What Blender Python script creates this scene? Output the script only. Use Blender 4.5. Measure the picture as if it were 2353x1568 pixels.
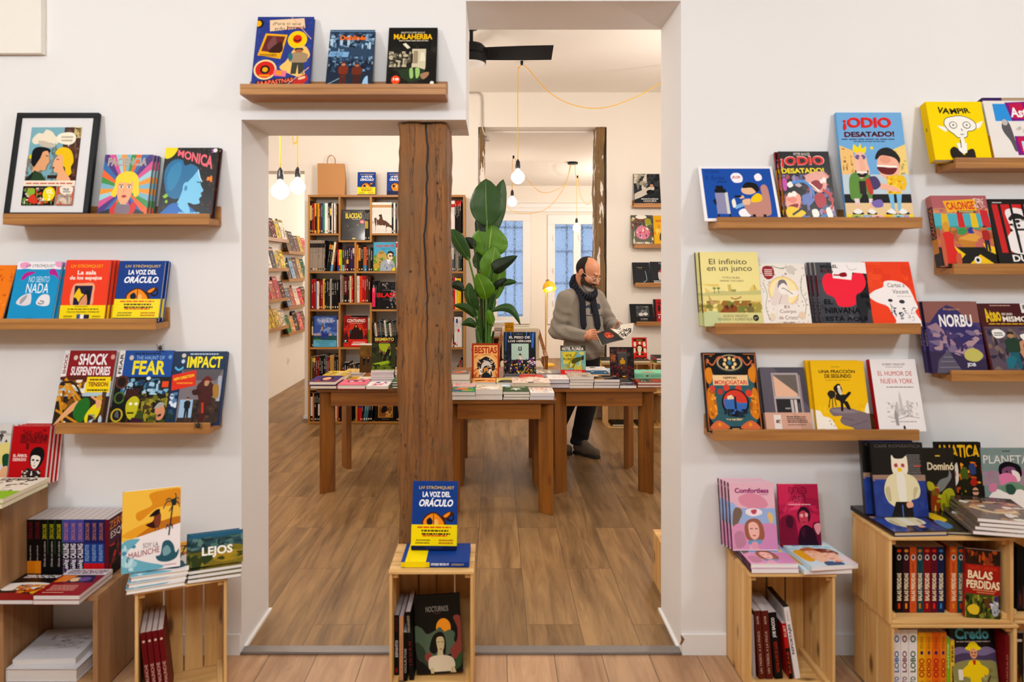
# Bookshop with white walls, picture-ledge shelves, crates and a back room
import bpy, bmesh, math, random
import numpy as np
from mathutils import Vector, Matrix, Euler
from mathutils.bvhtree import BVHTree
for o in list(bpy.data.objects): bpy.data.objects.remove(o)
SC = bpy.context.scene
COL = SC.collection
# ------------------------------------------------------------------ camera
FPX, CX, HY, CH = 1569.0, 1137.0, 620.0, 1.62      # focal length and principal point in pixels of 2353x1568, eye height
cd = bpy.data.cameras.new('camera'); cam = bpy.data.objects.new('camera', cd); COL.objects.link(cam)
cd.sensor_width = 36.0; cd.lens = 36.0*FPX/2353
cd.shift_x = (1176.5-CX)/2353; cd.shift_y = -(784-HY)/2353
cd.clip_start = 0.05; cd.clip_end = 100
cam.location = (0, 0, CH); cam.rotation_euler = (math.pi/2, 0, 0)
cd.dof.use_dof = True; cd.dof.focus_distance = 6.2; cd.dof.aperture_fstop = 2.8
SC.camera = cam
# ------------------------------------------------------------------ world, lamps of the shop and added fill lights, exposure
w = bpy.data.worlds.new('sky'); SC.world = w; w.use_nodes = True
w.node_tree.nodes['Background'].inputs[0].default_value = (0.50, 0.66, 0.92, 1)
w.node_tree.nodes['Background'].inputs[1].default_value = 0.95
SC.view_settings.view_transform = 'Standard'; SC.view_settings.look = 'None'
SC.view_settings.exposure = 0.0; SC.view_settings.gamma = 1.0
SC.view_settings.use_curve_mapping = False
WARM = (1.0, 0.94, 0.90)
def lamp(name, loc, power, col=WARM, radius=0.0625):
    l = bpy.data.lights.new(name, 'POINT'); l.energy = power; l.color = col; l.shadow_soft_size = radius
    o = bpy.data.objects.new(name, l); o.location = loc; COL.objects.link(o)
def fill_panel(name, loc, sx, sy, power, col):
    l = bpy.data.lights.new(name, 'AREA'); l.energy = power; l.color = col; l.shape = 'RECTANGLE'; l.size = sx; l.size_y = sy
    o = bpy.data.objects.new(name, l); o.location = loc; COL.objects.link(o)
NEUT = (0.86, 0.94, 1.0)
lamp('front_room_bulb', (-2.3, 0.85, 2.85), 64, NEUT, 0.14)
lamp('front_room_bulb', (2.45, 0.9, 2.85), 66, NEUT, 0.14)
lamp('front_room_bulb', (-0.3, 0.7, 2.95), 58, NEUT, 0.14)
fill_panel('front_room_ambient_fill', (0.0, -0.6, 3.32), 2.4, 0.6, 80, NEUT)  # added soft area light for ambient level, not a known fixture
lamp('middle_room_bulb', (1.75, 5.6, 2.5), 33)
lamp('middle_room_bulb', (-1.7, 4.3, 2.6), 38)
lamp('middle_room_bulb', (1.6, 4.2, 2.6), 30)
lamp('middle_room_bulb', (-1.2, 6.1, 2.7), 24)
lamp('back_room_fill', (2.3, 10.2, 2.3), 85)  # added unseen lights that brighten the back room beyond its pendants
lamp('back_room_fill', (-1.5, 10.6, 2.3), 52)
lamp('back_room_fill', (-1.6, 8.4, 2.7), 16)
# ------------------------------------------------------------------ helpers
def PX(px, Y): return (px-CX)*Y/FPX
def PZ(py, Y): return CH+(HY-py)*Y/FPX
def P(px, py, Y): return Vector((PX(px, Y), Y, PZ(py, Y)))
def lin(c): return c/12.92 if c <= 0.04045 else ((c+0.055)/1.055)**2.4
_hx = {}
def hx(s):
    if isinstance(s, tuple): return s
    if s not in _hx:
        t = s if len(s) == 6 else ''.join(c*2 for c in s)
        _hx[s] = tuple(lin(int(t[i:i+2], 16)/255) for i in (0, 2, 4))+(1.0,)
    return _hx[s]
class MB:
    def __init__(self): self.v = []; self.f = []; self.c = []
    def poly(self, pts, col='fff'):
        n = len(self.v); self.v += [tuple(p) for p in pts]; self.f.append(tuple(range(n, n+len(pts)))); self.c.append(hx(col))
    def box(self, a, b, col='fff', cols=None):
        (x0, y0, z0), (x1, y1, z1) = a, b; n = len(self.v)
        self.v += [(x0,y0,z0),(x1,y0,z0),(x1,y1,z0),(x0,y1,z0),(x0,y0,z1),(x1,y0,z1),(x1,y1,z1),(x0,y1,z1)]
        for k, q in enumerate(((0,1,5,4),(1,2,6,5),(2,3,7,6),(3,0,4,7),(4,5,6,7),(3,2,1,0))):   # front right back left top bottom
            self.f.append(tuple(n+i for i in q)); self.c.append(hx(cols[k] if cols and k in cols else col))
        return self
    def prism(self, pts, d, col='fff'):
        """pts: closed loop of Vectors, d: offset vector"""
        n = len(self.v); k = len(pts); d = Vector(d)
        self.v += [tuple(Vector(p)) for p in pts]+[tuple(Vector(p)+d) for p in pts]
        self.f.append(tuple(range(n, n+k))); self.f.append(tuple(range(n+2*k-1, n+k-1, -1)))
        for i in range(k): self.f.append((n+(i+1) % k, n+i, n+k+i, n+k+(i+1) % k))
        self.c += [hx(col)]*(k+2)
        return self
    def lathe(self, prof, seg=24, c=(0, 0, 0), col='fff', axis='z'):
        n = len(self.v); m = len(prof)
        for r, z in prof:
            for i in range(seg):
                a = 2*math.pi*i/seg
                p = (r*math.cos(a), r*math.sin(a), z) if axis == 'z' else ((r*math.cos(a), z, r*math.sin(a)) if axis == 'y' else (z, r*math.cos(a), r*math.sin(a)))
                self.v.append((c[0]+p[0], c[1]+p[1], c[2]+p[2]))
        for j in range(m-1):
            for i in range(seg):
                self.f.append((n+j*seg+i, n+j*seg+(i+1) % seg, n+(j+1)*seg+(i+1) % seg, n+(j+1)*seg+i)); self.c.append(hx(col))
        self.f.append(tuple(n+i for i in reversed(range(seg)))); self.f.append(tuple(n+(m-1)*seg+i for i in range(seg))); self.c += [hx(col)]*2
        return self
    def tube(self, pts, r, seg=8, col='fff', cols=None, flat=1.0, up=(0, 0, 1)):
        """swept tube; r number or list; flat: thickness ratio along the second axis"""
        pts = [Vector(p) for p in pts]; n = len(self.v); k = len(pts)
        rs = r if isinstance(r, (list, tuple)) else [r]*k
        prev = None
        for i, p in enumerate(pts):
            t = (pts[min(i+1, k-1)]-pts[max(i-1, 0)]).normalized()
            ref = Vector(up) if prev is None else prev
            u = ref-t*ref.dot(t)
            if u.length < 1e-4: u = Vector((1, 0, 0))-t*t.x
            u.normalize(); prev = u; v = t.cross(u)
            for j in range(seg):
                a = 2*math.pi*j/seg
                self.v.append(tuple(p+u*(math.cos(a)*rs[i])+v*(math.sin(a)*rs[i]*flat)))
        for i in range(k-1):
            cc = hx(cols[i]) if cols else hx(col)
            for j in range(seg):
                self.f.append((n+i*seg+j, n+i*seg+(j+1) % seg, n+(i+1)*seg+(j+1) % seg, n+(i+1)*seg+j)); self.c.append(cc)
        self.f.append(tuple(n+j for j in reversed(range(seg)))); self.f.append(tuple(n+(k-1)*seg+j for j in range(seg))); self.c += [hx(cols[0] if cols else col)]*2
        return self
    def mesh(self, name, m=None, smooth=False):
        me = bpy.data.meshes.new(name); me.from_pydata(self.v, [], self.f)
        a = me.color_attributes.new('Col', 'FLOAT_COLOR', 'CORNER')
        arr = np.empty((len(me.loops), 4), np.float32); i = 0
        for f, c in zip(self.f, self.c): arr[i:i+len(f)] = c; i += len(f)
        a.data.foreach_set('color', arr.ravel())
        if m: me.materials.append(m)
        if smooth: me.polygons.foreach_set('use_smooth', [True]*len(me.polygons))
        me.update(); return me
    def build(self, name, m, parent=None, smooth=False):
        return link(name, self.mesh(name, m, smooth), parent)
def link(name, me, parent=None, mat=None):
    o = bpy.data.objects.new(name, me); COL.objects.link(o)
    if parent: o.parent = parent
    if mat is not None: o.matrix_world = mat
    return o
def tag(o, label, cat, group=None):
    o['label'] = label; o['category'] = cat
    if group: o['group'] = group
    return o
def empty(name, label, cat, mat=None, group=None):
    o = bpy.data.objects.new(name, None); COL.objects.link(o); o.empty_display_size = 0.05
    if mat is not None: o.matrix_world = mat
    return tag(o, label, cat, group)
def struct(o): o['kind'] = 'structure'; return o
def sub(o, label): o['label'] = label; return o
def bevel(o, wd=0.003, seg=2):
    m = o.modifiers.new('bevel', 'BEVEL'); m.width = wd; m.segments = seg; m.limit_method = 'ANGLE'; return o
def catmull(pts, n=8, closed=False):
    P_ = [np.array(p, float) for p in pts]; k = len(P_); out = []
    for i in range(k if closed else k-1):
        if closed: a, b, c, d = P_[(i-1) % k], P_[i], P_[(i+1) % k], P_[(i+2) % k]
        else: a, b, c, d = P_[max(i-1, 0)], P_[i], P_[i+1], P_[min(i+2, k-1)]
        for j in range(n):
            t = j/n
            out.append(0.5*((2*b)+(-a+c)*t+(2*a-5*b+4*c-d)*t*t+(-a+3*b-3*c+d)*t**3))
    if not closed: out.append(P_[-1])
    return out
# ------------------------------------------------------------------ materials
def nodes(name):
    m = bpy.data.materials.new(name); m.use_nodes = True; nt = m.node_tree
    return m, nt, nt.nodes['Principled BSDF'], lambda t, **k: _mk(nt, t, k)
def _mk(nt, t, k):
    n = nt.nodes.new(t)
    for a, v in k.items(): setattr(n, a, v)
    return n
def plain(name, col, rough=0.5, metal=0.0, spec=0.5):
    m, nt, b, mk = nodes(name); b.inputs['Base Color'].default_value = hx(col); b.inputs['Roughness'].default_value = rough
    b.inputs['Metallic'].default_value = metal; b.inputs['Specular IOR Level'].default_value = spec
    nz = mk('ShaderNodeTexNoise'); nz.inputs['Scale'].default_value = 60; bp = mk('ShaderNodeBump'); bp.inputs['Strength'].default_value = 0.04
    nt.links.new(nz.outputs['Fac'], bp.inputs['Height']); nt.links.new(bp.outputs['Normal'], b.inputs['Normal'])
    return m
def printed(name, rough, spec=0.5, coat=0.0, gam=1.22):
    m, nt, b, mk = nodes(name); a = mk('ShaderNodeAttribute', attribute_name='Col')
    gm = mk('ShaderNodeGamma'); gm.inputs['Gamma'].default_value = gam; nt.links.new(a.outputs['Color'], gm.inputs['Color']); nt.links.new(gm.outputs[0], b.inputs['Base Color']); b.inputs['Roughness'].default_value = rough
    b.inputs['Specular IOR Level'].default_value = spec; b.inputs['Coat Weight'].default_value = coat; b.inputs['Coat Roughness'].default_value = 0.08
    return m
def wood(name, c1, c2, axis='x', scale=1.0, rough=0.5, knots=0.0, bump=0.1, dark=0.0):
    """grain along the given object axis"""
    m, nt, b, mk = nodes(name); L = nt.links.new
    tc = mk('ShaderNodeTexCoord'); oi = mk('ShaderNodeObjectInfo'); mp = mk('ShaderNodeMapping')
    s = {'x': (0.9, 14, 14), 'y': (14, 0.9, 14), 'z': (14, 14, 0.9)}[axis]; mp.inputs['Scale'].default_value = [q*scale for q in s]
    ad = mk('ShaderNodeVectorMath', operation='ADD'); sc = mk('ShaderNodeMath', operation='MULTIPLY'); sc.inputs[1].default_value = 37
    L(oi.outputs['Random'], sc.inputs[0]); L(tc.outputs['Object'], mp.inputs['Vector']); L(mp.outputs['Vector'], ad.inputs[0]); L(sc.outputs[0], ad.inputs[1])
    nz = mk('ShaderNodeTexNoise'); nz.inputs['Scale'].default_value = 1.6; nz.inputs['Detail'].default_value = 7; nz.inputs['Roughness'].default_value = 0.62; nz.inputs['Distortion'].default_value = 0.6
    L(ad.outputs[0], nz.inputs['Vector'])
    cr = mk('ShaderNodeValToRGB'); cr.color_ramp.elements[0].position = 0.3; cr.color_ramp.elements[0].color = hx(c2); cr.color_ramp.elements[1].position = 0.68; cr.color_ramp.elements[1].color = hx(c1)
    L(nz.outputs['Fac'], cr.inputs['Fac']); out = cr.outputs['Color']
    if knots:
        vo = mk('ShaderNodeTexVoronoi'); vo.inputs['Scale'].default_value = 1.0
        m2 = mk('ShaderNodeMapping'); m2.inputs['Scale'].default_value = {'x': (3.2, 9, 9), 'y': (9, 3.2, 9), 'z': (9, 9, 3.2)}[axis]
        a2 = mk('ShaderNodeVectorMath', operation='ADD'); L(tc.outputs['Object'], m2.inputs['Vector']); L(m2.outputs['Vector'], a2.inputs[0]); L(sc.outputs[0], a2.inputs[1]); L(a2.outputs[0], vo.inputs['Vector'])
        kr = mk('ShaderNodeValToRGB'); kr.color_ramp.elements[0].position = 0.07; kr.color_ramp.elements[0].color = (1, 1, 1, 1); kr.color_ramp.elements[1].position = 0.16; kr.color_ramp.elements[1].color = (0, 0, 0, 1)
        L(vo.outputs['Distance'], kr.inputs['Fac']); mx = mk('ShaderNodeMix', data_type='RGBA')
        km = mk('ShaderNodeMath', operation='MULTIPLY'); km.inputs[1].default_value = knots; L(kr.outputs['Color'], km.inputs[0]); L(km.outputs[0], mx.inputs['Factor'])
        L(out, mx.inputs[6]); mx.inputs[7].default_value = hx('4a2a12'); out = mx.outputs[2]
    L(out, b.inputs['Base Color']); b.inputs['Roughness'].default_value = rough
    bp = mk('ShaderNodeBump'); bp.inputs['Strength'].default_value = bump; bp.inputs['Distance'].default_value = 0.004; L(nz.outputs['Fac'], bp.inputs['Height']); L(bp.outputs['Normal'], b.inputs['Normal'])
    return m
def plaster(name, col, rough=0.85, bump=0.12):
    m, nt, b, mk = nodes(name); L = nt.links.new
    nz = mk('ShaderNodeTexNoise'); nz.inputs['Scale'].default_value = 2.2; nz.inputs['Detail'].default_value = 5; tc = mk('ShaderNodeTexCoord'); L(tc.outputs['Object'], nz.inputs['Vector'])
    c = hx(col); cr = mk('ShaderNodeValToRGB'); cr.color_ramp.elements[0].color = tuple(x*0.96 for x in c[:3])+(1,); cr.color_ramp.elements[1].color = c
    L(nz.outputs['Fac'], cr.inputs['Fac']); L(cr.outputs['Color'], b.inputs['Base Color']); b.inputs['Roughness'].default_value = rough; b.inputs['Specular IOR Level'].default_value = 0.25
    bp = mk('ShaderNodeBump'); bp.inputs['Strength'].default_value = bump; bp.inputs['Distance'].default_value = 0.01; L(nz.outputs['Fac'], bp.inputs['Height']); L(bp.outputs['Normal'], b.inputs['Normal'])
    return m
def planks(name, c1, c2, pw, pl, ox, oy):
    """wood-look boards running along Y, pw wide, pl long, joints staggered by half"""
    m, nt, b, mk = nodes(name); L = nt.links.new
    tc = mk('ShaderNodeTexCoord'); mp = mk('ShaderNodeMapping'); mp.inputs['Rotation'].default_value = (0, 0, math.pi/2); mp.inputs['Location'].default_value = (-oy, ox, 0)
    sw = mk('ShaderNodeSeparateXYZ'); cb = mk('ShaderNodeCombineXYZ'); L(tc.outputs['Object'], sw.inputs[0])
    ax = mk('ShaderNodeMath', operation='ADD'); ax.inputs[1].default_value = -oy+40*pl; ay = mk('ShaderNodeMath', operation='ADD'); ay.inputs[1].default_value = -ox+40*pw
    L(sw.outputs['Y'], ax.inputs[0]); L(sw.outputs['X'], ay.inputs[0]); L(ax.outputs[0], cb.inputs['X']); L(ay.outputs[0], cb.inputs['Y'])
    br = mk('ShaderNodeTexBrick'); br.offset = 0.5; br.inputs['Scale'].default_value = 1; br.inputs['Brick Width'].default_value = pl; br.inputs['Row Height'].default_value = pw
    br.inputs['Mortar Size'].default_value = 0.0017; br.inputs['Mortar Smooth'].default_value = 0.2; br.inputs['Bias'].default_value = 0.0
    br.inputs['Color1'].default_value = (0, 0, 0, 1); br.inputs['Color2'].default_value = (1, 1, 1, 1); br.inputs['Mortar'].default_value = (0.5, 0.5, 0.5, 1)
    L(cb.outputs[0], br.inputs['Vector'])
    rnd = mk('ShaderNodeMath', operation='MULTIPLY'); rnd.inputs[1].default_value = 23; L(br.outputs['Color'], rnd.inputs[0])
    m2 = mk('ShaderNodeMapping'); m2.inputs['Scale'].default_value = (1.6, 15, 1); L(cb.outputs[0], m2.inputs['Vector']); ad = mk('ShaderNodeVectorMath', operation='ADD'); L(m2.outputs[0], ad.inputs[0]); L(rnd.outputs[0], ad.inputs[1])
    nz = mk('ShaderNodeTexNoise'); nz.inputs['Scale'].default_value = 1.3; nz.inputs['Detail'].default_value = 9; nz.inputs['Roughness'].default_value = 0.66; nz.inputs['Distortion'].default_value = 1.0; L(ad.outputs[0], nz.inputs['Vector'])
    m3 = mk('ShaderNodeMapping'); m3.inputs['Scale'].default_value = (1.5, 4.5, 1); L(ad.outputs[0], m3.inputs['Vector'])
    n2 = mk('ShaderNodeTexNoise'); n2.inputs['Scale'].default_value = 0.7; n2.inputs['Detail'].default_value = 3; L(ad.outputs[0], n2.inputs['Vector'])
    av = mk('ShaderNodeMix', data_type='FLOAT'); av.inputs[0].default_value = 0.45; L(nz.outputs['Fac'], av.inputs[2]); L(n2.outputs['Fac'], av.inputs[3])
    cr = mk('ShaderNodeValToRGB'); e = cr.color_ramp.elements; e[0].position = 0.3; e[0].color = hx(c2); e[1].position = 0.6; e[1].color = hx(c1); L(av.outputs[0], cr.inputs['Fac'])
    hs = mk('ShaderNodeHueSaturation'); vr = mk('ShaderNodeMapRange'); vr.inputs[3].default_value = 0.86; vr.inputs[4].default_value = 1.1; L(br.outputs['Color'], vr.inputs[0]); L(vr.outputs[0], hs.inputs['Value']); L(cr.outputs['Color'], hs.inputs['Color'])
    mx = mk('ShaderNodeMix', data_type='RGBA'); L(br.outputs['Fac'], mx.inputs['Factor']); L(hs.outputs['Color'], mx.inputs[6]); mx.inputs[7].default_value = hx('5c4630')
    L(mx.outputs[2], b.inputs['Base Color'])
    rr = mk('ShaderNodeMapRange'); rr.inputs[3].default_value = 0.36; rr.inputs[4].default_value = 0.56; L(nz.outputs['Fac'], rr.inputs[0]); L(rr.outputs[0], b.inputs['Roughness'])
    bp = mk('ShaderNodeBump'); bp.inputs['Strength'].default_value = 0.35; bp.inputs['Distance'].default_value = 0.002; bp.invert = True; L(br.outputs['Fac'], bp.inputs['Height']); L(bp.outputs['Normal'], b.inputs['Normal'])
    return m
def glowing(name, col, strength):
    m, nt, b, mk = nodes(name); b.inputs['Base Color'].default_value = (0.9, 0.9, 0.9, 1); b.inputs['Emission Color'].default_value = col+(1,); b.inputs['Emission Strength'].default_value = strength
    return m
M = dict(
    wall=plaster('white_plaster', 'ece8e6'), cream=plaster('cream_plaster', 'f0e8dc'), far=plaster('darkened_unseen_wall', 'a0917f'), trim=plaster('white_paint', 'efece8', 0.5, 0.03),  # far: unseen front-room walls, toned down to cut bounced light
    floor=planks('wood_look_floor', 'a27c4e', '573a1c', 0.243, 1.17, 0.144, 4.87), floor2=planks('front_room_boards', 'c49a74', '8c6444', 0.2, 1.6, 0.05, 0.6),
    print=printed('printed_card', 0.5, 0.14), gloss=printed('glossy_print', 0.3, 0.22, 0.06), matte=printed('matte_print', 0.75, 0.1), film=printed('plastic_wrapped_print', 0.25, 0.4, 0.4),
    paper=printed('page_edges', 0.9, 0.1, 0.0, 0.85),
    oak=wood('ledge_oak', 'bf8444', '8a5626', 'x', 1.0, 0.5), oakz=wood('upright_oak', 'bf8444', '8a5626', 'z', 1.0, 0.5),
    case=wood('bookcase_oak', 'b9823a', '935f22', 'x', 0.8, 0.5), casez=wood('bookcase_oak_upright', 'b9823a', '935f22', 'z', 0.8, 0.5),
    pine=wood('crate_pine', 'e6bc7c', 'c68f4a', 'x', 0.9, 0.6, 0.85), pinez=wood('crate_pine_upright', 'e6bc7c', 'c68f4a', 'z', 0.9, 0.6, 0.85), piney=wood('crate_pine_deep', 'e6bc7c', 'c68f4a', 'y', 0.9, 0.6, 0.85),
    table=wood('honey_table', 'a06018', '68390a', 'x', 0.8, 0.42, 0.5), tablez=wood('honey_table_leg', 'a06018', '68390a', 'z', 0.8, 0.42, 0.5),
    lam=wood('laminate_board', 'b4865a', '8a6038', 'z', 1.1, 0.5), lamx=wood('laminate_shelf', 'b4865a', '8a6038', 'x', 1.1, 0.5),
    black=plain('black_metal', '131315', 0.5, 0.0, 0.25), blackp=plain('black_plastic', '1a1a1c', 0.4), grey=plain('grey_strip', '8f8985', 0.4, 0.6), pipe=plain('painted_conduit', 'b9afa2', 0.5),
    cord=plain('yellow_fabric_cord', 'f2b21c', 0.8), yellow=plain('yellow_enamel', 'f0b400', 0.35), brass=plain('brass', 'b08a3c', 0.3, 0.9), kraft=plain('kraft_paper', 'b98450', 0.8),
    cloth=plain('beige_cloth', 'ded0b8', 0.95), white=plain('white_plastic', 'efebe4', 0.4), ceram=plain('plant_pot', '4a4038', 0.6),
    bulb=glowing('lit_bulb_glass', (1.0, 0.93, 0.86), 40.0), shade_in=glowing('lit_lamp_bulb', (1.0, 0.90, 0.76), 40.0),
)
# ------------------------------------------------------------------ setting
YW, YWB, YB, YBB, YC = 2.89, 3.236, 7.43, 7.68, 12.5     # front wall, its back face, rear wall, its back face, window wall
def slab(name, a, b, m, kind=True):
    o = MB().box(a, b).build(name, m); o['kind'] = 'structure'; return o
slab('floor', (-3.6, YW+0.02, -0.1), (3.6, 12.8, 0), M['floor'])
slab('floor_front', (-3.6, -3.2, -0.1), (3.6, YW-0.01, -0.006), M['floor2'])
slab('ceiling', (-3.6, -3.2, 3.4), (3.6, YW+0.1, 3.5), M['cream'])
slab('ceiling_middle', (-3.6, YWB-0.1, 3.55), (3.6, YBB, 3.65), M['cream'])
slab('ceiling_back', (-3.6, YBB-0.03, 3.155), (3.6, 12.8, 3.25), M['cream'])
HB, HR = 2.255, 2.758                                    # undersides over the two bays of the opening
slab('wall_front_left', (-3.5, YW, 0), (-1.072, YWB, 3.56), M['wall'])
slab('wall_front_right', (0.788, YW, 0), (3.5, YWB, 3.56), M['wall'])
slab('wall_front_header', (-1.072, YW, HB), (-0.122, YWB, 3.56), M['wall'])
slab('wall_front_lintel', (-0.122, YW, HR), (0.788, YWB, 3.56), M['wall'])
slab('wall_side_left', (-3.6, -3.2, 0), (-3.5, YW, 3.5), M['far'])
slab('wall_side_right', (3.5, -3.2, 0), (3.6, YW, 3.5), M['far'])
slab('wall_behind', (-3.6, -3.3, 0), (3.6, -3.2, 3.5), M['far'])
slab('wall_left', (-2.93, YWB, 0), (-2.83, 12.8, 3.65), M['cream'])
slab('wall_right', (3.0, YWB, 0), (3.1, 12.8, 3.65), M['cream'])
# rear wall with two openings
XL, XO0, XO1 = PX(700, YB), PX(1099, YB), PX(1394, YB)
ZL, ZO = PZ(393, YB), PZ(292, YB)
slab('wall_back_pier', (XL, YB, 0), (XO0, YBB, 3.6), M['cream'])
slab('wall_back_right', (XO1, YB, 0), (3.0, YBB, 3.6), M['cream'])
slab('wall_back_over', (XO0, YB, ZO), (XO1, YBB, 3.6), M['cream'])
slab('wall_back_lintel', (-2.83, YB, ZL), (XL, YBB, 3.6), M['cream'])
# trims
slab('baseboard_left', (-3.5, YW-0.012, -0.006), (-1.075, YW-0.0005, 0.08), M['trim'])
slab('baseboard_right', (0.79, YW-0.012, -0.006), (3.5, YW-0.0005, 0.08), M['trim'])
slab('baseboard_jamb_left', (-1.072, YW+0.03, 0), (-1.060, YWB+0.012, 0.012), M['trim'])
slab('baseboard_jamb_right', (0.776, YW+0.03, 0), (0.788, YWB+0.012, 0.012), M['trim'])
slab('baseboard_back', (PX(1070, YB), YB-0.014, 0), (XO0, YB-0.0005, 0.035), M['trim'])
slab('baseboard_back_left', (XL-0.01, YB-0.014, 0), (PX(709, YB), YB-0.0005, 0.035), M['trim'])
o = slab('trim_1', (-1.07, YW-0.012, -0.006), (0.787, YW+0.04, 0.008), M['grey']); bevel(o, 0.004)
slab('trim_2', (-3.5, YW-0.03, PZ(127, YW)), (PX(105, YW), YW-0.0005, 3.4), M['cream'])
# chipped paint at the right jamb corner
b = MB(); rr = random.Random(4)
b.prism([P(1564+dx, 1458+dy, YW-0.0128) for dx, dy in ((0, 2), (5, 6), (9, 12), (5, 20), (0, 26), (-1.5, 22), (1.5, 13))], (0, 0.0005, 0)); b.build('trim_chip', plain('bare_wood_chip', '8a5a2c', 0.9))['kind'] = 'structure'
# ------------------------------------------------------------------ old timber posts
def timber(name, x0, x1, y0, y1, z0, z1, seed, m, nz=70, rough=0.006, label='', cat='post', top_jag=0.0):
    rr = np.random.RandomState(seed); bm = bmesh.new()
    n = 14; ring = []
    def loop(i):
        z = z0+(z1-z0)*i/nz; pts = []
        for k in range(n*4):
            s, t = divmod(k, n); t /= n
            x, y = [(x0+(x1-x0)*t, y0), (x1, y0+(y1-y0)*t), (x1-(x1-x0)*t, y1), (x0, y1-(y1-y0)*t)][s]
            pts.append((x, y, z))
        return pts
    ph = rr.rand(12)*6.28
    cx, cy = (x0+x1)/2, (y0+y1)/2
    for i in range(nz+1):
        row = []
        for k, (x, y, z) in enumerate(loop(i)):
            s = k/n; d = rough*(math.sin(z*3.1+ph[int(s) % 4])+0.7*math.sin(z*7.3+s*2+ph[4+int(s) % 4])+0.5*math.sin(z*17+s*5+ph[8]))+rough*0.35*rr.randn()
            corner = abs((s % 1)-0.5)*2; d -= 0.5*rough*(corner**8)*2
            dx = 1 if x > cx else -1; dy = 1 if y > cy else -1
            if s % 1 == 0: x += d*dx*0.6; y += d*dy*0.6
            elif int(s) in (0, 2): y += d*(-1 if int(s) == 0 else 1)
            else: x += d*(1 if int(s) == 1 else -1)
            if i == nz and top_jag: z -= top_jag*rr.rand()
            row.append(bm.verts.new((x, y, z)))
        ring.append(row)
    for i in range(nz):
        for k in range(n*4):
            bm.faces.new((ring[i][k], ring[i][(k+1) % (n*4)], ring[i+1][(k+1) % (n*4)], ring[i+1][k]))
    bm.faces.new(ring[0][::-1]); bm.faces.new(ring[-1]); bmesh.ops.recalc_face_normals(bm, faces=bm.faces)
    me = bpy.data.meshes.new(name); bm.to_mesh(me); bm.free(); me.materials.append(m)
    me.polygons.foreach_set('use_smooth', [True]*len(me.polygons))
    return link(name, me)
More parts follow.
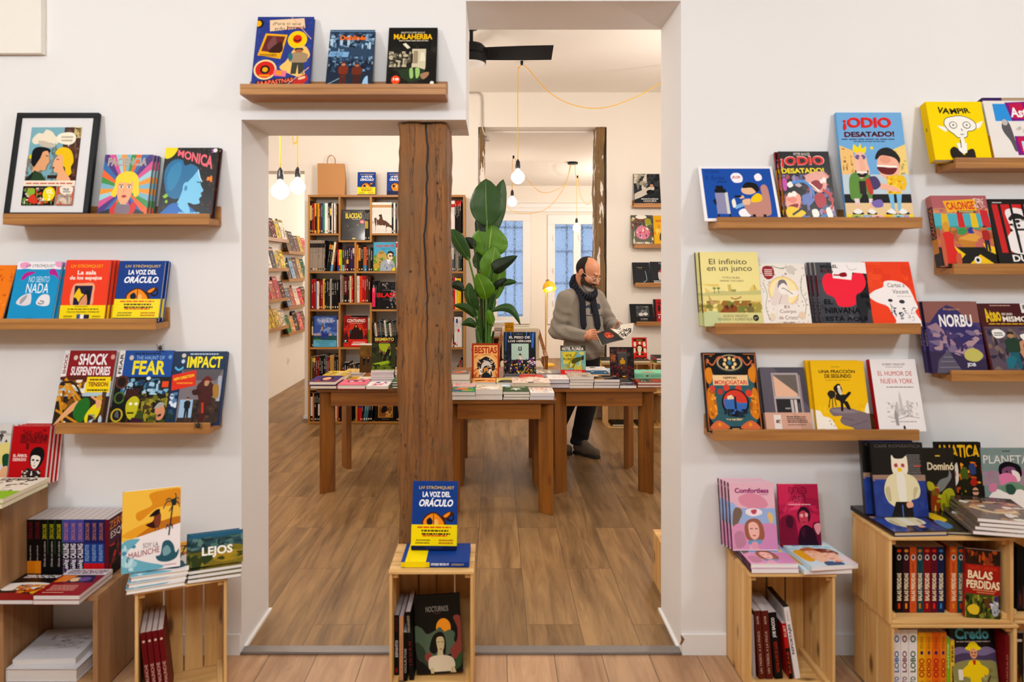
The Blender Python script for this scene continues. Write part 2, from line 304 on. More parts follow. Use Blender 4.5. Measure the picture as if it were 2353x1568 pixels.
def old_wood(name, c1, c2, c3, s=1.0, paint=0.0, split=None):
    m, nt, b, mk = nodes(name); L = nt.links.new; tc = mk('ShaderNodeTexCoord')
    mp = mk('ShaderNodeMapping'); mp.inputs['Scale'].default_value = (16*s, 16*s, 1.1*s); L(tc.outputs['Object'], mp.inputs['Vector'])
    n1 = mk('ShaderNodeTexNoise'); n1.inputs['Scale'].default_value = 1.5; n1.inputs['Detail'].default_value = 9; n1.inputs['Roughness'].default_value = 0.7; n1.inputs['Distortion'].default_value = 0.8; L(mp.outputs[0], n1.inputs['Vector'])
    n2 = mk('ShaderNodeTexNoise'); n2.inputs['Scale'].default_value = 4.5; n2.inputs['Detail'].default_value = 6; L(tc.outputs['Object'], n2.inputs['Vector'])
    c = mk('ShaderNodeValToRGB'); e = c.color_ramp.elements; e[0].position = 0.28; e[0].color = hx(c2); e[1].position = 0.72; e[1].color = hx(c1); L(n1.outputs['Fac'], c.inputs['Fac'])
    r2 = mk('ShaderNodeValToRGB'); e = r2.color_ramp.elements; e[0].position = 0.42; e[0].color = (0, 0, 0, 1); e[1].position = 0.66; e[1].color = (1, 1, 1, 1); L(n2.outputs['Fac'], r2.inputs['Fac'])
    mx = mk('ShaderNodeMix', data_type='RGBA'); k = mk('ShaderNodeMath', operation='MULTIPLY'); k.inputs[1].default_value = 0.75; L(r2.outputs['Color'], k.inputs[0]); L(k.outputs[0], mx.inputs['Factor']); L(c.outputs['Color'], mx.inputs[6]); mx.inputs[7].default_value = hx(c3)
    out = mx.outputs[2]
    # long drying cracks
    m4 = mk('ShaderNodeMapping'); m4.inputs['Scale'].default_value = (9*s, 9*s, 0.55*s); L(tc.outputs['Object'], m4.inputs['Vector'])
    n3 = mk('ShaderNodeTexNoise'); n3.inputs['Scale'].default_value = 1.7; n3.inputs['Detail'].default_value = 4; n3.inputs['Distortion'].default_value = 0.5; L(m4.outputs[0], n3.inputs['Vector'])
    ab = mk('ShaderNodeMath', operation='SUBTRACT'); ab.inputs[1].default_value = 0.5; L(n3.outputs['Fac'], ab.inputs[0]); aa = mk('ShaderNodeMath', operation='ABSOLUTE'); L(ab.outputs[0], aa.inputs[0])
    cr = mk('ShaderNodeValToRGB'); e = cr.color_ramp.elements; e[0].position = 0.0; e[0].color = (1, 1, 1, 1); e[1].position = 0.0065; e[1].color = (0, 0, 0, 1); L(aa.outputs[0], cr.inputs['Fac'])
    m5 = mk('ShaderNodeMix', data_type='RGBA'); L(cr.outputs['Color'], m5.inputs['Factor']); L(out, m5.inputs[6]); m5.inputs[7].default_value = hx('1c0e06'); out = m5.outputs[2]
    if split is not None:   # one long split wandering down the face
        sx = mk('ShaderNodeSeparateXYZ'); L(tc.outputs['Object'], sx.inputs[0]); nw = mk('ShaderNodeTexNoise', noise_dimensions='1D'); nw.inputs['Scale'].default_value = 3.2; nw.inputs['Detail'].default_value = 5; L(sx.outputs['Z'], nw.inputs['W'])
        pa = mk('ShaderNodeMath', operation='MULTIPLY_ADD'); pa.inputs[1].default_value = .05; pa.inputs[2].default_value = split-.025; L(nw.outputs['Fac'], pa.inputs[0]); df = mk('ShaderNodeMath', operation='SUBTRACT'); L(sx.outputs['X'], df.inputs[0]); L(pa.outputs[0], df.inputs[1]); da = mk('ShaderNodeMath', operation='ABSOLUTE'); L(df.outputs[0], da.inputs[0])
        wz = mk('ShaderNodeMapRange'); wz.inputs[1].default_value = .9; wz.inputs[2].default_value = 1.7; wz.inputs[3].default_value = .0002; wz.inputs[4].default_value = .0042; L(sx.outputs['Z'], wz.inputs[0]); lt = mk('ShaderNodeMath', operation='LESS_THAN'); L(da.outputs[0], lt.inputs[0]); L(wz.outputs[0], lt.inputs[1])
        m9 = mk('ShaderNodeMix', data_type='RGBA'); L(lt.outputs[0], m9.inputs['Factor']); L(out, m9.inputs[6]); m9.inputs[7].default_value = hx('120a05'); out = m9.outputs[2]
    # worm holes
    vo = mk('ShaderNodeTexVoronoi'); vo.inputs['Scale'].default_value = 13*s; L(tc.outputs['Object'], vo.inputs['Vector'])
    vr = mk('ShaderNodeValToRGB'); e = vr.color_ramp.elements; e[0].position = 0.05; e[0].color = (1, 1, 1, 1); e[1].position = 0.1; e[1].color = (0, 0, 0, 1); L(vo.outputs['Distance'], vr.inputs['Fac'])
    m6 = mk('ShaderNodeMix', data_type='RGBA'); L(vr.outputs['Color'], m6.inputs['Factor']); L(out, m6.inputs[6]); m6.inputs[7].default_value = hx('1c0e06'); out = m6.outputs[2]
    if paint:
        n4 = mk('ShaderNodeTexNoise'); n4.inputs['Scale'].default_value = 3.0; n4.inputs['Detail'].default_value = 8; m7 = mk('ShaderNodeMapping'); m7.inputs['Scale'].default_value = (6, 6, 1.2); L(tc.outputs['Object'], m7.inputs['Vector']); L(m7.outputs[0], n4.inputs['Vector'])
        pr = mk('ShaderNodeValToRGB'); e = pr.color_ramp.elements; e[0].position = 1-paint; e[0].color = (0, 0, 0, 1); e[1].position = 1-paint+0.02; e[1].color = (1, 1, 1, 1); L(n4.outputs['Fac'], pr.inputs['Fac'])
        m8 = mk('ShaderNodeMix', data_type='RGBA'); L(pr.outputs['Color'], m8.inputs['Factor']); L(out, m8.inputs[6]); m8.inputs[7].default_value = hx('e8dfd0'); out = m8.outputs[2]
    L(out, b.inputs['Base Color']); b.inputs['Roughness'].default_value = 0.72
    bp = mk('ShaderNodeBump'); bp.inputs['Strength'].default_value = 0.5; bp.inputs['Distance'].default_value = 0.006; L(n1.outputs['Fac'], bp.inputs['Height']); L(bp.outputs['Normal'], b.inputs['Normal'])
    return m
YP = 2.915
o = timber('timber_post', PX(914, YP), PX(1031, YP), YP, YP+0.2, -0.0, HB-0.003, 3, old_wood('old_post_wood', 'a2682e', '543016', '745636', split=PX(980, YP)), top_jag=0.012)
tag(o, 'rough dark brown timber post with long cracks in the doorway', 'post')
mb2 = old_wood('old_beam_wood', '94703f', '5c4022', '7a6240', 1.3, 0.43)
o = timber('timber_post', XO0+0.012, XO0+0.068, YB-0.012, YBB, 0.0, ZO-0.002, 8, mb2, rough=0.004); tag(o, 'slim old timber post partly covered by the tall plant', 'post')
o = timber('timber_post', XO1-0.118, XO1-0.022, YB-0.012, YBB, 0.28, ZO-0.002, 9, mb2, rough=0.007); tag(o, 'flaking timber post rising behind the man in the scarf', 'post')
m_, nt_, b_, mk_ = nodes('rough_stone'); nz_ = mk_('ShaderNodeTexNoise'); nz_.inputs['Scale'].default_value = 14; nz_.inputs['Detail'].default_value = 8
cr_ = mk_('ShaderNodeValToRGB'); cr_.color_ramp.elements[0].color = hx('5e4e3a'); cr_.color_ramp.elements[1].color = hx('a6927a'); nt_.links.new(nz_.outputs['Fac'], cr_.inputs['Fac']); nt_.links.new(cr_.outputs['Color'], b_.inputs['Base Color']); b_.inputs['Roughness'].default_value = 0.95
o = timber('stone_base', XO1-0.13, XO1-0.016, YB-0.02, YBB, 0.0, 0.278, 12, m_, nz=12, rough=0.009); tag(o, 'rough grey stone block under the flaking timber post', 'stone')
# ------------------------------------------------------------------ window wall of the back room
def winwall():
    s = FPX/YC
    xs = lambda px: (px-CX)/s
    zs = lambda py: CH+(HY-py)/s
    g = [(xs(1143), xs(1201), zs(728), zs(508)), (xs(1275), xs(1317), zs(728), zs(516)), (xs(1334), xs(1377), zs(728), zs(516))]
    # wall pieces round the panes' frames
    fr = [(xs(1128), xs(1218), zs(745), zs(492)), (xs(1258), xs(1392), zs(745), zs(494))]
    x0, x1 = -2.83, 3.0; top = 3.2
    cuts = [x0, fr[0][0], fr[0][1], fr[1][0], fr[1][1], x1]
    for i, (a, b) in enumerate(((cuts[0], cuts[1]), (cuts[2], cuts[3]), (cuts[4], cuts[5]))): slab('wall_window_%s' % 'abc'[i], (a, YC, 0), (b, YC+0.2, top), M['cream'])
    for i, f in enumerate(fr):
        slab('wall_under_%s' % 'ab'[i], (f[0], YC, 0), (f[1], YC+0.2, f[2]), M['cream'])
        slab('wall_over_%s' % 'ab'[i], (f[0], YC, f[3]), (f[1], YC+0.2, top), M['cream'])
    gm, nt, b, mk = nodes('hammered_glass'); b.inputs['Transmission Weight'].default_value = 1; b.inputs['Roughness'].default_value = 0.22; b.inputs['Base Color'].default_value = (0.86, 0.92, 1, 1); b.inputs['IOR'].default_value = 1.3
    vo = mk('ShaderNodeTexVoronoi'); vo.inputs['Scale'].default_value = 42; bp = mk('ShaderNodeBump'); bp.inputs['Strength'].default_value = 0.8; bp.inputs['Distance'].default_value = 0.02
    tc = mk('ShaderNodeTexCoord'); nt.links.new(tc.outputs['Object'], vo.inputs['Vector']); nt.links.new(vo.outputs['Distance'], bp.inputs['Height']); nt.links.new(bp.outputs['Normal'], b.inputs['Normal'])
    for i, (f, panes) in enumerate(((fr[0], g[:1]), (fr[1], g[1:]))):
        root = bpy.data.objects.new('window_%d' % (i+1), None); COL.objects.link(root); root['kind'] = 'structure'
        xsn = [f[0]]+[v for p in panes for v in p[:2]]+[f[1]]
        fb = MB(); z0, z1 = f[2], f[3]; gz0, gz1 = panes[0][2], panes[0][3]
        fb.box((f[0], YC-0.03, gz1), (f[1], YC+0.05, z1)); fb.box((f[0], YC-0.03, z0), (f[1], YC+0.05, gz0))
        for a, b2 in zip(xsn[0::2], xsn[1::2]):
            fb.box((a, YC-0.03, gz0), (b2, YC+0.05, gz1))
            fb.box((a+0.06 if b2-a > .16 else a+.02, YC-0.045, z0+0.02), (b2-0.06 if b2-a > .16 else b2-.02, YC-0.03, z1-0.02)) if b2-a > .2 else None
        fo = fb.build('frame', M['trim'], root); fo.modifiers.new('b', 'BEVEL').width = 0.006
        for p in panes:
            MB().box((p[0], YC+0.012, p[2]), (p[1], YC+0.018, p[3])).build('pane', gm, root)
            hb = MB()
            for zz in (p[2]+0.25, (p[2]+p[3])/2, p[3]-0.25): hb.box((p[0]-0.035, YC-0.052, zz-.05), (p[0]-0.02, YC-0.03, zz+.05))
            hb.build('hinge', M['trim'], root)
        bar = MB()
        for k in range(4):
            x = f[0]+0.1+(f[1]-f[0]-0.2)*k/3; bar.box((x-0.012, YC+0.35, 0.3), (x+0.012, YC+0.374, 3.0))
        for zz in (0.75, 1.35, 1.95, 2.4): bar.box((f[0]-0.1, YC+0.352, zz), (f[1]+0.1, YC+0.372, zz+0.025))
        bo = bar.build('railing', M['black'], root)
    slab('trim_3', (x0, YC-0.08, zs(487)), (x1, YC-0.0005, zs(479)), M['trim']); slab('trim_4', (x0, YC-0.045, zs(479)), (x1, YC-0.0005, zs(468)), M['trim'])
winwall()
# ------------------------------------------------------------------ printed covers: flat inks laid on the board in thin layers
_fc = bpy.data.curves.new('type', 'FONT'); _fo = bpy.data.objects.new('type', _fc); _tc = {}
def glyphs(text, bold=0.0, shear=0.0, space=1.0):
    k = (text, bold, shear, space)
    if k not in _tc:
        _fc.body = text; _fc.offset = bold; _fc.shear = shear; _fc.space_character = space; _fc.resolution_u = 3
        me = _fo.to_mesh(); v = np.array([q.co[:2] for q in me.vertices]).reshape(-1, 2); f = [tuple(p.vertices) for p in me.polygons]; _fo.to_mesh_clear()
        lo, hi = v.min(0), v.max(0); _tc[k] = ((v-lo)/np.maximum(hi-lo, 1e-6), f)
    return _tc[k]
def shade(c, k):
    r, g, b = (int(c[i:i+2], 16) for i in (0, 2, 4)) if len(c) == 6 else (int(x*2, 16) for x in c); return '%02x%02x%02x' % tuple(max(0, min(255, int(x*k))) for x in (r, g, b))
class Art:
    """2D inks in percent of the sheet (u right, v down) -> faces through a mapping function fn(u, v, layer)"""
    def __init__(self, mb, fn, seed=1): self.mb, self.fn, self.n, self.rr = mb, fn, 0, random.Random(seed)
    def put(self, pts, col, dn=1):
        self.n += dn
        pts = [(min(100, max(0, u)), min(100, max(0, v))) for u, v in pts]
        self.mb.poly([self.fn(u, v, self.n) for u, v in reversed(pts)], col)
    def ell(self, cx, cy, rx, ry, col, n=20): self.put([(cx+rx*math.cos(2*math.pi*i/n), cy+ry*math.sin(2*math.pi*i/n)) for i in range(n)], col)
    def line(self, pts, wd, col, asp=1.0):
        for (a, b), (c, d) in zip(pts, pts[1:]):
            dx, dy = c-a, d-b; l = math.hypot(dx, dy) or 1; nx, ny = -dy/l*wd/2, dx/l*wd/2
            self.put([(a+nx, b+ny), (c+nx, d+ny), (c-nx, d-ny), (a-nx, b-ny)], col)
    def text(self, q, col, text, bold=0.0, shear=0.0, space=1.0, rot=0):
        v, f = glyphs(text, bold, shear, space); self.n += 1
        (ax, ay), (bx, by), (cx, cy), (dx, dy) = q          # TL TR BR BL
        n = len(self.mb.v); c = hx(col)
        for x, y in v:
            if rot == 1: x, y = 1-y, x          # reads bottom to top
            elif rot == 2: x, y = y, 1-x        # reads top to bottom
            y = 1-y
            u = (1-y)*((1-x)*ax+x*bx)+y*((1-x)*dx+x*cx); w_ = (1-y)*((1-x)*ay+x*by)+y*((1-x)*dy+x*cy)
            self.mb.v.append(self.fn(u, w_, self.n))
        for t in f: self.mb.f.append(tuple(n+i for i in t)); self.mb.c.append(c)
    def face(self, cx, cy, r, skin, hair, asp=0.72):
        """generic head seen from the front; r: half width in percent, asp: sheet width / height"""
        R = r*asp*1.28
        self.ell(cx, cy-R*0.12, r*1.22, R*1.12, hair); self.ell(cx, cy+R*0.08, r, R*0.95, skin)
        self.put([(cx-r*1.05, cy-R*.2), (cx-r*.9, cy-R*.9), (cx, cy-R*1.15), (cx+r*.9, cy-R*.9), (cx+r*1.05, cy-R*.2), (cx+r*.5, cy-R*.62), (cx-r*.3, cy-R*.5)], hair)
        for s in (-1, 1):
            self.ell(cx+s*r*.42, cy, r*.19, R*.09, 'f4efe6', 10); self.ell(cx+s*r*.42, cy, r*.1, R*.09, '20242a', 8); self.line([(cx+s*r*.2, cy-R*.17), (cx+s*r*.68, cy-R*.2)], R*.06, shade(skin, .35))
        self.line([(cx, cy+R*.05), (cx+r*.12, cy+R*.34), (cx-r*.08, cy+R*.36)], R*.05, shade(skin, .6)); self.ell(cx, cy+R*.58, r*.3, R*.07, 'b03a34', 10)
    def run(self, ops):
        for raw in ops.replace('\n', ';').split(';'):
            s = raw.strip()
            if not s: continue
            o, _, rest = s.partition(' '); a = rest.split()
            if o == 'r':
                x0, y0, x1, y1 = map(float, a[:4]); self.put([(x0, y0), (x1, y0), (x1, y1), (x0, y1)], a[4])
            elif o == 'e': self.ell(*map(float, a[:4]), a[4])
            elif o in 'pb':
                pts = [tuple(map(float, t.split(','))) for t in a[1:]]
                self.put(pts if o == 'p' else [tuple(q) for q in catmull(pts, 6, True)], a[0])
            elif o in 'lc':
                pts = [tuple(map(float, t.split(','))) for t in a[2:]]
                self.line(pts if o == 'l' else [tuple(q) for q in catmull(pts, 5)], float(a[1]), a[0])
            elif o in ('t', 'T', 'i', 'I', 'v', 'V', 'w', 'W'):
                x0, y0, x1, y1 = map(float, a[:4]); q = [(x0, y0), (x1, y0), (x1, y1), (x0, y1)]
                self.text(q, a[4], ' '.join(a[5:]), 0.03 if o in 'TIVW' else 0.0, 0.25 if o in 'iI' else 0.0, 1.0, {'v': 1, 'V': 1, 'w': 2, 'W': 2}.get(o, 0))
            elif o in 'qQ':
                k = list(map(float, a[:8])); self.text([(k[0], k[1]), (k[2], k[3]), (k[4], k[5]), (k[6], k[7])], a[8], ' '.join(a[9:]), 0.035 if o == 'Q' else 0.0)
            elif o == 'n':      # loose blobs: x0 y0 x1 y1 count size% seed colours
                x0, y0, x1, y1 = map(float, a[:4]); cnt, sz, sd = int(a[4]), float(a[5]), int(a[6]); cl = a[7].split(','); r = random.Random(sd)
                for _ in range(cnt):
                    cx, cy = r.uniform(x0, x1), r.uniform(y0, y1); k = r.randint(4, 7); ph = r.random()*6; st = r.uniform(.45, 1.6)
                    self.put([(min(x1, max(x0, cx+sz*r.uniform(.4, 1)*st*math.cos(ph+6.283*i/k))), min(y1, max(y0, cy+sz*.75*r.uniform(.4, 1)/st*math.sin(ph+6.283*i/k)))) for i in range(k)], r.choice(cl), .3)
            elif o == 'd':      # small print: x0 y0 x1 y1 rows colour
                x0, y0, x1, y1 = map(float, a[:4]); rows = int(a[4]); h = (y1-y0)/rows; r = self.rr
                for i in range(rows):
                    x = x0+r.uniform(0, .08)*(x1-x0); e = x1-r.uniform(0, .08)*(x1-x0)
                    while x < e-1:
                        wd = min(r.uniform(.05, .16)*(x1-x0), e-x); self.put([(x, y0+i*h+h*.2), (x+wd, y0+i*h+h*.2), (x+wd, y0+i*h+h*.72), (x, y0+i*h+h*.72)], a[5], .05); x += wd+.02*(x1-x0)
            elif o == 'y':      # rays from a centre: cx cy count colours
                cx, cy, k = float(a[0]), float(a[1]), int(a[2]); cl = a[3].split(',')
                for i in range(k):
                    t0, t1 = 6.2832*i/k, 6.2832*(i+1)/k; e = []
                    for t in (t0, (t0+t1)/2, t1):
                        dx, dy = math.cos(t), math.sin(t); m = min(((100-cx)/dx if dx > 1e-6 else -cx/dx if dx < -1e-6 else 1e9), ((100-cy)/dy if dy > 1e-6 else -cy/dy if dy < -1e-6 else 1e9)); e.append((cx+dx*m, cy+dy*m))
                    self.put([(cx, cy)]+e, cl[i % len(cl)])
            elif o == 'F': self.face(*map(float, a[:3]), a[3], a[4], float(a[5]) if len(a) > 5 else 0.72)
            elif o == 'G':      # standing figure: x y_top height width skin hair coat legs
                x, y, h, wd = map(float, a[:4]); sk, ha, co, le = a[4:8]
                self.put([(x-wd*.3, y+h*.5), (x+wd*.3, y+h*.5), (x+wd*.34, y+h), (x+wd*.06, y+h), (x, y+h*.62), (x-wd*.06, y+h), (x-wd*.34, y+h)], le)
                self.put([(x-wd*.16, y+h*.14), (x+wd*.16, y+h*.14), (x+wd*.5, y+h*.24), (x+wd*.46, y+h*.52), (x+wd*.3, y+h*.56), (x-wd*.3, y+h*.56), (x-wd*.46, y+h*.52), (x-wd*.5, y+h*.24)], co)
                self.ell(x, y+h*.085, wd*.22, h*.085, sk, 12); self.put([(x-wd*.25, y+h*.08), (x-wd*.18, y-h*.01), (x+wd*.18, y-h*.01), (x+wd*.25, y+h*.08), (x, y+h*.045)], ha)
            else: raise ValueError('ink '+s)
def book_meshes(w, h, t, base, ops='', spine=None, sops='', hard=True, mat='print', back=None, band=None, pages='e4dacb', name='book', head=''):
    """cover wraps the page block; x right, y into the book, z up; front at y=0, spine at x=0"""
    b = MB(); e = 0.0028 if hard else 0.0009; ins = 0.0035 if hard else 0.0003; spine = spine or base; back = back or base
    b.box((0, 0, 0), (w, e, h), base); b.box((0, t-e, 0), (w, t, h), back); b.box((-0.0004, e*0.2, 0), (e, t-e*0.2, h), spine)
    st = 1.5e-5
    if ops: Art(b, lambda u, v, n: (u/100*w, -st*(n+1), h-v/100*h), len(ops)).run(ops)
    if sops: Art(b, lambda u, v, n: (-0.0004-st*(n+1), t-u/100*t, h-v/100*h), 3).run(sops)
    cov = b.mesh('cover', M[mat])
    p = MB().box((e, e+0.0002, ins), (w-ins, t-e-0.0002, h-ins), pages)
    r = random.Random(7); k = max(3, int(t/0.0022))
    pm = p.mesh('page_block', M['paper']); bm_ = None
    if band:
        z0, z1, col, bo = band; q = MB(); g = 0.0012
        q.box((-g, -g, h*z0), (w+0.0002, 0, h*z1), col); q.box((-g, 0, h*z0), (-0.0006, t+g, h*z1), col); q.box((-g, t+0.0003, h*z0), (w+0.0002, t+g, h*z1), col)
        Art(q, lambda u, v, n: (u/100*w, -g-st*(n+1), h*z1-v/100*h*(z1-z0)), 5).run(bo); bm_ = q.mesh('paper_band', M['gloss'])
    return cov, pm, bm_
def book(ms, mat4, label, group=None, name='comic_book', cat='book', band_label=None):
    root = empty(name, label, cat, mat4, group)
    link('cover', ms[0], root); link('page_block', ms[1], root)
    if ms[2]: sub(link('paper_band', ms[2], root), band_label or 'printed paper band')
    return root
def copy_tree(o, mat4, label, group=None):
    c = o.copy(); COL.objects.link(c); c.matrix_world = mat4; c['label'] = label
    if group: c['group'] = group
    for ch in o.children:
        d = ch.copy(); COL.objects.link(d); d.parent = c
    return c
def lean_matrix(x, y, z, ang, roll=0.0, yaw=0.0):
    return Matrix.Translation((x, y, z)) @ Matrix.Rotation(yaw, 4, 'Z') @ Matrix.Rotation(-ang, 4, 'X') @ Matrix.Rotation(roll, 4, 'Y')
def spine_box(w, h, d, col, ops='', top='d8cfc0', seed=0, name='spine', mat='print'):
    """a standing book seen from its spine: one mesh, spine at y=0"""
    b = MB(); b.box((0, 0, 0), (w, d, h), col, {4: shade(top, .95) if isinstance(top, str) else top})
    b.box((w*0.14, 0.004, h-0.0015), (w*0.86, d-0.003, h+0.0002), top)
    if ops: Art(b, lambda u, v, n: (u/100*w, -4e-5*(n+1), h-v/100*h), seed).run(ops)
    return b.mesh(name, M[mat])
NUM = ['first', 'second', 'third', 'fourth', 'fifth', 'sixth', 'seventh', 'eighth', 'ninth', 'tenth', 'eleventh', 'twelfth', 'thirteenth', 'fourteenth', 'fifteenth', 'sixteenth', 'seventeenth', 'eighteenth', 'nineteenth', 'twentieth', 'last but one', 'last']
# ------------------------------------------------------------------ picture-ledge shelves on the front wall and their face-out books
YF = 2.762
def ledge(name, x0, x1, z1, y0, yw, label, group, lip=0.018, hgt=0.044, rail=0.04, mirror=None):
    """x range, lip top z, front y, wall y"""
    root = empty(name, label, 'shelf', Matrix.Translation((x0, yw, z1-hgt)), group)
    w, d = x1-x0, yw-y0
    bevel(MB().box((0, -d, 0), (w, -0.001, hgt-lip)).build('base_board', M['oak'], root), 0.0015)
    bevel(MB().box((0, -d, hgt-lip+0.0002), (w, -d+0.014, hgt)).build('front_lip', M['oak'], root), 0.0015)
    bevel(MB().box((0, -0.017, hgt-lip+0.0002), (w, -0.001, hgt+rail)).build('back_rail', M['oak'], root), 0.0015)
    return root
GS = 'oak picture ledges on the front wall'
LED = {}
for k, a, b_, yt, lab in (
    ('T', 551, 1024, 192.5, 'oak picture ledge over the doorway holding three comics'),
    ('A', 6, 480, 491, 'oak picture ledge carrying the black framed print'),
    ('B', -117, 357, 733, 'oak picture ledge below the framed print with yellow-banded books'),
    ('C', 127, 482, 973, 'short oak picture ledge holding three horror comic albums and plastic spiders'),
    ('D', 1649, 2120, 499, 'oak picture ledge holding the blue armchair cartoon card'),
    ('E', 1644.5, 2117, 743.5, 'oak picture ledge holding the pale yellow landscape book and orange book'),
    ('F', 1639, 2113, 988.5, 'oak picture ledge just above the crates with the ornate black book'),
    ('G', 2196, 2670, 362, 'high oak picture ledge holding the plain yellow book'),
    ('H', 2192, 2666, 606, 'oak picture ledge holding the beach scene comic and prison comic'),
    ('I', 2187, 2661, 852, 'oak picture ledge holding the purple mountain book')):
    LED[k] = (PX(a, YF), PX(b_, YF), PZ(yt, YF)); ledge('picture_ledge', *LED[k], YF, YW, lab, GS)
YL = YF+0.0165
def wallbook(led, x0, x1, ytop, t, n, base, ops, label, hard=True, spine=None, sops='', mat='print', dx=0.004, band=None, roll=0.0, back=None, group=None, name='comic_book', cat='book', zb=None, yl=None, yw=YW, pages='e4dacb'):
    y = yl or YL; z0 = (LED[led][2]-0.0175) if zb is None else zb
    X0 = PX(x0, y); wd = (x1-x0)*y/FPX
    gp = 0.0042 if band else 0.0018; T = n*(t+gp); yt = yw-0.004-T
    ang = 0.2
    for _ in range(4):
        zb_ = z0+t*math.sin(ang); zt = PZ(ytop, yt); h = math.hypot(zt-zb_, yt-y); ang = math.asin(max(0.0, (yt-y)/h))
    ms = book_meshes(wd, h, t, base, ops, spine, sops, hard, mat, back, band, pages, label)
    rr = random.Random(int(x0)); first = None
    for k in range(n):
        yy = y+k*(t+gp)/math.cos(ang); off = dx*k*(1 if k else 0)+(rr.uniform(-.001, .001) if k else 0)
        m4 = lean_matrix(X0+off, yy, z0+t*math.sin(ang)+0.0006, ang, roll if k == 0 else 0.0)
        if k == 0: first = book(ms, m4, label, group or ('copies: '+label if n > 1 else None), name, cat)
        else: copy_tree(first, m4, ('copy right behind the ' if n == 2 else NUM[k]+' copy behind the ')+label, group)
    return first
ORA = '''t 14 6 92 12 f4d024 LIV STRÖMQUIST;T 22 15 84 23 fff LA VOZ DEL;I 15 24 90 37 fff ORÁCULO
b 5a2a14 22,62 30,50 48,45 66,52 76,62 72,74 40,80;b f29a20 25,62 32,52 48,47 62,53 71,63 66,78 38,80;b 5a2a14 66,52 74,46 88,44 92,49 84,52 76,57;b f29a20 69,51 76,47 84,45 82,49 75,53;c 1a1a24 3 78,55 86,58 92,54 90,48
b 1e2440 32,58 40,53 46,60 38,66;b f6c070 50,56 58,58 56,68 50,66;l 5a2a14 1.6 47,47 48,60 45,78'''
OBAND = (0.06, 0.365, 'f8df00', 'd 8 6 92 20 1 e05a28;d 18 22 86 52 2 2a2a1a;d 20 46 80 60 1 e05a28;d 8 68 42 94 2 8a7a20;d 58 68 94 94 2 c06a20')
O2 = 'r 0 93.5 100 100 16234e;r 32 95 68 98.5 27386a'
wallbook('T', 575.6, 708.7, 39, .018, 1, '3a4c96', '''n 2 2 98 98 40 5 3 34458c,4256a4,3a4a90
p f3d3b0 22,5 83,2 86,16 24,21;t 28 8 78 13 3a2a22 ¡Para ti que;t 32 14.5 50 19.5 3a2a22 erAs;T 52 13 84 19 8c1e3a Joven!
l e8b898 1.2 60,0 98,32;p f0b41c 17,24 56,26 47,60 6,55;p 7a3838 20,27 52,28.5 45,52 12,49;b 8a5a58 26,34 34,28 38,40 34,50 22,44;b 4a2420 30,44 46,36 48,50 26,51;d 10 53 42 57 2 2a1a10
e 74 33 17 12.5 f8d000;e 74 32 8 6 d8381c;l 5a1a10 2 68,33 74,35 80,33;e 4 10 8 6 2a2018;e 2 10 6 4.4 f0b818
b f6c878 70,46 88,42 98,54 92,62 86,66 90,86 48,74 58,62;G 78 45 36 34 b87850 3a3a38 b09878 4e4e46;b 3a7a8a 60,54 66,52 68,60 62,62
e 22 75 20 14 f4d8a0;e 22 75 17 11.6 d83020;e 22 75 8.5 6 2a2018;e 22 75 5 3.4 f0b020;p f0a020 12,82 32,82 30,84.5 14,84.5;p ee8494 38,75 60,77 58,85 36,83;b f0a020 42,77 50,77 50,82 42,81
p 2a1a1c 8,91 74,85 74,93 9,99;Q 10 91.5 72 86 72 92 11 97.5 f47860 SAAPASTNAS
b c83a30 84,84 94,82 98,88 94,92 84,99 74,98 72,92;b f0c8a8 82,86 92,84 92,87 82,89;l e8b898 1.2 56,100 98,72''', 'large royal blue sketchbook-style comic covered with stickers', hard=True)
wallbook('T', 747, 853, 69, .014, 1, '24364e', '''r 0 0 100 55 39536e;n 0 4 100 30 60 7 5 2a3c56,4a6684,5c7a98,31475f;r 0 2 100 3 8fb4d0
n 0 8 100 38 50 5 8 1c2a3c,a8c4d8,7a9ab4;r 3 16 9 28 b8d0e0;r 24 17 30 27 b8d0e0;r 40 16 46 27 b8d0e0;r 66 10 72 20 1c2a3c;r 80 8 86 20 8ab0cc;r 88 22 93 34 b8d0e0
p 8ab4d8 4,38 46,39 44,48 0,47;t 6 40 32 45 3a5a7a OBO;n 0 46 100 74 120 5 9 16202e,3a5470,8aa8c0,26384e,5a7a98;p 2a3848 0,92 40,74 100,72 100,100 0,100;l 9ab8cc 1.2 2,95 40,80
G 36 57 36 22 c88a68 7a3a20 8a3c20 6a2c18;G 66 59 34 24 b87858 6a3420 7a3820 5a2818;b a8c8e0 82,86 90,80 92,92 96,100 80,100
Q 24 10.5 82 10.5 82 18.5 24 18.5 f08018 Dublinés''', 'blue-toned comic with two figures in brown coats crossing a street', mat='gloss')
wallbook('T', 886, 1001, 64, .012, 1, '26221e', '''n 0 22 100 100 80 9 12 2e2a24,3a362e,1e1a16;r 50 36 78 70 d8ccb0;r 53 39 62 60 a89a80;p e8e0c8 30,28 36,26 46,34 40,36;n 3 40 48 66 60 6 21 c8bca0,6a6252,989078,3a362e;p e8e0c8 68,42 74,42 78,56 66,56
p 36482e 22,70 60,66 92,74 86,84 48,90 30,84;b a8c87c 46,70 52,68 54,82 48,84;b a8c87c 58,68 66,69 66,80 60,84;b 1e1a18 84,56 98,54 100,100 76,100 76,74;b b08868 68,78 84,74 84,80 74,86;e 19 87 9 7 f05a1c;T 14 84 25 88 fff 10;e 92 92 4 3.2 e8e4dc;r 48 44 52 60 4a2a20
t 26 6.5 74 10 e8e0d0 BARTOLOMÉ SEGUÍ;T 11 11 90 20 f6c81c MALAHERBA;d 18 21 82 24 1 cfc4b0''', 'black comic with yellow title and a dim pool-hall scene')
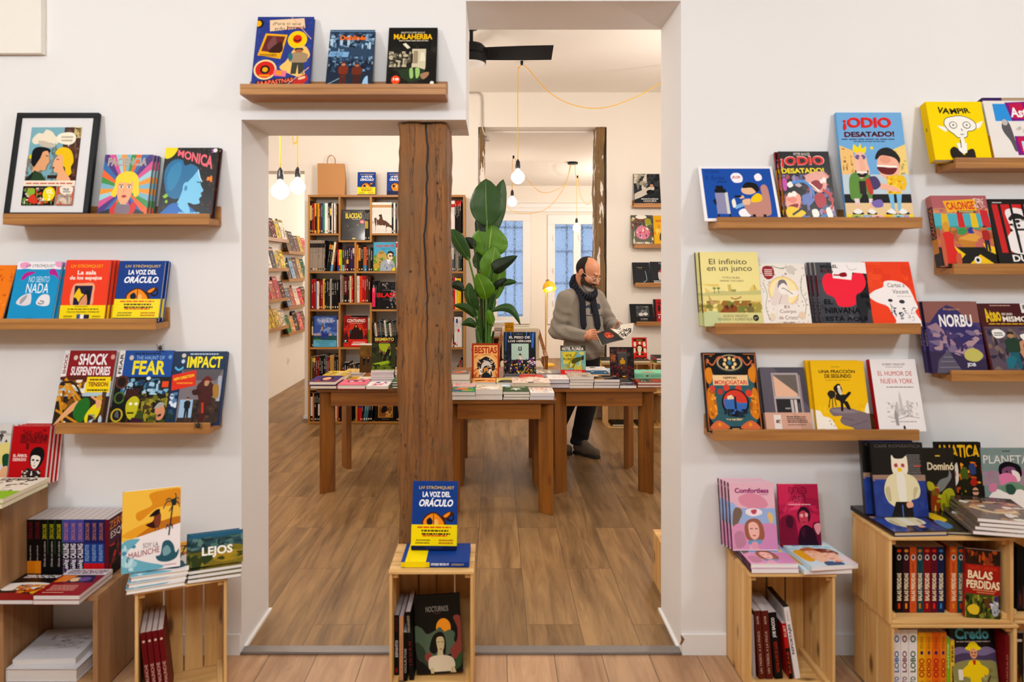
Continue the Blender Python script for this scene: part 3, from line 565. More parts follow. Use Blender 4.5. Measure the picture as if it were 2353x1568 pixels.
# framed print
def framed():
    x0, x1 = PX(6, YL), PX(200, YL); y = YL; wd = x1-x0; yt = YW-0.028; zt = PZ(261, yt); z0 = LED['A'][2]-0.0175
    h = math.hypot(zt-z0, yt-y); ang = math.asin((yt-y)/h); f = 0.021
    root = empty('framed_print', 'black framed comic-style print with white mount on the ledge', 'framed print', lean_matrix(x0, y, z0+0.004, ang))
    b = MB()
    for a in (((0, 0, 0), (wd, .02, f)), ((0, 0, h-f), (wd, .02, h)), ((0, 0, f), (f, .02, h-f)), ((wd-f, 0, f), (wd, .02, h-f))): b.box(*a)
    bevel(b.build('frame', M['black'], root), 0.0015)
    q = MB().box((f*.9, .008, f*.9), (wd-f*.9, .019, h-f*.9), 'ece6e4')
    iw, ih = wd-2*f, h-2*f; ux0, uy0, ux1, uy1 = f+iw*.145, h-f-ih*.1, f+iw*.845, h-f-ih*.925
    Art(q, lambda u, v, n: (ux0+(ux1-ux0)*u/100, .008-6e-5*(n+1), uy0+(uy1-uy0)*v/100), 4).run('''r 0 0 100 69 90bcc4;b f4e6d0 4,16 14,8 24,8 30,3 42,6 50,12 58,12 54,22 40,20 26,20 10,22;b d8c8b4 16,18 30,18 46,22 52,20 48,26 26,25
r 66 0 100 69 5c3026;n 70 4 100 66 60 4 3 7a4a38,4a2620,8a6a50;r 86 0 100 14 d8c088;n 86 1 100 13 14 3 8 3a2a20,a88a50;n 0 36 40 69 40 6 5 8a8070,a09080,6e6658;r 3 36 8 41 e8d818;n 46 26 66 69 30 5 6 8a9a98,7a8884,a0a8a0;r 52 24 54 60 8898a0;r 44 62 90 66 4a2e28
b f4ead8 54,12 62,8 80,7 90,11 90,19 80,23 66,22 56,19;d 62 11 86 20 2 c8b8a0;p f4ead8 78,21 82,21 77,26
b 1c1e26 8,34 14,27 28,26 40,28 44,31 40,34 34,36 30,46 12,50;b e8b488 22,36 38,31 43,40 44,46 40,50 38,56 28,56 16,62 14,50;p 1c1e26 9,36 30,30 26,40 16,52 10,48;p 3a5a3a 2,66 18,56 32,60 42,69 4,69;p 26262a 0,69 16,58 14,66 8,69;l 5a3a28 1 36,37 41,38
b f0cc18 54,34 62,27 76,27 86,32 92,44 88,52 90,60 80,64 76,52 66,50 66,40;b f0bc94 56,40 68,36 72,50 78,58 90,69 64,69 64,60 56,58 54,52 52,50;l a02a20 2 53,52 56,53;l 5a3a28 1 58,42 63,42
r 0 69 100 76 f2e4d0;d 3 71 97 74.5 1 d88070;r 0 76 64 100 241e1c;n 2 78 62 99 70 4 9 d8ccb8,8a8274,c85a38,7aa040,3a3430,f0e4d0;b 9ab84a 10,80 22,79 24,86 12,88;b d84a30 12,94 22,86 32,96 24,98;e 52 86 12 9 f0dc18;T 46 80 60 86 f8f2d8 VOL.;T 51 87 56 94 f8f2d8 2
r 66 77 100 100 c8684a;b f0e4d4 74,77 96,77 96,86 84,88 74,84;T 78 79 90 82 26486a TRUE;d 78 82.5 94 84.5 1 26486a;n 68 86 98 99 30 6 7 e0cdb8,a8a098,c8b4a0''')
    q.build('print', M['matte'], root)
    MB().box((f*.92, .004, f*.92), (wd-f*.92, .006, h-f*.92)).build('glass', GLASS, root)
GLASS, nt_, b_, mk_ = nodes('clear_glass'); tb_ = mk_('ShaderNodeBsdfTransparent'); gl_ = mk_('ShaderNodeBsdfGlossy'); gl_.inputs['Roughness'].default_value = 0.03; fr_ = mk_('ShaderNodeFresnel'); fr_.inputs['IOR'].default_value = 1.25; mx_ = mk_('ShaderNodeMixShader'); nt_.links.new(fr_.outputs[0], mx_.inputs[0]); nt_.links.new(tb_.outputs[0], mx_.inputs[1]); nt_.links.new(gl_.outputs[0], mx_.inputs[2]); nt_.links.new(mx_.outputs[0], nt_.nodes['Material Output'].inputs['Surface'])
framed()
RAYS = 'f0a020,8ab8c8,4a9a50,f07020,3a78b0,5a3a88,d8609a,a8d0d8'
wallbook('A', 222, 335, 356, .013, 3, 'e8a8b8', 'y 50 55 34 '+RAYS+''';T 8 5 88 18 d8d0c4 PACIENCIA;T 8.6 5.6 88.6 18.6 b0a89c PACIENCIA
b f4d416 28,52 30,36 44,28 62,28 74,36 78,52 80,64 72,68 64,60 38,60 32,68 22,64;b f2b488 34,50 40,38 60,38 66,48 64,66 56,78 44,78 36,66;p f4d416 34,46 40,36 60,35 67,44 54,41;l f4d416 5 36,42 62,44
e 42 52 4 2 f8f0e0;e 58 52 4 2 f8f0e0;e 42 52 2 1.8 3a5a5a;e 58 52 2 1.8 3a5a5a;l 7a4a30 1 37,49 46,49;l 7a4a30 1 54,49 63,49;e 50 67 5 2.2 c02a20;l c88858 1 49,56 48,61
p 24242c 0,100 4,92 26,86 74,86 94,92 98,100;b d82418 30,80 36,76 40,88 44,100 30,100 24,88;b d82418 70,76 78,82 74,92 64,100 56,100 62,86;p 8e7a86 36,80 64,80 66,90 58,100 42,100 34,90''', 'bright comic with sunburst stripes and a blonde woman', dx=.006, mat='gloss', spine='7aa0a8', back='6a8a88')
wallbook('A', 360, 485, 340, .012, 2, '1c1a1e', '''n 0 0 100 100 150 2.2 4 4a3428,6a4a30,2e2a2c,8a3a3a,5a5a2c,3a3038;b f2dc10 0,0 22,0 18,10 8,16 0,14;n 4 66 16 80 4 5 2 9ac838;n 84 40 94 50 2 7 3 f0902c;n 86 2 92 8 2 6 5 a85ab0;e 94 4 4 3 f0e8e0
b 2a7ca8 4,44 6,28 18,18 34,18 40,26 52,24 66,30 70,40 62,44 52,62 40,72 26,74 12,66;b 3a90ba 10,42 18,26 32,22 34,40 24,60 14,60;b 8accea 44,56 58,42 66,34 72,44 74,54 80,62 76,66 78,70 74,74 76,80 66,82 54,80 50,92 30,90 38,72
e 47 58 6 8 8accea;e 47 59 3 4 4a98c0;b 2a78c0 8,100 16,86 28,80 44,82 60,86 78,98 80,100;b 8accea 36,82 52,80 60,92 56,96 44,90;c d8f0f8 1.4 66,32 70,42 76,50;l 1a4a70 1.4 66,50 73,51;d 36 92 78 96 1 8ac8ec
Q 24 3 92 12 92 32 24 12 f27a86 MONICA''', 'black comic with pink title and a blue profile of a woman', dx=.005, mat='gloss', back='7a4038')
LS = 'i 14 3 80 9 {c} LIV STRÖMQUIST'
wallbook('B', -100, 3, 610, .014, 1, 'f28a1c', 'n 60 8 98 30 14 4 3 c85a10,e07a18;n 50 50 98 98 20 5 4 d86a14,f8a040', 'orange hardback cut by the edge beside the turquoise book', back='2a2420')
wallbook('B', 14, 118, 602, .016, 2, '1f9fce', '''r 0 0 100 13 f4eef0;b f0a8cc 6,3 20,1 30,6 20,11 8,10;b f0a8cc 84,0 100,0 100,9 90,9;b 1f9fce 0,15 20,12 50,14 80,12 100,15 100,22 0,22;i 20 3.5 86 10.5 3a3438 LIV STRÖMQUIST
b c02a9c 14,30 20,20 32,17 44,18 38,21 26,26 20,31;b c02a9c 74,16 84,12 92,18 96,24 98,30 90,24 78,22;t 32 25 78 35 cfe8f0 NO SIENTO;t 30 37 80 53 f4f8fa NADA
b e0dce0 14,70 18,62 28,56 42,54 46,64 44,72 28,74;b b0aab0 22,64 34,56 34,62 24,72;b e8e4e6 58,70 62,60 72,55 84,57 88,68 84,74 68,74;c 3a3438 1.4 62,68 66,71 74,70 74,67 66,66;d 42 94 60 97 1 2a5a70''', 'turquoise hardback with two pale heads and pink dolphins', dx=.006)
wallbook('B', 135, 238.6, 598, .014, 3, 'f0502c', '''t 12 6.5 84 13.5 f6c020 LIV STRÖMQUIST;T 28 17 70 24 f8e8dc La sala;T 12 26 84 34 f8e8dc de los espejos
b f0b08c 22,42 44,38 68,39 70,56 66,74 22,74;p 2a2648 26,42 66,42 64,73 26,73;b f2c818 30,52 36,46 42,54 48,56 42,62 38,68 32,62 26,60;b 1c1620 50,52 58,50 62,58 60,66 50,70;b e0a078 42,66 52,56 56,62 56,73 40,73''', 'red-orange hardback with yellow band and a framed little scene', dx=.006,
    band=(.0, .265, 'f6dc08', 'd 30 4 62 12 1 8a7a10;d 12 18 90 30 1 5a5010;T 14 34 88 46 2a2810 VUELVE EL FENÓMENO STRÖMQUIST;r 38 54 48 90 4a6a9a;r 46 56 58 94 f4ece0;r 54 56 66 92 2a2a48;d 8 60 30 90 2 8a7a10;d 72 60 92 90 2 8a7a10'), back='c82818')
wallbook('B', 257, 362.5, 600, .018, 2, '1c4c96', ORA+';'+O2, 'blue hardback with yellow band beside the red-orange book', dx=.005, band=OBAND)
EC = 'e {0} 9 3.6 2.8 d8ccbc;e {0} 9 2.2 1.8 4a3a34'
wallbook('C', 118.6, 240, 806, .016, 1, '9c1a22', '''r 0 0 10 36 ece4e2;V 2 4 8 32 8a1a22 SHOCK;T 30 4.5 86 20 f6eef0 SHOCK;T 18 22 94 34 f6eef0 SUSPENSTORIES;e 23 10 4 3.4 d8ccc0;e 95 9 4 3.4 e0a8a0
r 0 36 100 100 3a2a20;r 0 36 100 62 b8ccd8;b 6a2a22 0,36 100,36 70,52 30,48;n 0 40 52 100 40 8 4 c88a20,8a5c18,e0a838,3a2410,f0e4d0;l d89a24 4 10,38 44,66;l d89a24 4 4,60 20,98;l d89a24 3 22,52 40,70;l d89a24 3 2,80 50,98;c 3a2410 3 4,44 26,44 44,58 50,70
r 52 36 98 57 f4d808;d 56 38 92 42 1 6a2a1a;T 56 43 94 49 8a1a22 TENSION;d 54 52 96 56 1 2a2010;r 86 56 94 100 6a4420
b e8b080 44,74 28,86 8,98 4,98 24,78 40,68;b 2e7a2c 36,82 44,68 58,64 66,72 62,88 54,96 42,92;b e8d81c 60,88 72,74 86,72 86,84 76,96 64,98;b e8b080 76,66 84,64 88,72 80,78;b d8a840 74,66 82,60 88,66;l e8b080 3 84,70 66,62;n 66 86 96 100 12 7 3 c8d0dc,4a3428,8a8a90''', 'red-topped horror comic album with a rollercoaster fall', mat='gloss', back='e8e0dc')
wallbook('C', 249, 377, 806, .016, 1, '14140f', '''r 0 0 100 36 1f5ca8;r 0 0 10 36 ece4e2;V 2 4 8 32 4a3a34 FEAR;e 23 10 4 3.4 d8ccc0;e 94 9 3.4 2.8 7aa8d0;d 26 3 78 6 1 10182c;t 32 7.5 84 12.5 a8ccec THE HAUNT OF;T 28 14 88 33 f4e418 FEAR
n 12 38 100 60 60 7 5 4a7a9a,2a4a6a,8ab8d0,1c2a3a,b0d0e0;e 60 38 4 2.4 e8f0f0;p 2a2a28 80,36 100,36 100,52 84,52;r 86 42 98 50 e85a28;n 30 58 100 100 70 8 6 7a7a28,4a5a20,2a2a1c,a89a38,5a4028
e 12 43 12 9 6a3a28;e 12 43 8 6.6 2c1a1a;e 12 64 10 8 5a7a3a;e 12 64 7 6 1c2018;e 12 87 11 9 c8b030;e 12 87 8 7 1e1c1c;b 6a6a70 8,88 12,80 16,90;r 22 52 46 64 4a2620;r 20 63 50 66 3a1e1a
b c8c024 28,68 38,62 48,66 48,80 42,92 32,90 26,78;e 34 72 3 2 f4f0d8;e 44 72 3 2 f4f0d8;l 1a1a10 2 30,84 42,84;p 4a1c3c 34,100 40,90 60,92 72,100;b d89a78 80,76 92,72 98,82 94,92 84,92;b b0b0a8 78,78 86,70 96,72 90,76;l 3a1a14 3 86,88 92,86;n 60 84 84 100 14 7 8 a89a30,6a6a20,3a4a18;r 4 96 22 99 c8b030''', 'blue-topped horror comic album with a green-faced man in top hat', mat='gloss')
wallbook('C', 379, 503.6, 808, .016, 1, '1e3a5e', '''e 18 6 4 3 d8ccc0;e 18 14 3.4 2.8 c8d8e8;d 28 2.5 84 5.5 1 c8d8e8;T 26 7 92 23 f6e614 IMPACT;r 18 25 96 97 8a8084;p 6a6468 18,25 96,25 84,40 30,40;p 4a3a34 30,68 96,62 96,97 18,97;n 34 66 94 96 40 6 5 5a4438,3a2c28,6a5040;r 88 34 95 68 b0b4c0
r 22 66 46 90 a8c4dc;G 36 63 27 12 d0a888 2a2a30 26262e 1e1e26;b 5a2a24 50,48 62,40 78,44 84,54 78,66 72,78 70,94 60,94 62,76 54,62;b b08840 80,48 90,46 92,62 84,64;b 7a2a22 60,38 68,34 76,38 76,41 58,41;b c89a78 64,41 72,41 70,47 64,47;l c84a2a 4 64,70 66,84;b 4a2420 42,54 54,52 60,58 46,60
p e03c1c 1,33 45,26 47,47 3,54;Q 5 37 42 31 42 35 5 41 f4d828 NEW DIRECTION;d 9 42 42 46 1 f4a030;c 6ab8e0 3 4,22 12,26 20,22;n 2 56 16 80 14 6 7 a8c4e0,6a8cb0,e0e8f0;n 3 76 14 98 8 6 9 2a4a40,3a5a70''', 'dark blue comic album with yellow title at the outer end of the short ledge', mat='gloss')
wallbook('D', 1620, 1795, 383, .004, 2, 'f2ecec', '''r 4 4 97 95 1f5cae;i 8 7 28 13 123a78 TO ISMA!;i 8 17 34 26 123a78 R. Burdet;d 22 27 36 31 1 123a78
b f4eef2 42,20 46,13 54,13 58,20 56,29 46,30;T 44 18 55 24 c83a34 ¡PLOP!;b f4eef2 74,18 80,13 84,18 83,25 76,27;b f4eef2 46,84 52,78 60,80 62,90 50,93
r 18 48 32 87 9a98b4;r 31 48 35 87 d8d4cc;r 18 42 33 49 18181e;r 20 36 30 42 18181e;l 18181e 2 20,87 18,95;l 18181e 2 34,87 35,95;b 1a2a4a 14,64 18,60 18,72;r 16 92 88 95 122a50
b c89488 54,66 70,64 80,60 80,40 84,34 88,36 90,46 90,76 86,90 62,90;b e8c09c 54,42 62,36 70,38 74,46 66,52 56,50;b 1c1a1e 56,40 62,30 74,32 78,42 74,48 68,40;b f2cc14 66,58 74,50 80,54 78,64 66,66;l e8c09c 5 56,56 50,58;b 18181e 44,54 52,54 52,57 44,57;b e8c09c 54,62 64,60 62,70 54,70;l 8ab8e0 6 54,70 42,76;b f0e8d8 39,64 43,60 44,72 40,76;r 64 88 68 93 18181e;r 78 88 82 93 18181e''', 'small white-bordered blue armchair cartoon card', hard=False, dx=.004, name='art_card', cat='print', pages='f0ecea')
ODIO = 'Q {0} {1} {2} {1} {2} {3} {0} {3} {4} ¡ODIO'
wallbook('D', 1806, 1925, 348.5, .013, 2, '1b1718', '''t 30 2 62 6 e8dcd0 PETER BAGGE;Q 3 7.5 89 6 90 23 2 24.5 f8d8cc ¡ODIO;Q 4 8.2 88 7 89 22.4 3 23.6 e0241c ¡ODIO;Q 2 25 86 24 87 31.5 3 32.5 f2dc10 DESATADO!
n 2 34 98 98 60 9 14 a890b8,8a78a0,c8b8c0,6a6a90,b05a60,4a3a44;b e8b0a4 44,44 60,38 78,36 88,44 84,56 70,60 56,52;b 9c2434 54,48 68,42 80,48 74,56 62,54;l f4ece4 2.4 54,46 72,58;c e8b0a4 9 48,40 60,36 84,34 90,40;e 84 42 4 4 f4ece4;e 78 44 3 3 f4ece4
b 1c1618 4,60 10,52 24,50 34,54 30,62;b f0b09c 4,72 8,64 24,60 34,66 30,80 18,88 6,84;e 14 64 5 4 f4ece4;e 22 62 5 4 f4ece4;b e89484 6,70 18,66 26,70 18,75;b 9c2434 8,80 22,76 28,78 18,86;b f0ece4 10,48 18,44 22,50 14,53
c 5a9ad8 4 20,46 44,44 56,54 60,68 44,78 36,72;c d05048 4 78,56 92,64 92,82 74,88;c 4a80c0 4 30,92 56,98 84,90;b f2cc14 2,86 12,80 30,84 40,90 20,98 6,96;b f0ece4 52,86 62,84 66,92 56,98;b f0ece4 80,84 88,82 92,94 84,98;b 7a8ac0 36,66 52,62 56,74 42,80;b b83a44 60,66 78,62 82,76 66,82;l 2a2a34 3 14,92 44,78;b c85ab0 2,40 10,42 8,56 2,56;r 70 95 82 98 d8ccc0''', 'black cartoon comic with red and yellow title beside the armchair card', dx=-.007, spine='b02028', sops='r 0 27 100 86 e8a014;r 0 86 100 100 7a1a20;r 0 0 100 27 a81c28;v 22 30 78 84 7a2a10 DESATADO', mat='gloss')
wallbook('D', 1946, 2100.6, 259, .016, 1, '7fb4de', '''Q 9 5 82 5 82 17 8 17 8a1820 ¡ODIO;Q 10 4.6 83 4.6 83 16.6 9 16.6 e2231c ¡ODIO;Q 9 18.6 85 18 85 23 9 23.6 c83a6a DESATADO!;Q 9.6 18.3 85.6 17.7 85.6 22.7 9.6 23.3 221c20 DESATADO!;d 4 24.5 86 26.3 1 3a4a6a;d 20 26.6 70 28.2 1 3a4a6a
p f0c884 0,31 20,36 22,56 0,60;p f0d488 100,30 76,36 76,56 100,62;n 2 34 18 56 12 3 3 a87848,d8a860;n 80 36 99 58 12 3 4 a8a088,c8b470;r 0 58 100 78 c8d4dc;r 0 76 100 86 241e20;r 0 84 100 95 e8cca0;e 49 33.5 2.4 1.6 f2d818
b f2dc10 20,36 22,30 28,33 32,29 34,34 40,32 38,38 26,39;b f2c4ac 22,40 30,37 38,40 40,48 42,56 36,60 34,62 28,62 24,58 20,54;e 26 42 4 2.2 7a6a9c;e 34 42 4 2.2 7a6a9c;b f0b8a0 28,42 33,42 36,56 30,60 28,52;b 241e20 20,54 30,58 40,54 36,60 24,60;l f4f0e8 1.6 22,56 38,56
b 6f9a48 10,62 20,56 28,62 40,58 44,64 42,78 36,80 32,68 24,80 10,80;r 24 64 34 76 3a2a28;p e8d8d8 14,80 22,80 22,86 16,86;p e8d8d8 36,80 42,80 40,86 36,86;l f0c0a8 3 18,84 22,91;l f0c0a8 3 39,84 36,91;b 2a2428 10,93 18,89 26,93 24,96 12,96;b 2a2428 32,93 38,89 46,93 44,96 34,96;b f0ece8 11,92 18,89 25,92 18,94;b f0ece8 33,92 38,89 45,92 40,94
b 26201e 52,44 58,36 72,33 84,37 90,44 86,48 76,42 62,42;b f2bca4 54,48 60,41 72,41 84,44 88,52 82,60 66,62 56,56;b e8a890 60,42 70,41 76,45 68,48 60,46;b 7a1a20 54,51 72,52 84,52 76,58 60,57;l f6f0e8 1.8 54,50 84,51
p f0c414 66,60 84,58 90,64 86,76 66,76;n 66 60 88 76 24 2.4 7 c88a10,f6dc50;b f2bca4 48,66 58,66 80,70 84,74 62,72 50,69;c f0c414 5 86,60 94,64 88,72;p 8ac4e4 66,76 74,76 73,91 69,91;p 8ac4e4 78,76 86,76 82,91 78,91;b 2a2428 60,93 70,89 76,94 74,96 62,96;b 2a2428 78,94 84,89 94,93 92,96 80,96;b f0ece8 61,92 69,89 75,93 70,94;b f0ece8 79,93 84,89 92,92 86,94
b 5a4a78 38,62 50,60 56,68 44,72;b c84a34 34,64 40,62 44,74 38,76;b 8a76b8 40,83 54,81 56,87 44,88
r 0 94.5 100 100 f2dc10;r 8 95 22 100 9cc07c;r 24 95 38 100 8ab8e0;r 39 95 54 100 f0b8c8;r 55 95 70 100 f0c030;r 71 95 84 100 8ad0e8;r 85 95 93 100 b8a0d8;e 15 98 4 2 3a2420;e 31 98 4 2 f0c4a8;e 46 98 4 2 8a3a20;e 62 98 4 2 e8b020;e 77 98 4 2 241e20''', 'tall sky-blue cartoon poster-size comic with two goofy characters', hard=False)
wallbook('E', 1619, 1755, 579.5, .017, 2, 'f0e2a0', '''n 0 44 100 90 40 12 3 ecd890,e8cc78,d8c070,f2e4a8;p cfc88a 0,56 30,53 60,54 100,52 100,60 0,62;p e8d894 0,60 100,58 100,66 0,68;n 0 66 100 92 40 10 5 b0a050,8a8a40,c8a858,a87a38
r 50 51 58 54 b0a468;l 8a8a50 1 21,57 21,50;l 8a8a50 1 28,57 28,50;e 21 49.5 3 1.4 8a9a58;e 28 49.5 3 1.4 8a9a58;l 8a8a50 1 90,52 90,45;c b08a50 1.6 48,62 56,64 66,61;b c8a878 10,58 16,66 24,68 14,72;b 9a5a28 26,86 34,76 46,74 54,72 58,78 50,84 44,88;b 6a3a1c 36,74 42,72 42,78;b 6a3a1c 46,73 51,71 50,77;G 80 70 22 12 7a4a28 3a2a1c 8a7a48 4a4a34
t 15 9.5 80 17 5a4f38 El infinito;t 11 19 88 28.5 5a4f38 en un junco;t 36 34 66 36.5 8a7c5a TYTO ALBA;t 32 38.5 72 41 8a7c5a IRENE VALLEJO
r 0 82 100 100 dcd49a;b ccd0a0 0,82 26,82 26,98 0,100;t 33 84 74 88 5a5038 NUEVA VERSIÓN;t 24 89 82 92.5 5a5038 REVISADA Y AUMENTADA;d 24 95 84 98.5 1 7a7048;e 88 89 5 4.2 2a2c2c;t 85 88 91 90.5 d8d0b0 2ª''', 'pale yellow hardback with a sandy landscape and horse rider', spine='3c4a30', sops='r 0 82 100 100 c8c488', dx=-.011)
wallbook('E', 1756, 1867, 606, .013, 2, 'efe6dc', '''n 3 2 97 96 90 1.8 4 b0404c,5a8a58,8a3a48,d8a0a0,3a5a40;n 12 8 88 90 0 1 1 fff;c 6a8a60 .8 8,30 14,50 8,70 14,90;c 6a8a60 .8 92,20 86,44 93,64 86,88;c 6a8a60 .8 30,4 50,8 70,4
e 49 45 32 24 e8b8a8;e 49 45 31 23 f4dc90;e 49 45 28 20.5 f6e6b8;e 70 10 9 7 d8d0c4;b e8d8d0 22,66 30,44 36,32 48,28 58,34 60,48 56,60 60,66;b 8a8084 38,40 42,28 54,27 58,36 50,34;b f4ebe2 40,38 50,32 58,38 57,48 48,50 40,46;c 3a3438 1 46,41 50,40 54,42;b f4ebe2 56,46 80,44 76,52 62,54;l b0a098 1 36,66 44,52;l 4a4448 1 54,42 68,50
b a4262e 9,14 12,6 22,4 32,7 34,16 28,24 16,25;d 13 9 31 21 4 f0d8d0
r 30 66 72 94 efe6dc;t 47 67.5 57 72 8c2a3a El;t 36 74 70 81 8c2a3a Cuerpo;t 33 83.5 71 89.5 8c2a3a de Cristo;t 42 93 64 95.5 4a3a3c BEA LEMA;e 20 85 6 6 e8d8c0;e 82 83 7 6 e8d0b8''', 'cream floral-embroidered book with a red round badge', hard=False, dx=-.004)
wallbook('E', 1890, 2007.5, 603.5, .012, 3, '56565c', '''r 0 0 100 60 606066;n 0 0 100 100 40 10 5 4e4e54,5e5e66,66666c;l 44444a .8 0,30 100,22;l 44444a .8 0,86 80,80;l 44444a .8 20,100 60,40;l 44444a .8 50,100 80,60;p 3a3a3e 72,15 100,18 100,60 84,100 76,100 72,60;n 82 22 100 74 12 7 2 1c1c20,2a2a2e
b f23a52 10,30 20,18 40,20 66,22 78,16 92,18 96,34 86,46 74,52 70,66 54,70 36,68 30,56 14,48;p f6f0ee 32,0 100,0 100,18 72,16 68,28 32,25;c b0a0a0 .6 62,4 68,12 82,10;l c02a38 2.4 34,20 60,21;b a02030 46,18 58,16 60,22 48,23
T 9 4 44 9 2c2a2e MIKAEL;T 9 11.5 34 16.5 5a2028 ROSS;T 9 58 26 66 1c1c20 EL;T 9 71 78 80 1c1c20 NIRVANA;T 9 83.5 92 92.5 1c1c20 ESTÁ AQUÍ;d 44 94.5 54 96.5 1 1c1c20''', 'grey comic with a red blot and heavy black lettering', hard=False, dx=-.012, spine='4a2024', sops='r 0 0 100 20 c8c0bc;r 0 20 100 50 8a2028;v 20 52 80 96 d8ccc8 NIRVANA', mat='matte')
wallbook('E', 2008.6, 2119, 602, .016, 1, 'ee4d12', '''n 0 0 100 40 14 20 3 f25a1c,e8480e;b f4ecea 1,53 14,46 34,40 38,32 54,30 74,33 88,42 93,52 96,62 99,72 92,78 96,86 100,92 100,100 40,100 48,94 46,86 42,80 36,70 16,64 4,58
t 44 34 80 40.5 2c2628 Cartas a;t 52 44 86 50.5 2c2628 Vincent;t 60 53.5 90 56 8a7a7a Julio César Romano;e 44 61 5 2.4 2a2a34;e 68 63 6 3 3a3a44;l 2a2a34 1.2 42,66 48,74;n 42 72 74 90 16 3.4 4 3a3844,8a8a94,5a5a66;c 6a6468 1 84,78 90,72 96,74;l 4a464c 1 44,68 42,84;n 74 78 90 92 10 2 6 8a8688,b8b4b4''', 'bright orange book with a white sketched face in a hat', hard=False, spine='d8420e')
wallbook('F', 1627.5, 1754, 811, .019, 1, '1a1614', '''r 1.5 1.5 98.5 98.5 c87a44;r 3 2.6 97 97.4 1e1a18;b 3f6a72 16,24 8,40 10,60 6,80 20,92 80,92 94,80 90,60 92,40 84,24 70,34 30,34;n 4 4 96 30 50 5 3 c86a3a,e09a5a,2a2220,8a4a2a
e 50 16 40 19 181412;e 50 14 26 12 2a3a40;e 50 13 24 10.5 c0a880;e 50 13 21 9 20282c;c d8784a 2 8,10 18,16 30,6 44,8;c d8784a 2 92,10 82,16 70,6 56,8;e 50 13 4 3 5a8a98
e 50 7.5 3 2.3 f4d498;e 42 9.5 3 2.3 f4d498;e 58 9.5 3 2.3 f4d498;e 40 15 3 2.3 f4d498;e 60 15 3 2.3 f4d498;e 44 19 3 2.3 f4d498;e 56 19 3 2.3 f4d498
b e0901c 4,22 14,20 16,32 10,40 4,36;b e0901c 96,18 84,22 84,34 94,38;b d8881c 4,50 12,46 18,60 20,76 12,84 4,80;b d8881c 96,50 88,46 84,62 80,76 88,84 96,80;n 6 48 20 82 16 4 8 b06a14,f0a838;n 80 48 95 82 16 4 9 b06a14,f0a838
r 16 29 81 42 f0cda0;T 36 31 60 34 3a2420 NIPPON;T 19 35.5 79 41 d8452c MONOGATARI;e 14 46 5 4 d8503c;e 40 45 6 4.4 d8503c;e 62 46 6 4.4 d8503c;e 80 52 6 4.6 d8503c;e 28 50 5 4 c04838
e 54 64 25 17.5 16120f;e 54 63 22 15 d84a34;p 4a78b8 33,60 46,58 60,64 76,64 74,70 64,78 44,78 34,70;p f0d8b0 40,56 48,54 54,59 40,60;n 32 72 76 82 18 6 4 1a2430,2a3848,3a4a58;r 52 56 56 72 223048;Q 38 86 62 86 68 83 33 83 e8d0a0 LA MUJER
b d8784a 4,96 20,86 40,94 30,97;b d8784a 96,96 80,86 60,94 70,97;e 22 91 3 2.4 f0a020;e 78 91 3 2.4 f0a020;d 44 95 58 97.5 1 d8b080''', 'ornate black and orange album with a red sun emblem', sops='v 30 4 70 14 c8bcb0 ORO', roll=-.0)
wallbook('F', 1763, 1868, 844.7, .02, 1, '5c545e', '''p 8a8088 0,0 40,0 0,8;p 6a626c 0,0 30,0 100,64 100,100 0,100;p 544c56 30,0 100,0 100,60;r 24 9 84 72 b8a8a8;r 27 12 80 46 8a7e76;p e8bca0 28,13 78,42 78,46 28,46;p 786c62 30,12 79,12 79,42;r 26 46 82 49 c8bcb8;r 28 50 82 72 332e30;r 60 51 66 71 c8bcb8;r 68 51 74 71 d8ccc8;r 76 56 80 71 6a6264;r 84 12 88 72 9a8c90
T 46 63 58 66 d8d0d0 AQUÍ''', 'grey-purple jacketed hardback with a drawn window and peach band', band=(.0, .29, 'd8ac98', 'r 18 12 34 86 e8dcd4;n 22 24 32 56 8 6 3 5a3a34,a87860;p c8a08c 60,0 100,60 100,100 80,100;d 44 18 92 56 4 4a3a3a;d 44 60 88 70 1 8a6a60'), dx=-.01, mat='gloss', back='e8d020')
wallbook('F', 1879, 2003.5, 830, .018, 2, 'f2c40e', '''n 0 60 100 76 10 14 3 f4cc20,eebc0a;t 38 7.5 54 10 6a5010 Guy Delisle;T 14 12 82 17.5 2a2218 UNA FRACCIÓN;T 24 19 74 24.5 2a2218 DE SEGUNDO;d 24 27 74 28.4 1 a88a10
b f4ece0 0,72 4,70 10,72 14,78 24,80 30,84 34,90 36,100 0,100;b f4ece0 92,70 96,62 100,60 100,78 94,76;b 8a7a80 26,70 34,66 60,66 78,70 96,74 100,76 100,100 74,100 66,94 50,90 44,84 48,78 34,78 28,74;b 9c8c90 30,69 50,68 80,72 60,74 36,73;l 6a5c64 .8 46,80 70,84;l 6a5c64 .8 60,92 96,84
b 2a2420 38,40 44,34 52,36 54,44 46,48;b 3a302a 26,46 32,42 40,44 40,50 32,54 27,50;l 2a2420 1.6 30,52 26,66;l 2a2420 1.6 34,52 33,66;l 2a2420 1.6 38,50 40,64;b 2a2420 44,46 58,48 66,44 70,46 58,56 62,58 66,68 60,68 54,60 52,70 48,70 48,58 40,54;e 48 34.5 4 2 2a2420;e 48.5 37.5 3 2.4 f0e0c8;b d8d0c4 46,40 52,40 53,48 48,47;n 22 76 34 92 4 1.6 3 3a342c;d 6 95 16 97.5 1 e8c040''', 'yellow hardback with a bearded man on a grey cliff', dx=-.012, spine='e8b80c')
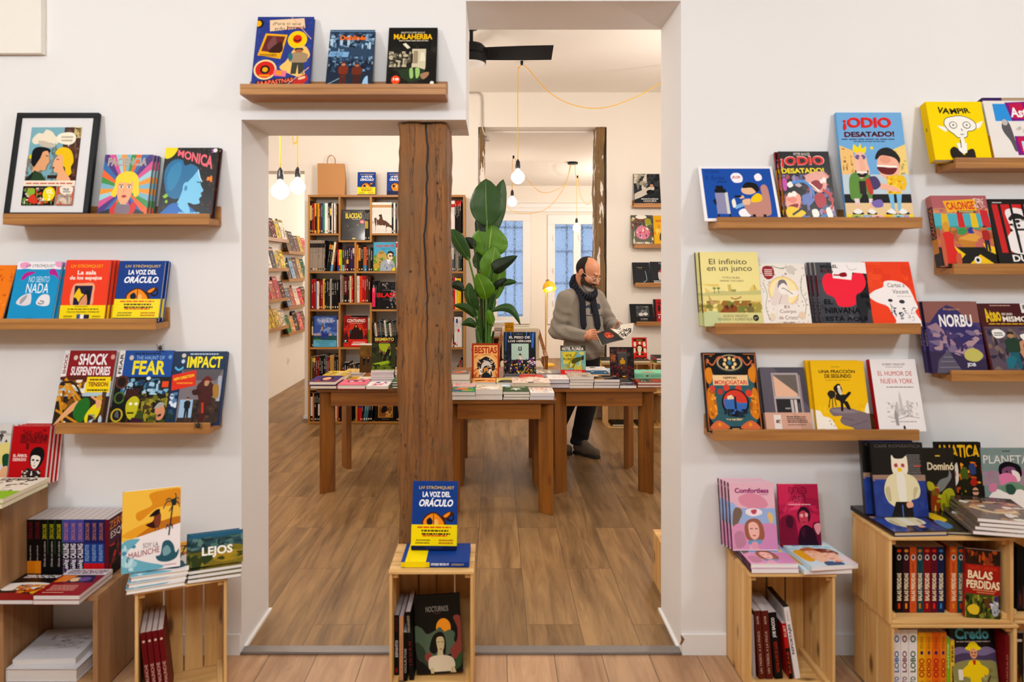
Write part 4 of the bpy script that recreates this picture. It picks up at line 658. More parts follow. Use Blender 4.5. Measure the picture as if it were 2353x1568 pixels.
wallbook('F', 2021.5, 2129, 826, .028, 1, 'efe8e6', '''t 27 6 76 9 4a4448 ROBERT MANKOFF;d 32 10.5 72 12 1 9a9090;t 14 17 88 23.5 d0302c EL HUMOR DE;t 18 27.5 88 34.5 d0302c NUEVA YORK;d 28 38.5 92 40.5 1 5a5456
l b8b0ae 1 54,76 54,46;p d0cac8 50,78 51,56 54,44 57,56 59,78;n 22 60 90 80 50 3.4 4 d8d2d0,c8c2c0,e0dad8,b8b2b0;r 40 64 48 80 c8c2c0;r 66 58 72 78 d0cac8;c b0a8a6 .8 22,80 44,83 66,80 90,82;p a8a2a0 36,78 40,70 44,78 44,92 38,92;d 24 86 84 88 1 a8a0a0;b 4a4448 52,94 55,92 57,96 53,97''', 'white hardback with red title, a pencil skyline and a red spine', spine='c8141c', dx=-.01)
wallbook('G', 2150, 2280, 234, .04, 1, 'f6d800', '''Q 20 9 40 12 40 22 16 20 2a2620 VA;Q 40 12 76 11 78 20 42 22 2a2620 MPIR;b f4efe6 26,40 30,30 44,26 60,25 74,30 82,37 82,46 74,51 66,52 64,60 56,63 46,62 40,56 32,50;b f4efe6 30,46 20,43 14,42 20,48 28,52;b f4efe6 82,40 90,36 96,34 92,42 84,47
c 2a2620 1 26,40 30,30 44,26 60,25 74,30 82,37 82,46 74,51 66,52 64,60 56,63 46,62 40,56 32,50 26,40;e 42 41 7 6 2a2620;e 42 41 6 5 f4efe6;e 66 41 7 6 2a2620;e 66 41 6 5 f4efe6;e 42 41 1.6 1.4 2a2620;e 66 41 1.6 1.4 2a2620;l 2a2620 1 55,47 57,51;l 2a2620 1 52,57 58,57;b f4efe6 50,64 56,62 57,72 50,72
b 3c352c 28,86 36,78 46,84 52,92 60,84 70,82 72,92 68,100 34,100;p f4efe6 42,72 60,72 58,88 50,90 44,84;l 2a2620 1.4 50,66 49,80''', 'thick plain yellow hardback with a thin white cartoon head', spine='f0ca00', sops='d 30 40 60 52 1 b09a10', mat='matte')
wallbook('G', 2287, 2400, 225, .03, 1, 'e9e2dc', '''r 0 0 100 5 4a2468;r 40 0 100 5 b8a088;r 18 10 100 38 3a9cdc;p 8a1a8c 44,8 100,6 100,36 52,38;p c81a5a 52,10 80,8 84,34 58,34;T 52 16 96 32 f4eef0 Aste;b 6a6468 28,46 34,36 44,40 48,54 50,70 54,82 46,86 40,70 30,56;e 36 40 6 5 c8c0bc;n 56 46 98 58 12 5 4 c8bcb4,d8ccc4;r 50 62 100 92 8a1a8c;p c81a5a 54,64 80,62 84,88 60,90;T 62 70 96 86 bfe0f0 Pol;r 0 96 100 100 4a2468''', 'white comic with purple and turquoise blocks beside the plain yellow book', spine='e4dccc', sops='r 0 0 100 6 4a2468;r 0 60 100 95 e8b020;v 26 12 74 56 4a8ab8 ASTERIOS POLYP')
wallbook('H', 2163.6, 2293.5, 450, .034, 1, 'c8706a', '''r 0 0 100 24 b86a70;n 0 18 100 30 20 10 3 c88a6a,d8a070;r 0 26 100 48 5ab4c0;r 0 44 100 50 48a090;p e0b818 14,26 24,26 26,48 12,48;p d0302c 42,24 52,24 54,46 42,46;p e8c420 66,24 76,26 78,46 66,46;p d02a3a 84,20 98,22 100,46 86,46;n 0 46 100 70 30 8 5 c8823a,a86a34,d89a48
p e0a84c 36,62 68,52 92,54 66,66;p c88a38 36,62 66,66 66,80 42,74;r 0 74 100 100 1a1614;p f0c818 28,72 46,84 30,96 8,88;p f0c818 50,98 72,84 96,98 70,100;p f0c818 80,68 100,74 100,84 84,78;b 4a9a5a 38,52 46,46 56,50 50,56 40,56;b 2a4a9a 58,48 66,46 68,54 58,54;b d89068 66,48 80,54 82,60 70,56;b d8a030 12,44 18,38 24,40 24,50 16,52;b d82a20 10,56 22,52 30,58 28,72 36,92 10,96 12,76;b c86a48 6,60 12,60 12,98 6,98;b c86a48 30,84 38,84 36,100 28,100;G 88 44 36 14 c88050 4a2418 b02a2a 2a2a3a;e 66 92 6 5 e8e4e0;e 66 92 3 2.6 1a1614
p f0b818 20,8 78,5 80,22 26,24;Q 24 10 75 8 76 20 28 21 d83a24 CALONGE;r 44 22 76 25 241e1a;d 46 22.5 74 24.8 1 e8d8b0;n 74 4 96 18 10 4 8 e0c0b0,d8a8a0;c e8d4c8 1 76,4 84,10 94,4;c e8d4c8 1 78,16 84,9 90,18''', 'colourful beach-bar comic with pink sky and a woman in red', spine='241c1a', sops='r 0 0 100 16 c87a70;v 20 18 80 60 f08a20 CALONGE;r 0 62 100 82 c88a2a', mat='gloss')
wallbook('H', 2300, 2415, 458, .016, 1, '201d1e', '''r 10 8 96 80 d02a2e;r 52 8 96 80 d82e30;b efe8e6 34,20 48,14 62,14 76,20 80,44 96,52 96,80 34,80 26,60 38,46;n 36 24 92 78 34 6 4 efe8e6,2a2426,b8b0ae;b 241e20 40,30 50,22 66,24 72,32 60,30;e 56 40 3 2 241e20;l 241e20 3 48,46 66,46;r 22 8 28 80 1a1718;r 46 8 51 80 1a1718;r 70 8 75 80 1a1718;d 12 4 32 7 1 d8d0cc;T 28 83 92 93 f0e8e4 DUMA''', 'black prison comic with red panels behind dark bars', mat='gloss')
wallbook('I', 2144, 2271.5, 693.5, .016, 2, '5a4a78', '''r 0 0 100 30 9a6a62;p 463c74 8,30 28,12 44,5 60,10 78,26 100,40 100,60 0,60;p a88a98 0,36 20,30 50,60 64,66 0,52;p 5c4c7c 0,34 30,58 0,66;p b89aa0 40,70 100,44 100,50 62,74;p 8a7894 20,54 60,66 40,72 0,56;n 0 40 100 80 40 8 6 5a4a78,8a7896,b096a0,4a3e6a;p 463a5a 0,70 40,72 80,84 100,80 100,100 0,100;b c8c070 62,74 74,66 88,68 96,76 84,84 66,82;p 6a6474 14,82 34,68 56,100 8,100;l 8a8490 1.4 18,84 44,84;l 8a8490 1.4 14,92 50,92;l 8a8490 1.4 24,78 40,78
t 36 9 66 13.5 d8a868 Anapurna;T 26 18.5 86 36 f2ecea NORBU;T 64 86 80 92 e8e4e8 JDB''', 'purple hardback with mountains and white title', spine='3c3260', sops='v 20 40 80 62 d8d0e0 NORBU', dx=-.012)
wallbook('I', 2280, 2395, 698, .016, 1, '5a1c24', '''r 4 34 100 97 6a5a68;n 4 36 100 97 60 9 4 5a4a5c,7a6a70,8a7468,3a3448;p c89a7a 60,60 100,44 100,97 80,97;r 88 0 100 14 efe8e4;T 92 2 99 9 1a1a1a 8;b f0ece8 18,40 34,38 44,44 36,50 22,50;b f0ece8 74,46 96,44 98,50 80,54;d 21 42 40 48 2 4a4448;G 54 42 52 30 b8906a 2a2a26 2a4a3a 1f6a7a;b 2a7a8a 34,82 46,76 56,80 46,92 36,94;l 8a3a24 6 78,60 80,90
Q 8 8 42 6 44 26 12 28 e8c424 Ateo;T 46 14 68 17.5 e8dcd0 DE UNO;T 46 19 96 27 f4ece0 MISMO;d 12 29 96 31.5 1 e8c424;d 24 2 70 4.5 1 d8b0a0''', 'maroon comic with yellow gothic title at the edge of the wall', mat='gloss')
# toy spiders
def spider(px, py, y, k, label):
    b = MB(); b.lathe([(0.0003, -.008), (.005, -.006), (.0075, 0), (.005, .006), (.0003, .008)], 12)
    b.lathe([(0.0003, .006), (.004, .008), (.004, .011), (.0003, .014)], 10)
    body = b.build('toy_spider', M['blackp'], smooth=True); body.location = P(px, py, y); tag(body, label, 'toy spider', 'black plastic spiders')
    for s in (-1, 1):
        for j in range(4):
            a = math.radians(-55+37*j)
            q = MB().tube([(s*.004, -.001, .002), (s*.013*math.cos(a*.6), -.004, .004+.014*math.sin(a)), (s*.018, .001, .002+.019*math.sin(a))], [.0011, .001, .0006], 6); q.build('leg', M['blackp'], body, True)
    return body
spider(368, 801, 2.858, 1, 'black plastic spider perched on top of the blue-topped horror album')
spider(455, 979, YF-.006, 1, 'black plastic spider stuck to the ledge front')
# ------------------------------------------------------------------ pine crates
def crate(label, mat4, w, d, h, upright=True, group=None, gaps=True):
    """open towards -y; local origin at the front bottom corner. upright: slats of the sides run vertically"""
    root = empty('wooden_crate', label, 'crate', mat4, group); t = 0.011; mz, mx, my = M['pinez'], M['pine'], M['piney']
    n = max(3, round(d/0.085)); g = 0.006
    for s, nm in ((0, 'side_panel'), (w-t, 'side_panel')):
        b = MB(); sw = (d-g*(n-1))/n
        if upright:
            for i in range(n): b.box((s, i*(sw+g), 0), (s+t, i*(sw+g)+sw, h))
        else:
            n2 = max(3, round(h/.1)); sh = (h-g*(n2-1))/n2
            n3 = max(3, round(d/0.075)); sw = (d-g*(n3-1))/n3
            for i in range(n3): b.box((s, i*(sw+g), 0), (s+t, i*(sw+g)+sw, h))
        bevel(b.build(nm, mz, root), 0.0016)
    for z, nm in ((0.0, 'bottom_panel'), (h-t, 'top_panel')):
        b = MB(); n2 = max(3, round(d/0.085)); sw = (d-g*(n2-1))/n2
        for i in range(n2): b.box((t+.0005 if nm == 'bottom_panel' else -0.003, i*(sw+g)-(0.004 if nm == 'top_panel' and i == 0 else 0), z+(0.0006 if nm == 'top_panel' else 0)), (w-t-.0005 if nm == 'bottom_panel' else w+0.003, i*(sw+g)+sw, z+t+(0.0006 if nm == 'top_panel' else 0)))
        bevel(b.build(nm, mx, root), 0.0016)
    b = MB(); n2 = max(3, round(w/0.085)); sw = (w-2*t-.002-g*(n2-1))/n2
    for i in range(n2): x = t+.001+i*(sw+g); b.box((x, d-t, t+.001), (x+sw, d-.0005, h-t-.001))
    bevel(b.build('back_panel', mz, root), 0.0016)
    c = 0.02
    for x in (t+.0005, w-t-c-.0005):
        for z in (t+.0005, h-t-c-.0005): bevel(MB().box((x, 0.012, z), (x+c, d-t-.001, z+c)).build('corner_rail', my, root), 0.0016)
    return root
XC = PX(895, 2.63); WC = 0.322
crate('pine crate standing on end before the timber post', Matrix.Translation((XC, 2.625, 0)), WC, 0.262, 0.46)
crate('pine crate under the pale pink comics, holding leaning brown books', Matrix.Translation((.975, 2.62, 0)), .332, .258, .452)
AL = math.atan2(2.57-2.45, 1.292-1.008)
crate('turned pine crate under the palm tree cover holding dark red books', Matrix.Translation((-1.292, 2.45, 0)) @ Matrix.Rotation(AL, 4, 'Z'), .308, .25, .462)
crate('upper crate of the pair beside the pink comics, full of numbered comics', Matrix.Translation((1.444, 2.50, .3215)), .455, .26, .318, False)
crate('lower crate of the stacked pair holding white and orange spines', Matrix.Translation((1.452, 2.50, 0)), .46, .26, .319, False)
crate('upper crate cut by the frame edge beside the numbered comics', Matrix.Translation((1.912, 2.53, .3215)), .455, .26, .318, False)
crate('lower crate cut by the frame edge beside the woman-in-yellow comic', Matrix.Translation((1.925, 2.53, 0)), .455, .26, .319, False)
crate('small pine crate half hidden behind the doorway jamb', Matrix.Translation((PX(1501.5, 3.56), 3.27, 0.0)), .46, .29, .265, False)
# ------------------------------------------------------------------ laminate display blocks in the corner
def block(label, x0, x1, y0, y1, h, open_front):
    root = empty('display_block', label, 'display unit', Matrix.Translation((x0, y0, 0))); w, d, t = x1-x0, y1-y0, .019
    for x in (0, w-t): bevel(MB().box((x, 0, 0), (x+t, d, h-t-.0004)).build('side_panel', M['lam'], root), .001)
    bevel(MB().box((0, 0, h-t), (w, d, h)).build('top_panel', M['lamx'], root), .001)
    MB().box((t+.0004, .0, 0.03), (w-t-.0004, d-.02, 0.03+t)).build('bottom_panel', M['lamx'], root)
    if open_front == 0: MB().box((t+.0004, d-.012, .05), (w-t-.0004, d-.002, h-t-.001)).build('back_panel', M['lam'], root)
block('tall wood-grain display block under the red comics', -2.35, -1.888, 2.615, 2.885, .734, 0)
block('low wood-grain display block with purple comic row on top', -1.886, -1.508, 2.593, 2.885, .38, 1)
# --- on the tall block
RED = book_meshes(.152, .235, .014, 'c4101c', '''n 22 5 98 30 30 6 4 8a0c18,a01018;r 22 14 96 30 8e0e1a;n 22 14 96 30 24 4 5 6a0a14,b4121e;r 40 30 48 40 7a0c16;T 8 47 46 53 f4e0d8 EL ÁRBOL;T 8 54.5 44 60 f4e0d8 DESNUDO
b 1c1618 54,46 62,38 78,36 90,42 92,54 86,66 74,74 60,70 54,60;b efe2d8 58,52 70,50 82,54 80,64 72,72 64,72 58,64;e 63 58 4 1.6 2a2022;e 75 59 4 1.6 2a2022;l 3a2a2a 1 68,60 67,65;l 7a4a44 1.4 65,68 70,68;b 3a2e2c 36,84 50,72 70,76 84,74 86,90 60,100 36,100;n 36 76 86 98 24 4 6 d8c8b8,efe2d4,2a2022''', None, '', False, 'print', None, None, 'e8dcd4')
y0 = 2.795; a = .17
for k in range(4):
    m4 = lean_matrix(PX(16, y0)+.006*k, y0+.0165*k, .7355+.014*math.sin(a)+.001, a)
    if k == 0: rb = book(RED, m4, 'front red comic with a black-haired woman beside the short ledge', 'red comics on the tall block')
    else: copy_tree(rb, m4, 'red comic, %s of its pile, peeking out behind the black-haired woman' % NUM[k], 'red comics on the tall block')
g1 = book_meshes(.16, .24, .013, 'ded8d4', 'n 50 10 100 60 20 9 3 5a5450,8a8480,c8c2bc;b e8d890 60,40 96,30 100,60 70,66;b 1f5a3a 84,52 100,50 100,72 88,70;b e8b890 84,74 100,70 100,92 80,94', None, '', False, 'print', None, None, 'cfc6c2')
for k in range(2):
    m4 = lean_matrix(PX(-78, y0)+.012*k, y0+.016*k+.002, .7355+.013*math.sin(a)+.001, a)
    if k == 0: gb = book(g1, m4, 'pale comic at the frame edge next to the red comics', 'pale comics on the tall block')
    else: copy_tree(gb, m4, 'pale grey comic behind the one at the frame edge', 'pale comics on the tall block')
def flat_matrix(x, y, z, yaw=0.0):
    """book lying face up: cover to +z, bottom edge towards -y, origin at front left bottom of the lying book (z = lower face)"""
    return Matrix.Translation((x, y, z)) @ Matrix.Rotation(yaw, 4, 'Z') @ Matrix.Rotation(-math.pi/2, 4, 'X')
def lay(ms, t, x, y, z, label, group=None, yaw=0.0):
    return book(ms, flat_matrix(x, y, z+t, yaw), label, group)
ESP = book_meshes(.2, .26, .017, 'efe4d4', 'r 0 64 100 100 9ac020;n 10 10 90 64 40 7 4 efe0d0,5a5048,3a342e,d8c8b4,f4e8d8;T 12 4 88 14 2a2420 ESPERA;n 20 66 70 92 12 7 3 86b018,b0d040', None, '', False, 'print', '8ab820', None, 'e6d4b4')
for k in range(2):
    m4 = flat_matrix(PX(4, 2.52)-.2+.002*k, 2.52+.004*k, .7355+.0182*(k+1))
    if k == 0: eb = book(ESP, m4, 'lower cream paperback with green foot lying on the tall block', 'cream and green paperbacks on the tall block')
    else: copy_tree(eb, m4, 'upper cream paperback with green foot lying on the tall block', 'cream and green paperbacks on the tall block')
# --- on the low block: row of spines, two flat comics
xs = [62, 78, 94.5, 110.5, 127, 143.5, 160, 176.5, 192.5, 209, 224.5, 240]
SP = [('1c1618', 'v 22 4 78 34 8e2030 ZEROCALCARE;v 36 45 66 72 d8ccc0 Una profecia;r 0 72 100 97 e8921c')]*2+[('141416', 'l 3a7a4a 8 98,0 98,60;v 22 8 78 34 d8d020 ZEROCALCARE;v 36 38 66 82 d8ccc0 Olvida mi nombre')]*3+[('5a58a4', 'r 0 40 100 100 2a1c34;v 24 6 76 36 d8907a ZEROCALCARE;V 10 42 90 94 efe8f0 KOBANE CALLING;n 0 70 100 100 14 14 3 6a3a7a,1c1428')]*3+[('2e3272', 'r 0 42 100 76 28559c;r 0 76 100 100 d01c24;v 24 6 76 36 d8905a ZEROCALCARE;v 20 44 80 72 bcd0ec ESQUELETOS')]*3
zb = .3812
for k, (c, ops) in enumerate(SP):
    w_ = (xs[k+1]-xs[k])*2.75/FPX-.0006
    me = spine_box(w_, .232, .132, c, ops, 'd0c4c0', k)
    nm = ['black spine with orange foot', 'black spine with yellow-green title', 'violet spine with white title', 'indigo spine with red foot'][0 if k < 2 else 1 if k < 5 else 2 if k < 8 else 3]
    o = link('book', me, None, Matrix.Translation((PX(xs[k], 2.75), 2.75, zb)))
    tag(o, '%s, %s in the comic row on the low block' % (nm, NUM[k]), 'book', 'spine row on the low block')
x1 = PX(241, 2.75)
me = MB(); me.box((0, 0, 0), (.016, .132, .232), '7a1c2c', {4: 'd0c4c0'}); Art(me, lambda u, v, n: (.016+6e-5*n, u/100*.132, .232-v/100*.232), 2).run('r 0 0 100 46 5a1a3a;q 4 6 90 4 90 18 4 20 e8921c ZERO;q 10 24 90 22 90 36 10 38 efe4dc ESQU;r 0 46 100 100 2a1a18;n 0 46 100 100 16 14 3 8a2a2c,1a1614,c83030')
o = me.build('book', M['print']); o.location = (x1, 2.75, zb); tag(o, 'crimson comic closing the spine row beside the palm tree cover', 'book', 'spine row on the low block')
Z1 = book_meshes(.17, .222, .0165, 'a81c24', 'r 0 0 100 24 dcd2d4;Q 6 4 96 4 96 12 6 12 3a2a5a ZEROCALCARE;T 8 13 90 21 4a3a6a ESQUELETOS;r 0 24 100 100 8c1a22;p 2a2a44 20,26 80,24 92,52 14,54;e 46 42 12 8 e8c8a0;e 66 40 14 8 7a5a9a;p e88a2c 6,26 40,26 30,50 4,52;r 0 56 100 100 a01c24;d 10 62 74 84 4 d8a090;d 10 88 60 92 1 e8c0b0', None, '', False, 'gloss', None, None, 'd8ccc8')
for k in range(2):
    m4 = flat_matrix(PX(79, 2.53)+.001*k, 2.522, .3808+.0178*(k+1))
    if k == 0: b1 = book(Z1, m4, 'lower red and purple comic lying flat on the low block', 'flat red comics on the low block')
    else: copy_tree(b1, m4, 'upper red and purple comic lying flat on the low block', 'flat red comics on the low block')
Z2 = book_meshes(.19, .222, .016, '2a1c1a', 'r 0 0 100 30 241a1c;Q 14 6 96 6 96 18 14 18 efe4e0 ZEROCALCARE;b efe4dc 0,44 30,36 70,36 96,44 84,58 50,62 10,66;n 30 44 96 90 40 9 4 e8921c,c85a20,b08058,3a2a24,f0b030;b a02428 0,80 40,74 90,84 100,100 0,100', None, '', False, 'gloss', None, None, 'd8ccc8')
book(Z2, flat_matrix(PX(79, 2.53)-.192, 2.526, .3808+.0162), 'comic with orange figures lying at the frame edge on the low block')
# big white portfolios inside the low block
for k, (x, y, z, w_, d_, t_, yaw, lab) in enumerate(((-1.862, 2.6, .0496, .27, .25, .05, 0, 'thick white boxed volume lying on the floor of the low block'), (-1.85, 2.62, .1, .235, .22, .022, .05, 'white softcover volume with a faint drawing on the boxed volume'))):
    ms = book_meshes(w_, d_, t_, 'd8d2d2', 'n 20 20 90 70 26 8 5 b8b0b0,9a9294,e4dede,c4bcbc;l 8a8284 1 20,70 80,60' if k else 'n 10 10 90 90 10 10 3 cfc8c8,dcd6d6', None, '', k == 0, 'matte', None, None, 'd8cec8')
    lay(ms, t_, x, y, z, lab, None, yaw)
# --- turned crate: stack, leaning cover, small landscape pair, spines inside
C1 = Matrix.Translation((-1.292, 2.45, 0)) @ Matrix.Rotation(AL, 4, 'Z'); ztop = .4638
MAL = book_meshes(.193, .285, .017, 'efe6e4', '''r 0 0 100 62 f2c452;b e09a28 24,28 50,20 46,6 80,2 100,4 100,22 60,24 30,38;b e8aa34 0,54 30,44 60,40 90,44 60,48 20,58;b c8801e 24,58 50,46 74,40 100,38 100,50 70,56 40,60;p efe6e4 0,62 100,46 100,62
b 7ab4c4 0,64 30,60 20,68 6,76 16,82 44,90 70,96 60,100 0,100;b a8d0d8 0,70 12,72 8,80 26,88 20,94 0,90;n 0 66 24 98 14 5 4 5a9ab0,c8e0e4;b 4a1a14 40,44 52,40 56,30 62,28 66,34 64,46 54,49;b 8a4a34 54,34 62,30 66,36 64,46 56,46;b 2a1814 46,34 56,27 64,26 62,32 54,34;l 8a5a40 1.6 57,46 57,52;l 8a5a40 1.6 62,46 62,52
l 2a3038 2.4 86,24 80,60;c 3a5048 1.6 88,18 76,18 70,26;c 3a5048 1.6 88,18 80,14 74,16;c 3a5048 1.6 88,18 92,12 90,8;c 3a5048 1.6 88,18 96,20 98,26;c 2a3a34 1.6 88,18 84,26 80,30;c 4a6a58 1.6 88,18 94,14 97,16;b 2a3a38 84,16 92,15 92,22 86,23;n 74 44 88 52 10 2.6 3 4a4a4a,8a8a88,8a2a24
b 3a6876 58,84 66,82 70,68 80,66 88,72 92,82 98,78 94,88 80,92 64,90;b 86aab0 70,76 78,72 84,80 78,84 71,84;q 36 66 62 66 62 72 36 72 9a8a8a SOY LA;q 12 76 64 72 64 79 12 83 b05a5a MALINCHE;d 70 95 96 97 1 d89090''', '8c1c24', '', True, 'print')
for k in range(3):
    m4 = C1 @ Matrix.Translation((-.028+.006*k, -.016+.008*k, ztop+.0184*k+.017)) @ Matrix.Rotation(-.04*(k == 2), 4, 'Z') @ Matrix.Rotation(-math.pi/2, 4, 'X')
    if k == 0: mb_ = book(MAL, m4, 'bottom yellow and white palm-tree hardback lying on the turned crate', 'palm tree hardbacks')
    else: copy_tree(mb_, m4, '%s palm-tree hardback lying in the stack on the turned crate' % ['', 'middle', 'top'][k], 'palm tree hardbacks')
a = .16
m4 = C1 @ Matrix.Translation((-.046, .022, ztop+.0585+.017*math.sin(a))) @ Matrix.Rotation(-.03, 4, 'Z') @ Matrix.Rotation(-a, 4, 'X')
copy_tree(mb_, m4, 'upright palm-tree hardback leaning above its own stack')
LEJ = book_meshes(.185, .115, .013, '3a5a62', 'r 0 0 100 14 2f6a84;n 0 12 100 60 40 12 4 3a5a5a,5a7a74,2a4448,6a8a84;b 8a7a2a 0,60 30,56 70,44 100,50 100,100 0,100;b b0902c 40,72 70,58 100,66 100,84 60,92;b 3a4a24 0,70 26,60 44,76 20,100 0,100;n 0 50 100 100 20 10 8 6a6a28,9a8a34,4a4a1c;T 22 42 80 76 f4efe4 LEJOS', None, '', False, 'gloss', None, None, 'e6dcd6')
for k in range(3):
    m4 = C1 @ Matrix.Translation((.172+.002*k, -.008+.004*k, ztop+.0142*k+.013)) @ Matrix.Rotation(-.06+.02*k, 4, 'Z') @ Matrix.Rotation(-math.pi/2, 4, 'X')
    if k == 0: lb = book(LEJ, m4, 'bottom landscape-format jungle comic lying on the turned crate', 'landscape jungle comics')
    else: copy_tree(lb, m4, '%s landscape-format jungle comic lying on the turned crate' % ['', 'middle', 'top'][k], 'landscape jungle comics')
for k in range(2):
    a = .3; m4 = C1 @ Matrix.Translation((.18-.012*k, .012+.016*k, ztop+.0445+.013*math.sin(a))) @ Matrix.Rotation(-.05, 4, 'Z') @ Matrix.Rotation(-a, 4, 'X')
    copy_tree(lb, m4, ['front standing landscape jungle comic with white title above its stack', 'rear landscape jungle comic standing behind the white-titled one'][k], 'landscape jungle comics')
me = spine_box(.017, .285, .195, '7c1620', 'v 20 42 80 90 d8b8a8 SOY LA MALINCHE;e 50 12 26 1.6 e8c8b8', 'd4c6c0', 3)
for k in range(4):
    roll = .09+.004*k; o = link('book', me, None, C1 @ Matrix.Translation((.040+.0205*k, .03, .0125+.0)) @ Matrix.Rotation(-roll, 4, 'Y'))
    tag(o, 'dark red spine, %s from the crate side, leaning inside the turned crate' % NUM[k], 'book', 'dark red spines in the turned crate')
# --- centre crate
OR = book_meshes(.184, .265, .019, '1c4c96', ORA+';'+O2, '1c4c96', 'r 0 58 100 100 f0d400;w 26 8 74 26 f0d020 LIV STRÖMQUIST;W 20 30 80 56 fff LA VOZ DEL ORÁCULO', True, 'print', None, OBAND)
zt = .4628; a = .2
# lying copy: spine towards the room
m4 = Matrix(((0, 0, 1, PX(921, 2.65)), (1, 0, 0, 2.652), (0, 1, 0, zt+.0016), (0, 0, 0, 1)))
lo = book(OR, m4, 'blue hardback with yellow band lying flat on the middle crate', 'blue suitcase-cover hardbacks')
m4 = lean_matrix(PX(944.5, 2.755), 2.755, zt+.023+.019*math.sin(a), a, .01)
copy_tree(lo, m4, 'blue hardback with yellow band leaning upright against the timber post')
def spine_book(label, x, y, z, w_, h_, d_, col, ops, top='cfc2bc', roll=0.0, yaw=0.0, group=None, mat='print'):
    o = link('book', spine_box(w_, h_, d_, col, ops, top, 2, 'book', mat), None, Matrix.Translation((x, y, z)) @ Matrix.Rotation(yaw, 4, 'Z') @ Matrix.Rotation(roll, 4, 'Y'))
    return tag(o, label, 'book', group)
yc = 2.672
spine_book('black spine with white title against the side of the middle crate', XC+.0125, yc, .0325, .018, .235, .19, '1a1614', 'v 22 4 70 28 7a2a20 ZEROCALCARE;V 20 42 80 70 cfc6c0 ESPANTO;r 20 88 70 96 8a1c1c', 'a89e9c')
spine_book('peach spine second from the side of the middle crate', XC+.032, yc, .0125, .0155, .25, .19, 'cf9c74', 'v 30 30 66 84 a87450 EXTERIOR', 'c0b0b4')
spine_book('low black spine third from the side of the middle crate', XC+.049, yc-.004, .0125, .0145, .19, .19, '16130f', 'V 22 34 78 84 a8a09a OCULTOS', 'b8aeb0')
spine_book('black spine with red letters leaning on the night-garden cover', PX(940.5, yc), yc, .0125, .0185, .268, .19, '1a1512', 'v 24 6 74 30 c8b89a FERNANDO;v 26 44 76 78 a02820 I O U A N', 'c8bab8', -.055)
NOC = book_meshes(.184, .29, .016, '15120f', '''t 25 15 74 22 a8a094 NOCTURNOS;d 42 23.5 58 25 1 7a4a34;e 62 43 16 12 f0a028;p 15120f 0,30 20,34 40,46 40,60 0,60;b 5f6f5a 0,40 14,42 26,50 44,46 54,42 64,48 74,46 86,50 84,60 92,66 80,74 60,80 30,84 10,78 0,62;b 3f4c3a 0,60 16,66 24,78 28,92 16,86 4,80;b 93493e 84,30 96,28 100,36 100,70 92,84 78,80 76,70 90,60 92,44;b 93493e 20,76 34,74 32,86 22,84;b 3a5a3a 100,74 86,84 80,96 96,92
b 14110f 36,56 44,50 56,48 64,54 66,68 62,78 50,72 40,76 30,70;b cdbb92 46,56 60,55 62,66 56,74 48,70;p cdbb92 48,70 58,70 60,80 46,80;l 5a4a34 1 48,61 52,61;l 5a4a34 1 56,61 60,61;l 8a5a44 1.2 52,70 57,70
b dcccb2 28,82 40,78 64,78 80,82 84,92 76,94 74,100 38,100 38,94 28,94;p cdbb92 30,93 38,93 40,100 32,100;p cdbb92 76,93 82,92 86,100 78,100;r 38 98 74 100 1f2c2e''', None, '', True, 'gloss', None, None, 'c8bab0')
book(NOC, lean_matrix(PX(957, 2.7), 2.70, .0145+.016*math.sin(.2), .2, -.06), 'black night-garden cover with a woman in white shirt inside the middle crate')
# --- pink comics crate
X0 = .975; zt = .4545
COM = book_meshes(.182, .262, .0165, 'e6b4c4', '''r 0 0 100 40 e8bcc8;b e09aae 20,22 40,16 60,17 78,24 84,34 66,40 50,42 36,36 24,32;r 0 38 100 60 a8b8dc;b a8bce0 0,30 20,38 40,50 100,44 100,62 0,62;b f4e4e8 36,40 50,38 66,40 70,46 50,50 34,46;b c85a74 46,41 58,40 56,46 48,46;b 8a7468 4,50 10,38 22,38 26,46 16,60 12,74 4,70;b e8c47a 82,48 88,44 94,52 88,62;b e0a0c0 0,70 20,60 40,72 34,100 0,100;b d898c0 60,66 84,60 100,66 100,100 60,100;b c890a8 6,76 24,72 30,90 10,96
b a8705a 30,62 42,54 60,54 70,64 72,80 62,86 40,86 30,78;b f2c0b4 38,62 50,58 60,64 60,78 50,84 40,78;l 5a3a3a 1.2 41,68 47,68;l 5a3a3a 1.2 52,68 58,68;l a84a4a 1.4 46,78 53,78;b 7aa8c8 36,86 64,84 62,90 40,91;b e8a8b8 44,88 56,88 54,100 44,98;l e8d8e4 1.4 0,99 100,99
Q 12 8 88 8 88 15.5 12 15.5 a01a78 Comfortless;d 66 16.5 88 19 1 c87a9a''', '4a1c3c', 'v 30 26 70 62 d8b8c0 COMFORTLESS;r 24 6 76 10 c8a0b0;r 24 80 76 96 6a3a5a', False, 'print', None, None, 'ece2e0')
for k in range(2):
    m4 = flat_matrix(X0+.008-.001*k, 2.616+.004*k, zt+.0182*(k+1), 0)
    if k == 0: cb = book(COM, m4, 'lower pale pink comic lying flat on the crate', 'pale pink comics')
    else: copy_tree(cb, m4, 'upper pale pink comic lying flat on the crate', 'pale pink comics')
a = .19
for k in range(4):
    m4 = lean_matrix(PX(1684, 2.735)-.0075*k, 2.735+.019*k, zt+.036+.0165*math.sin(a), a)
    copy_tree(cb, m4, ['pale pink comic with magenta title standing in front', 'pale pink comic directly behind the front standing one', 'pale pink comic third in the standing row', 'pale pink comic last in the standing row'][k], 'pale pink comics')
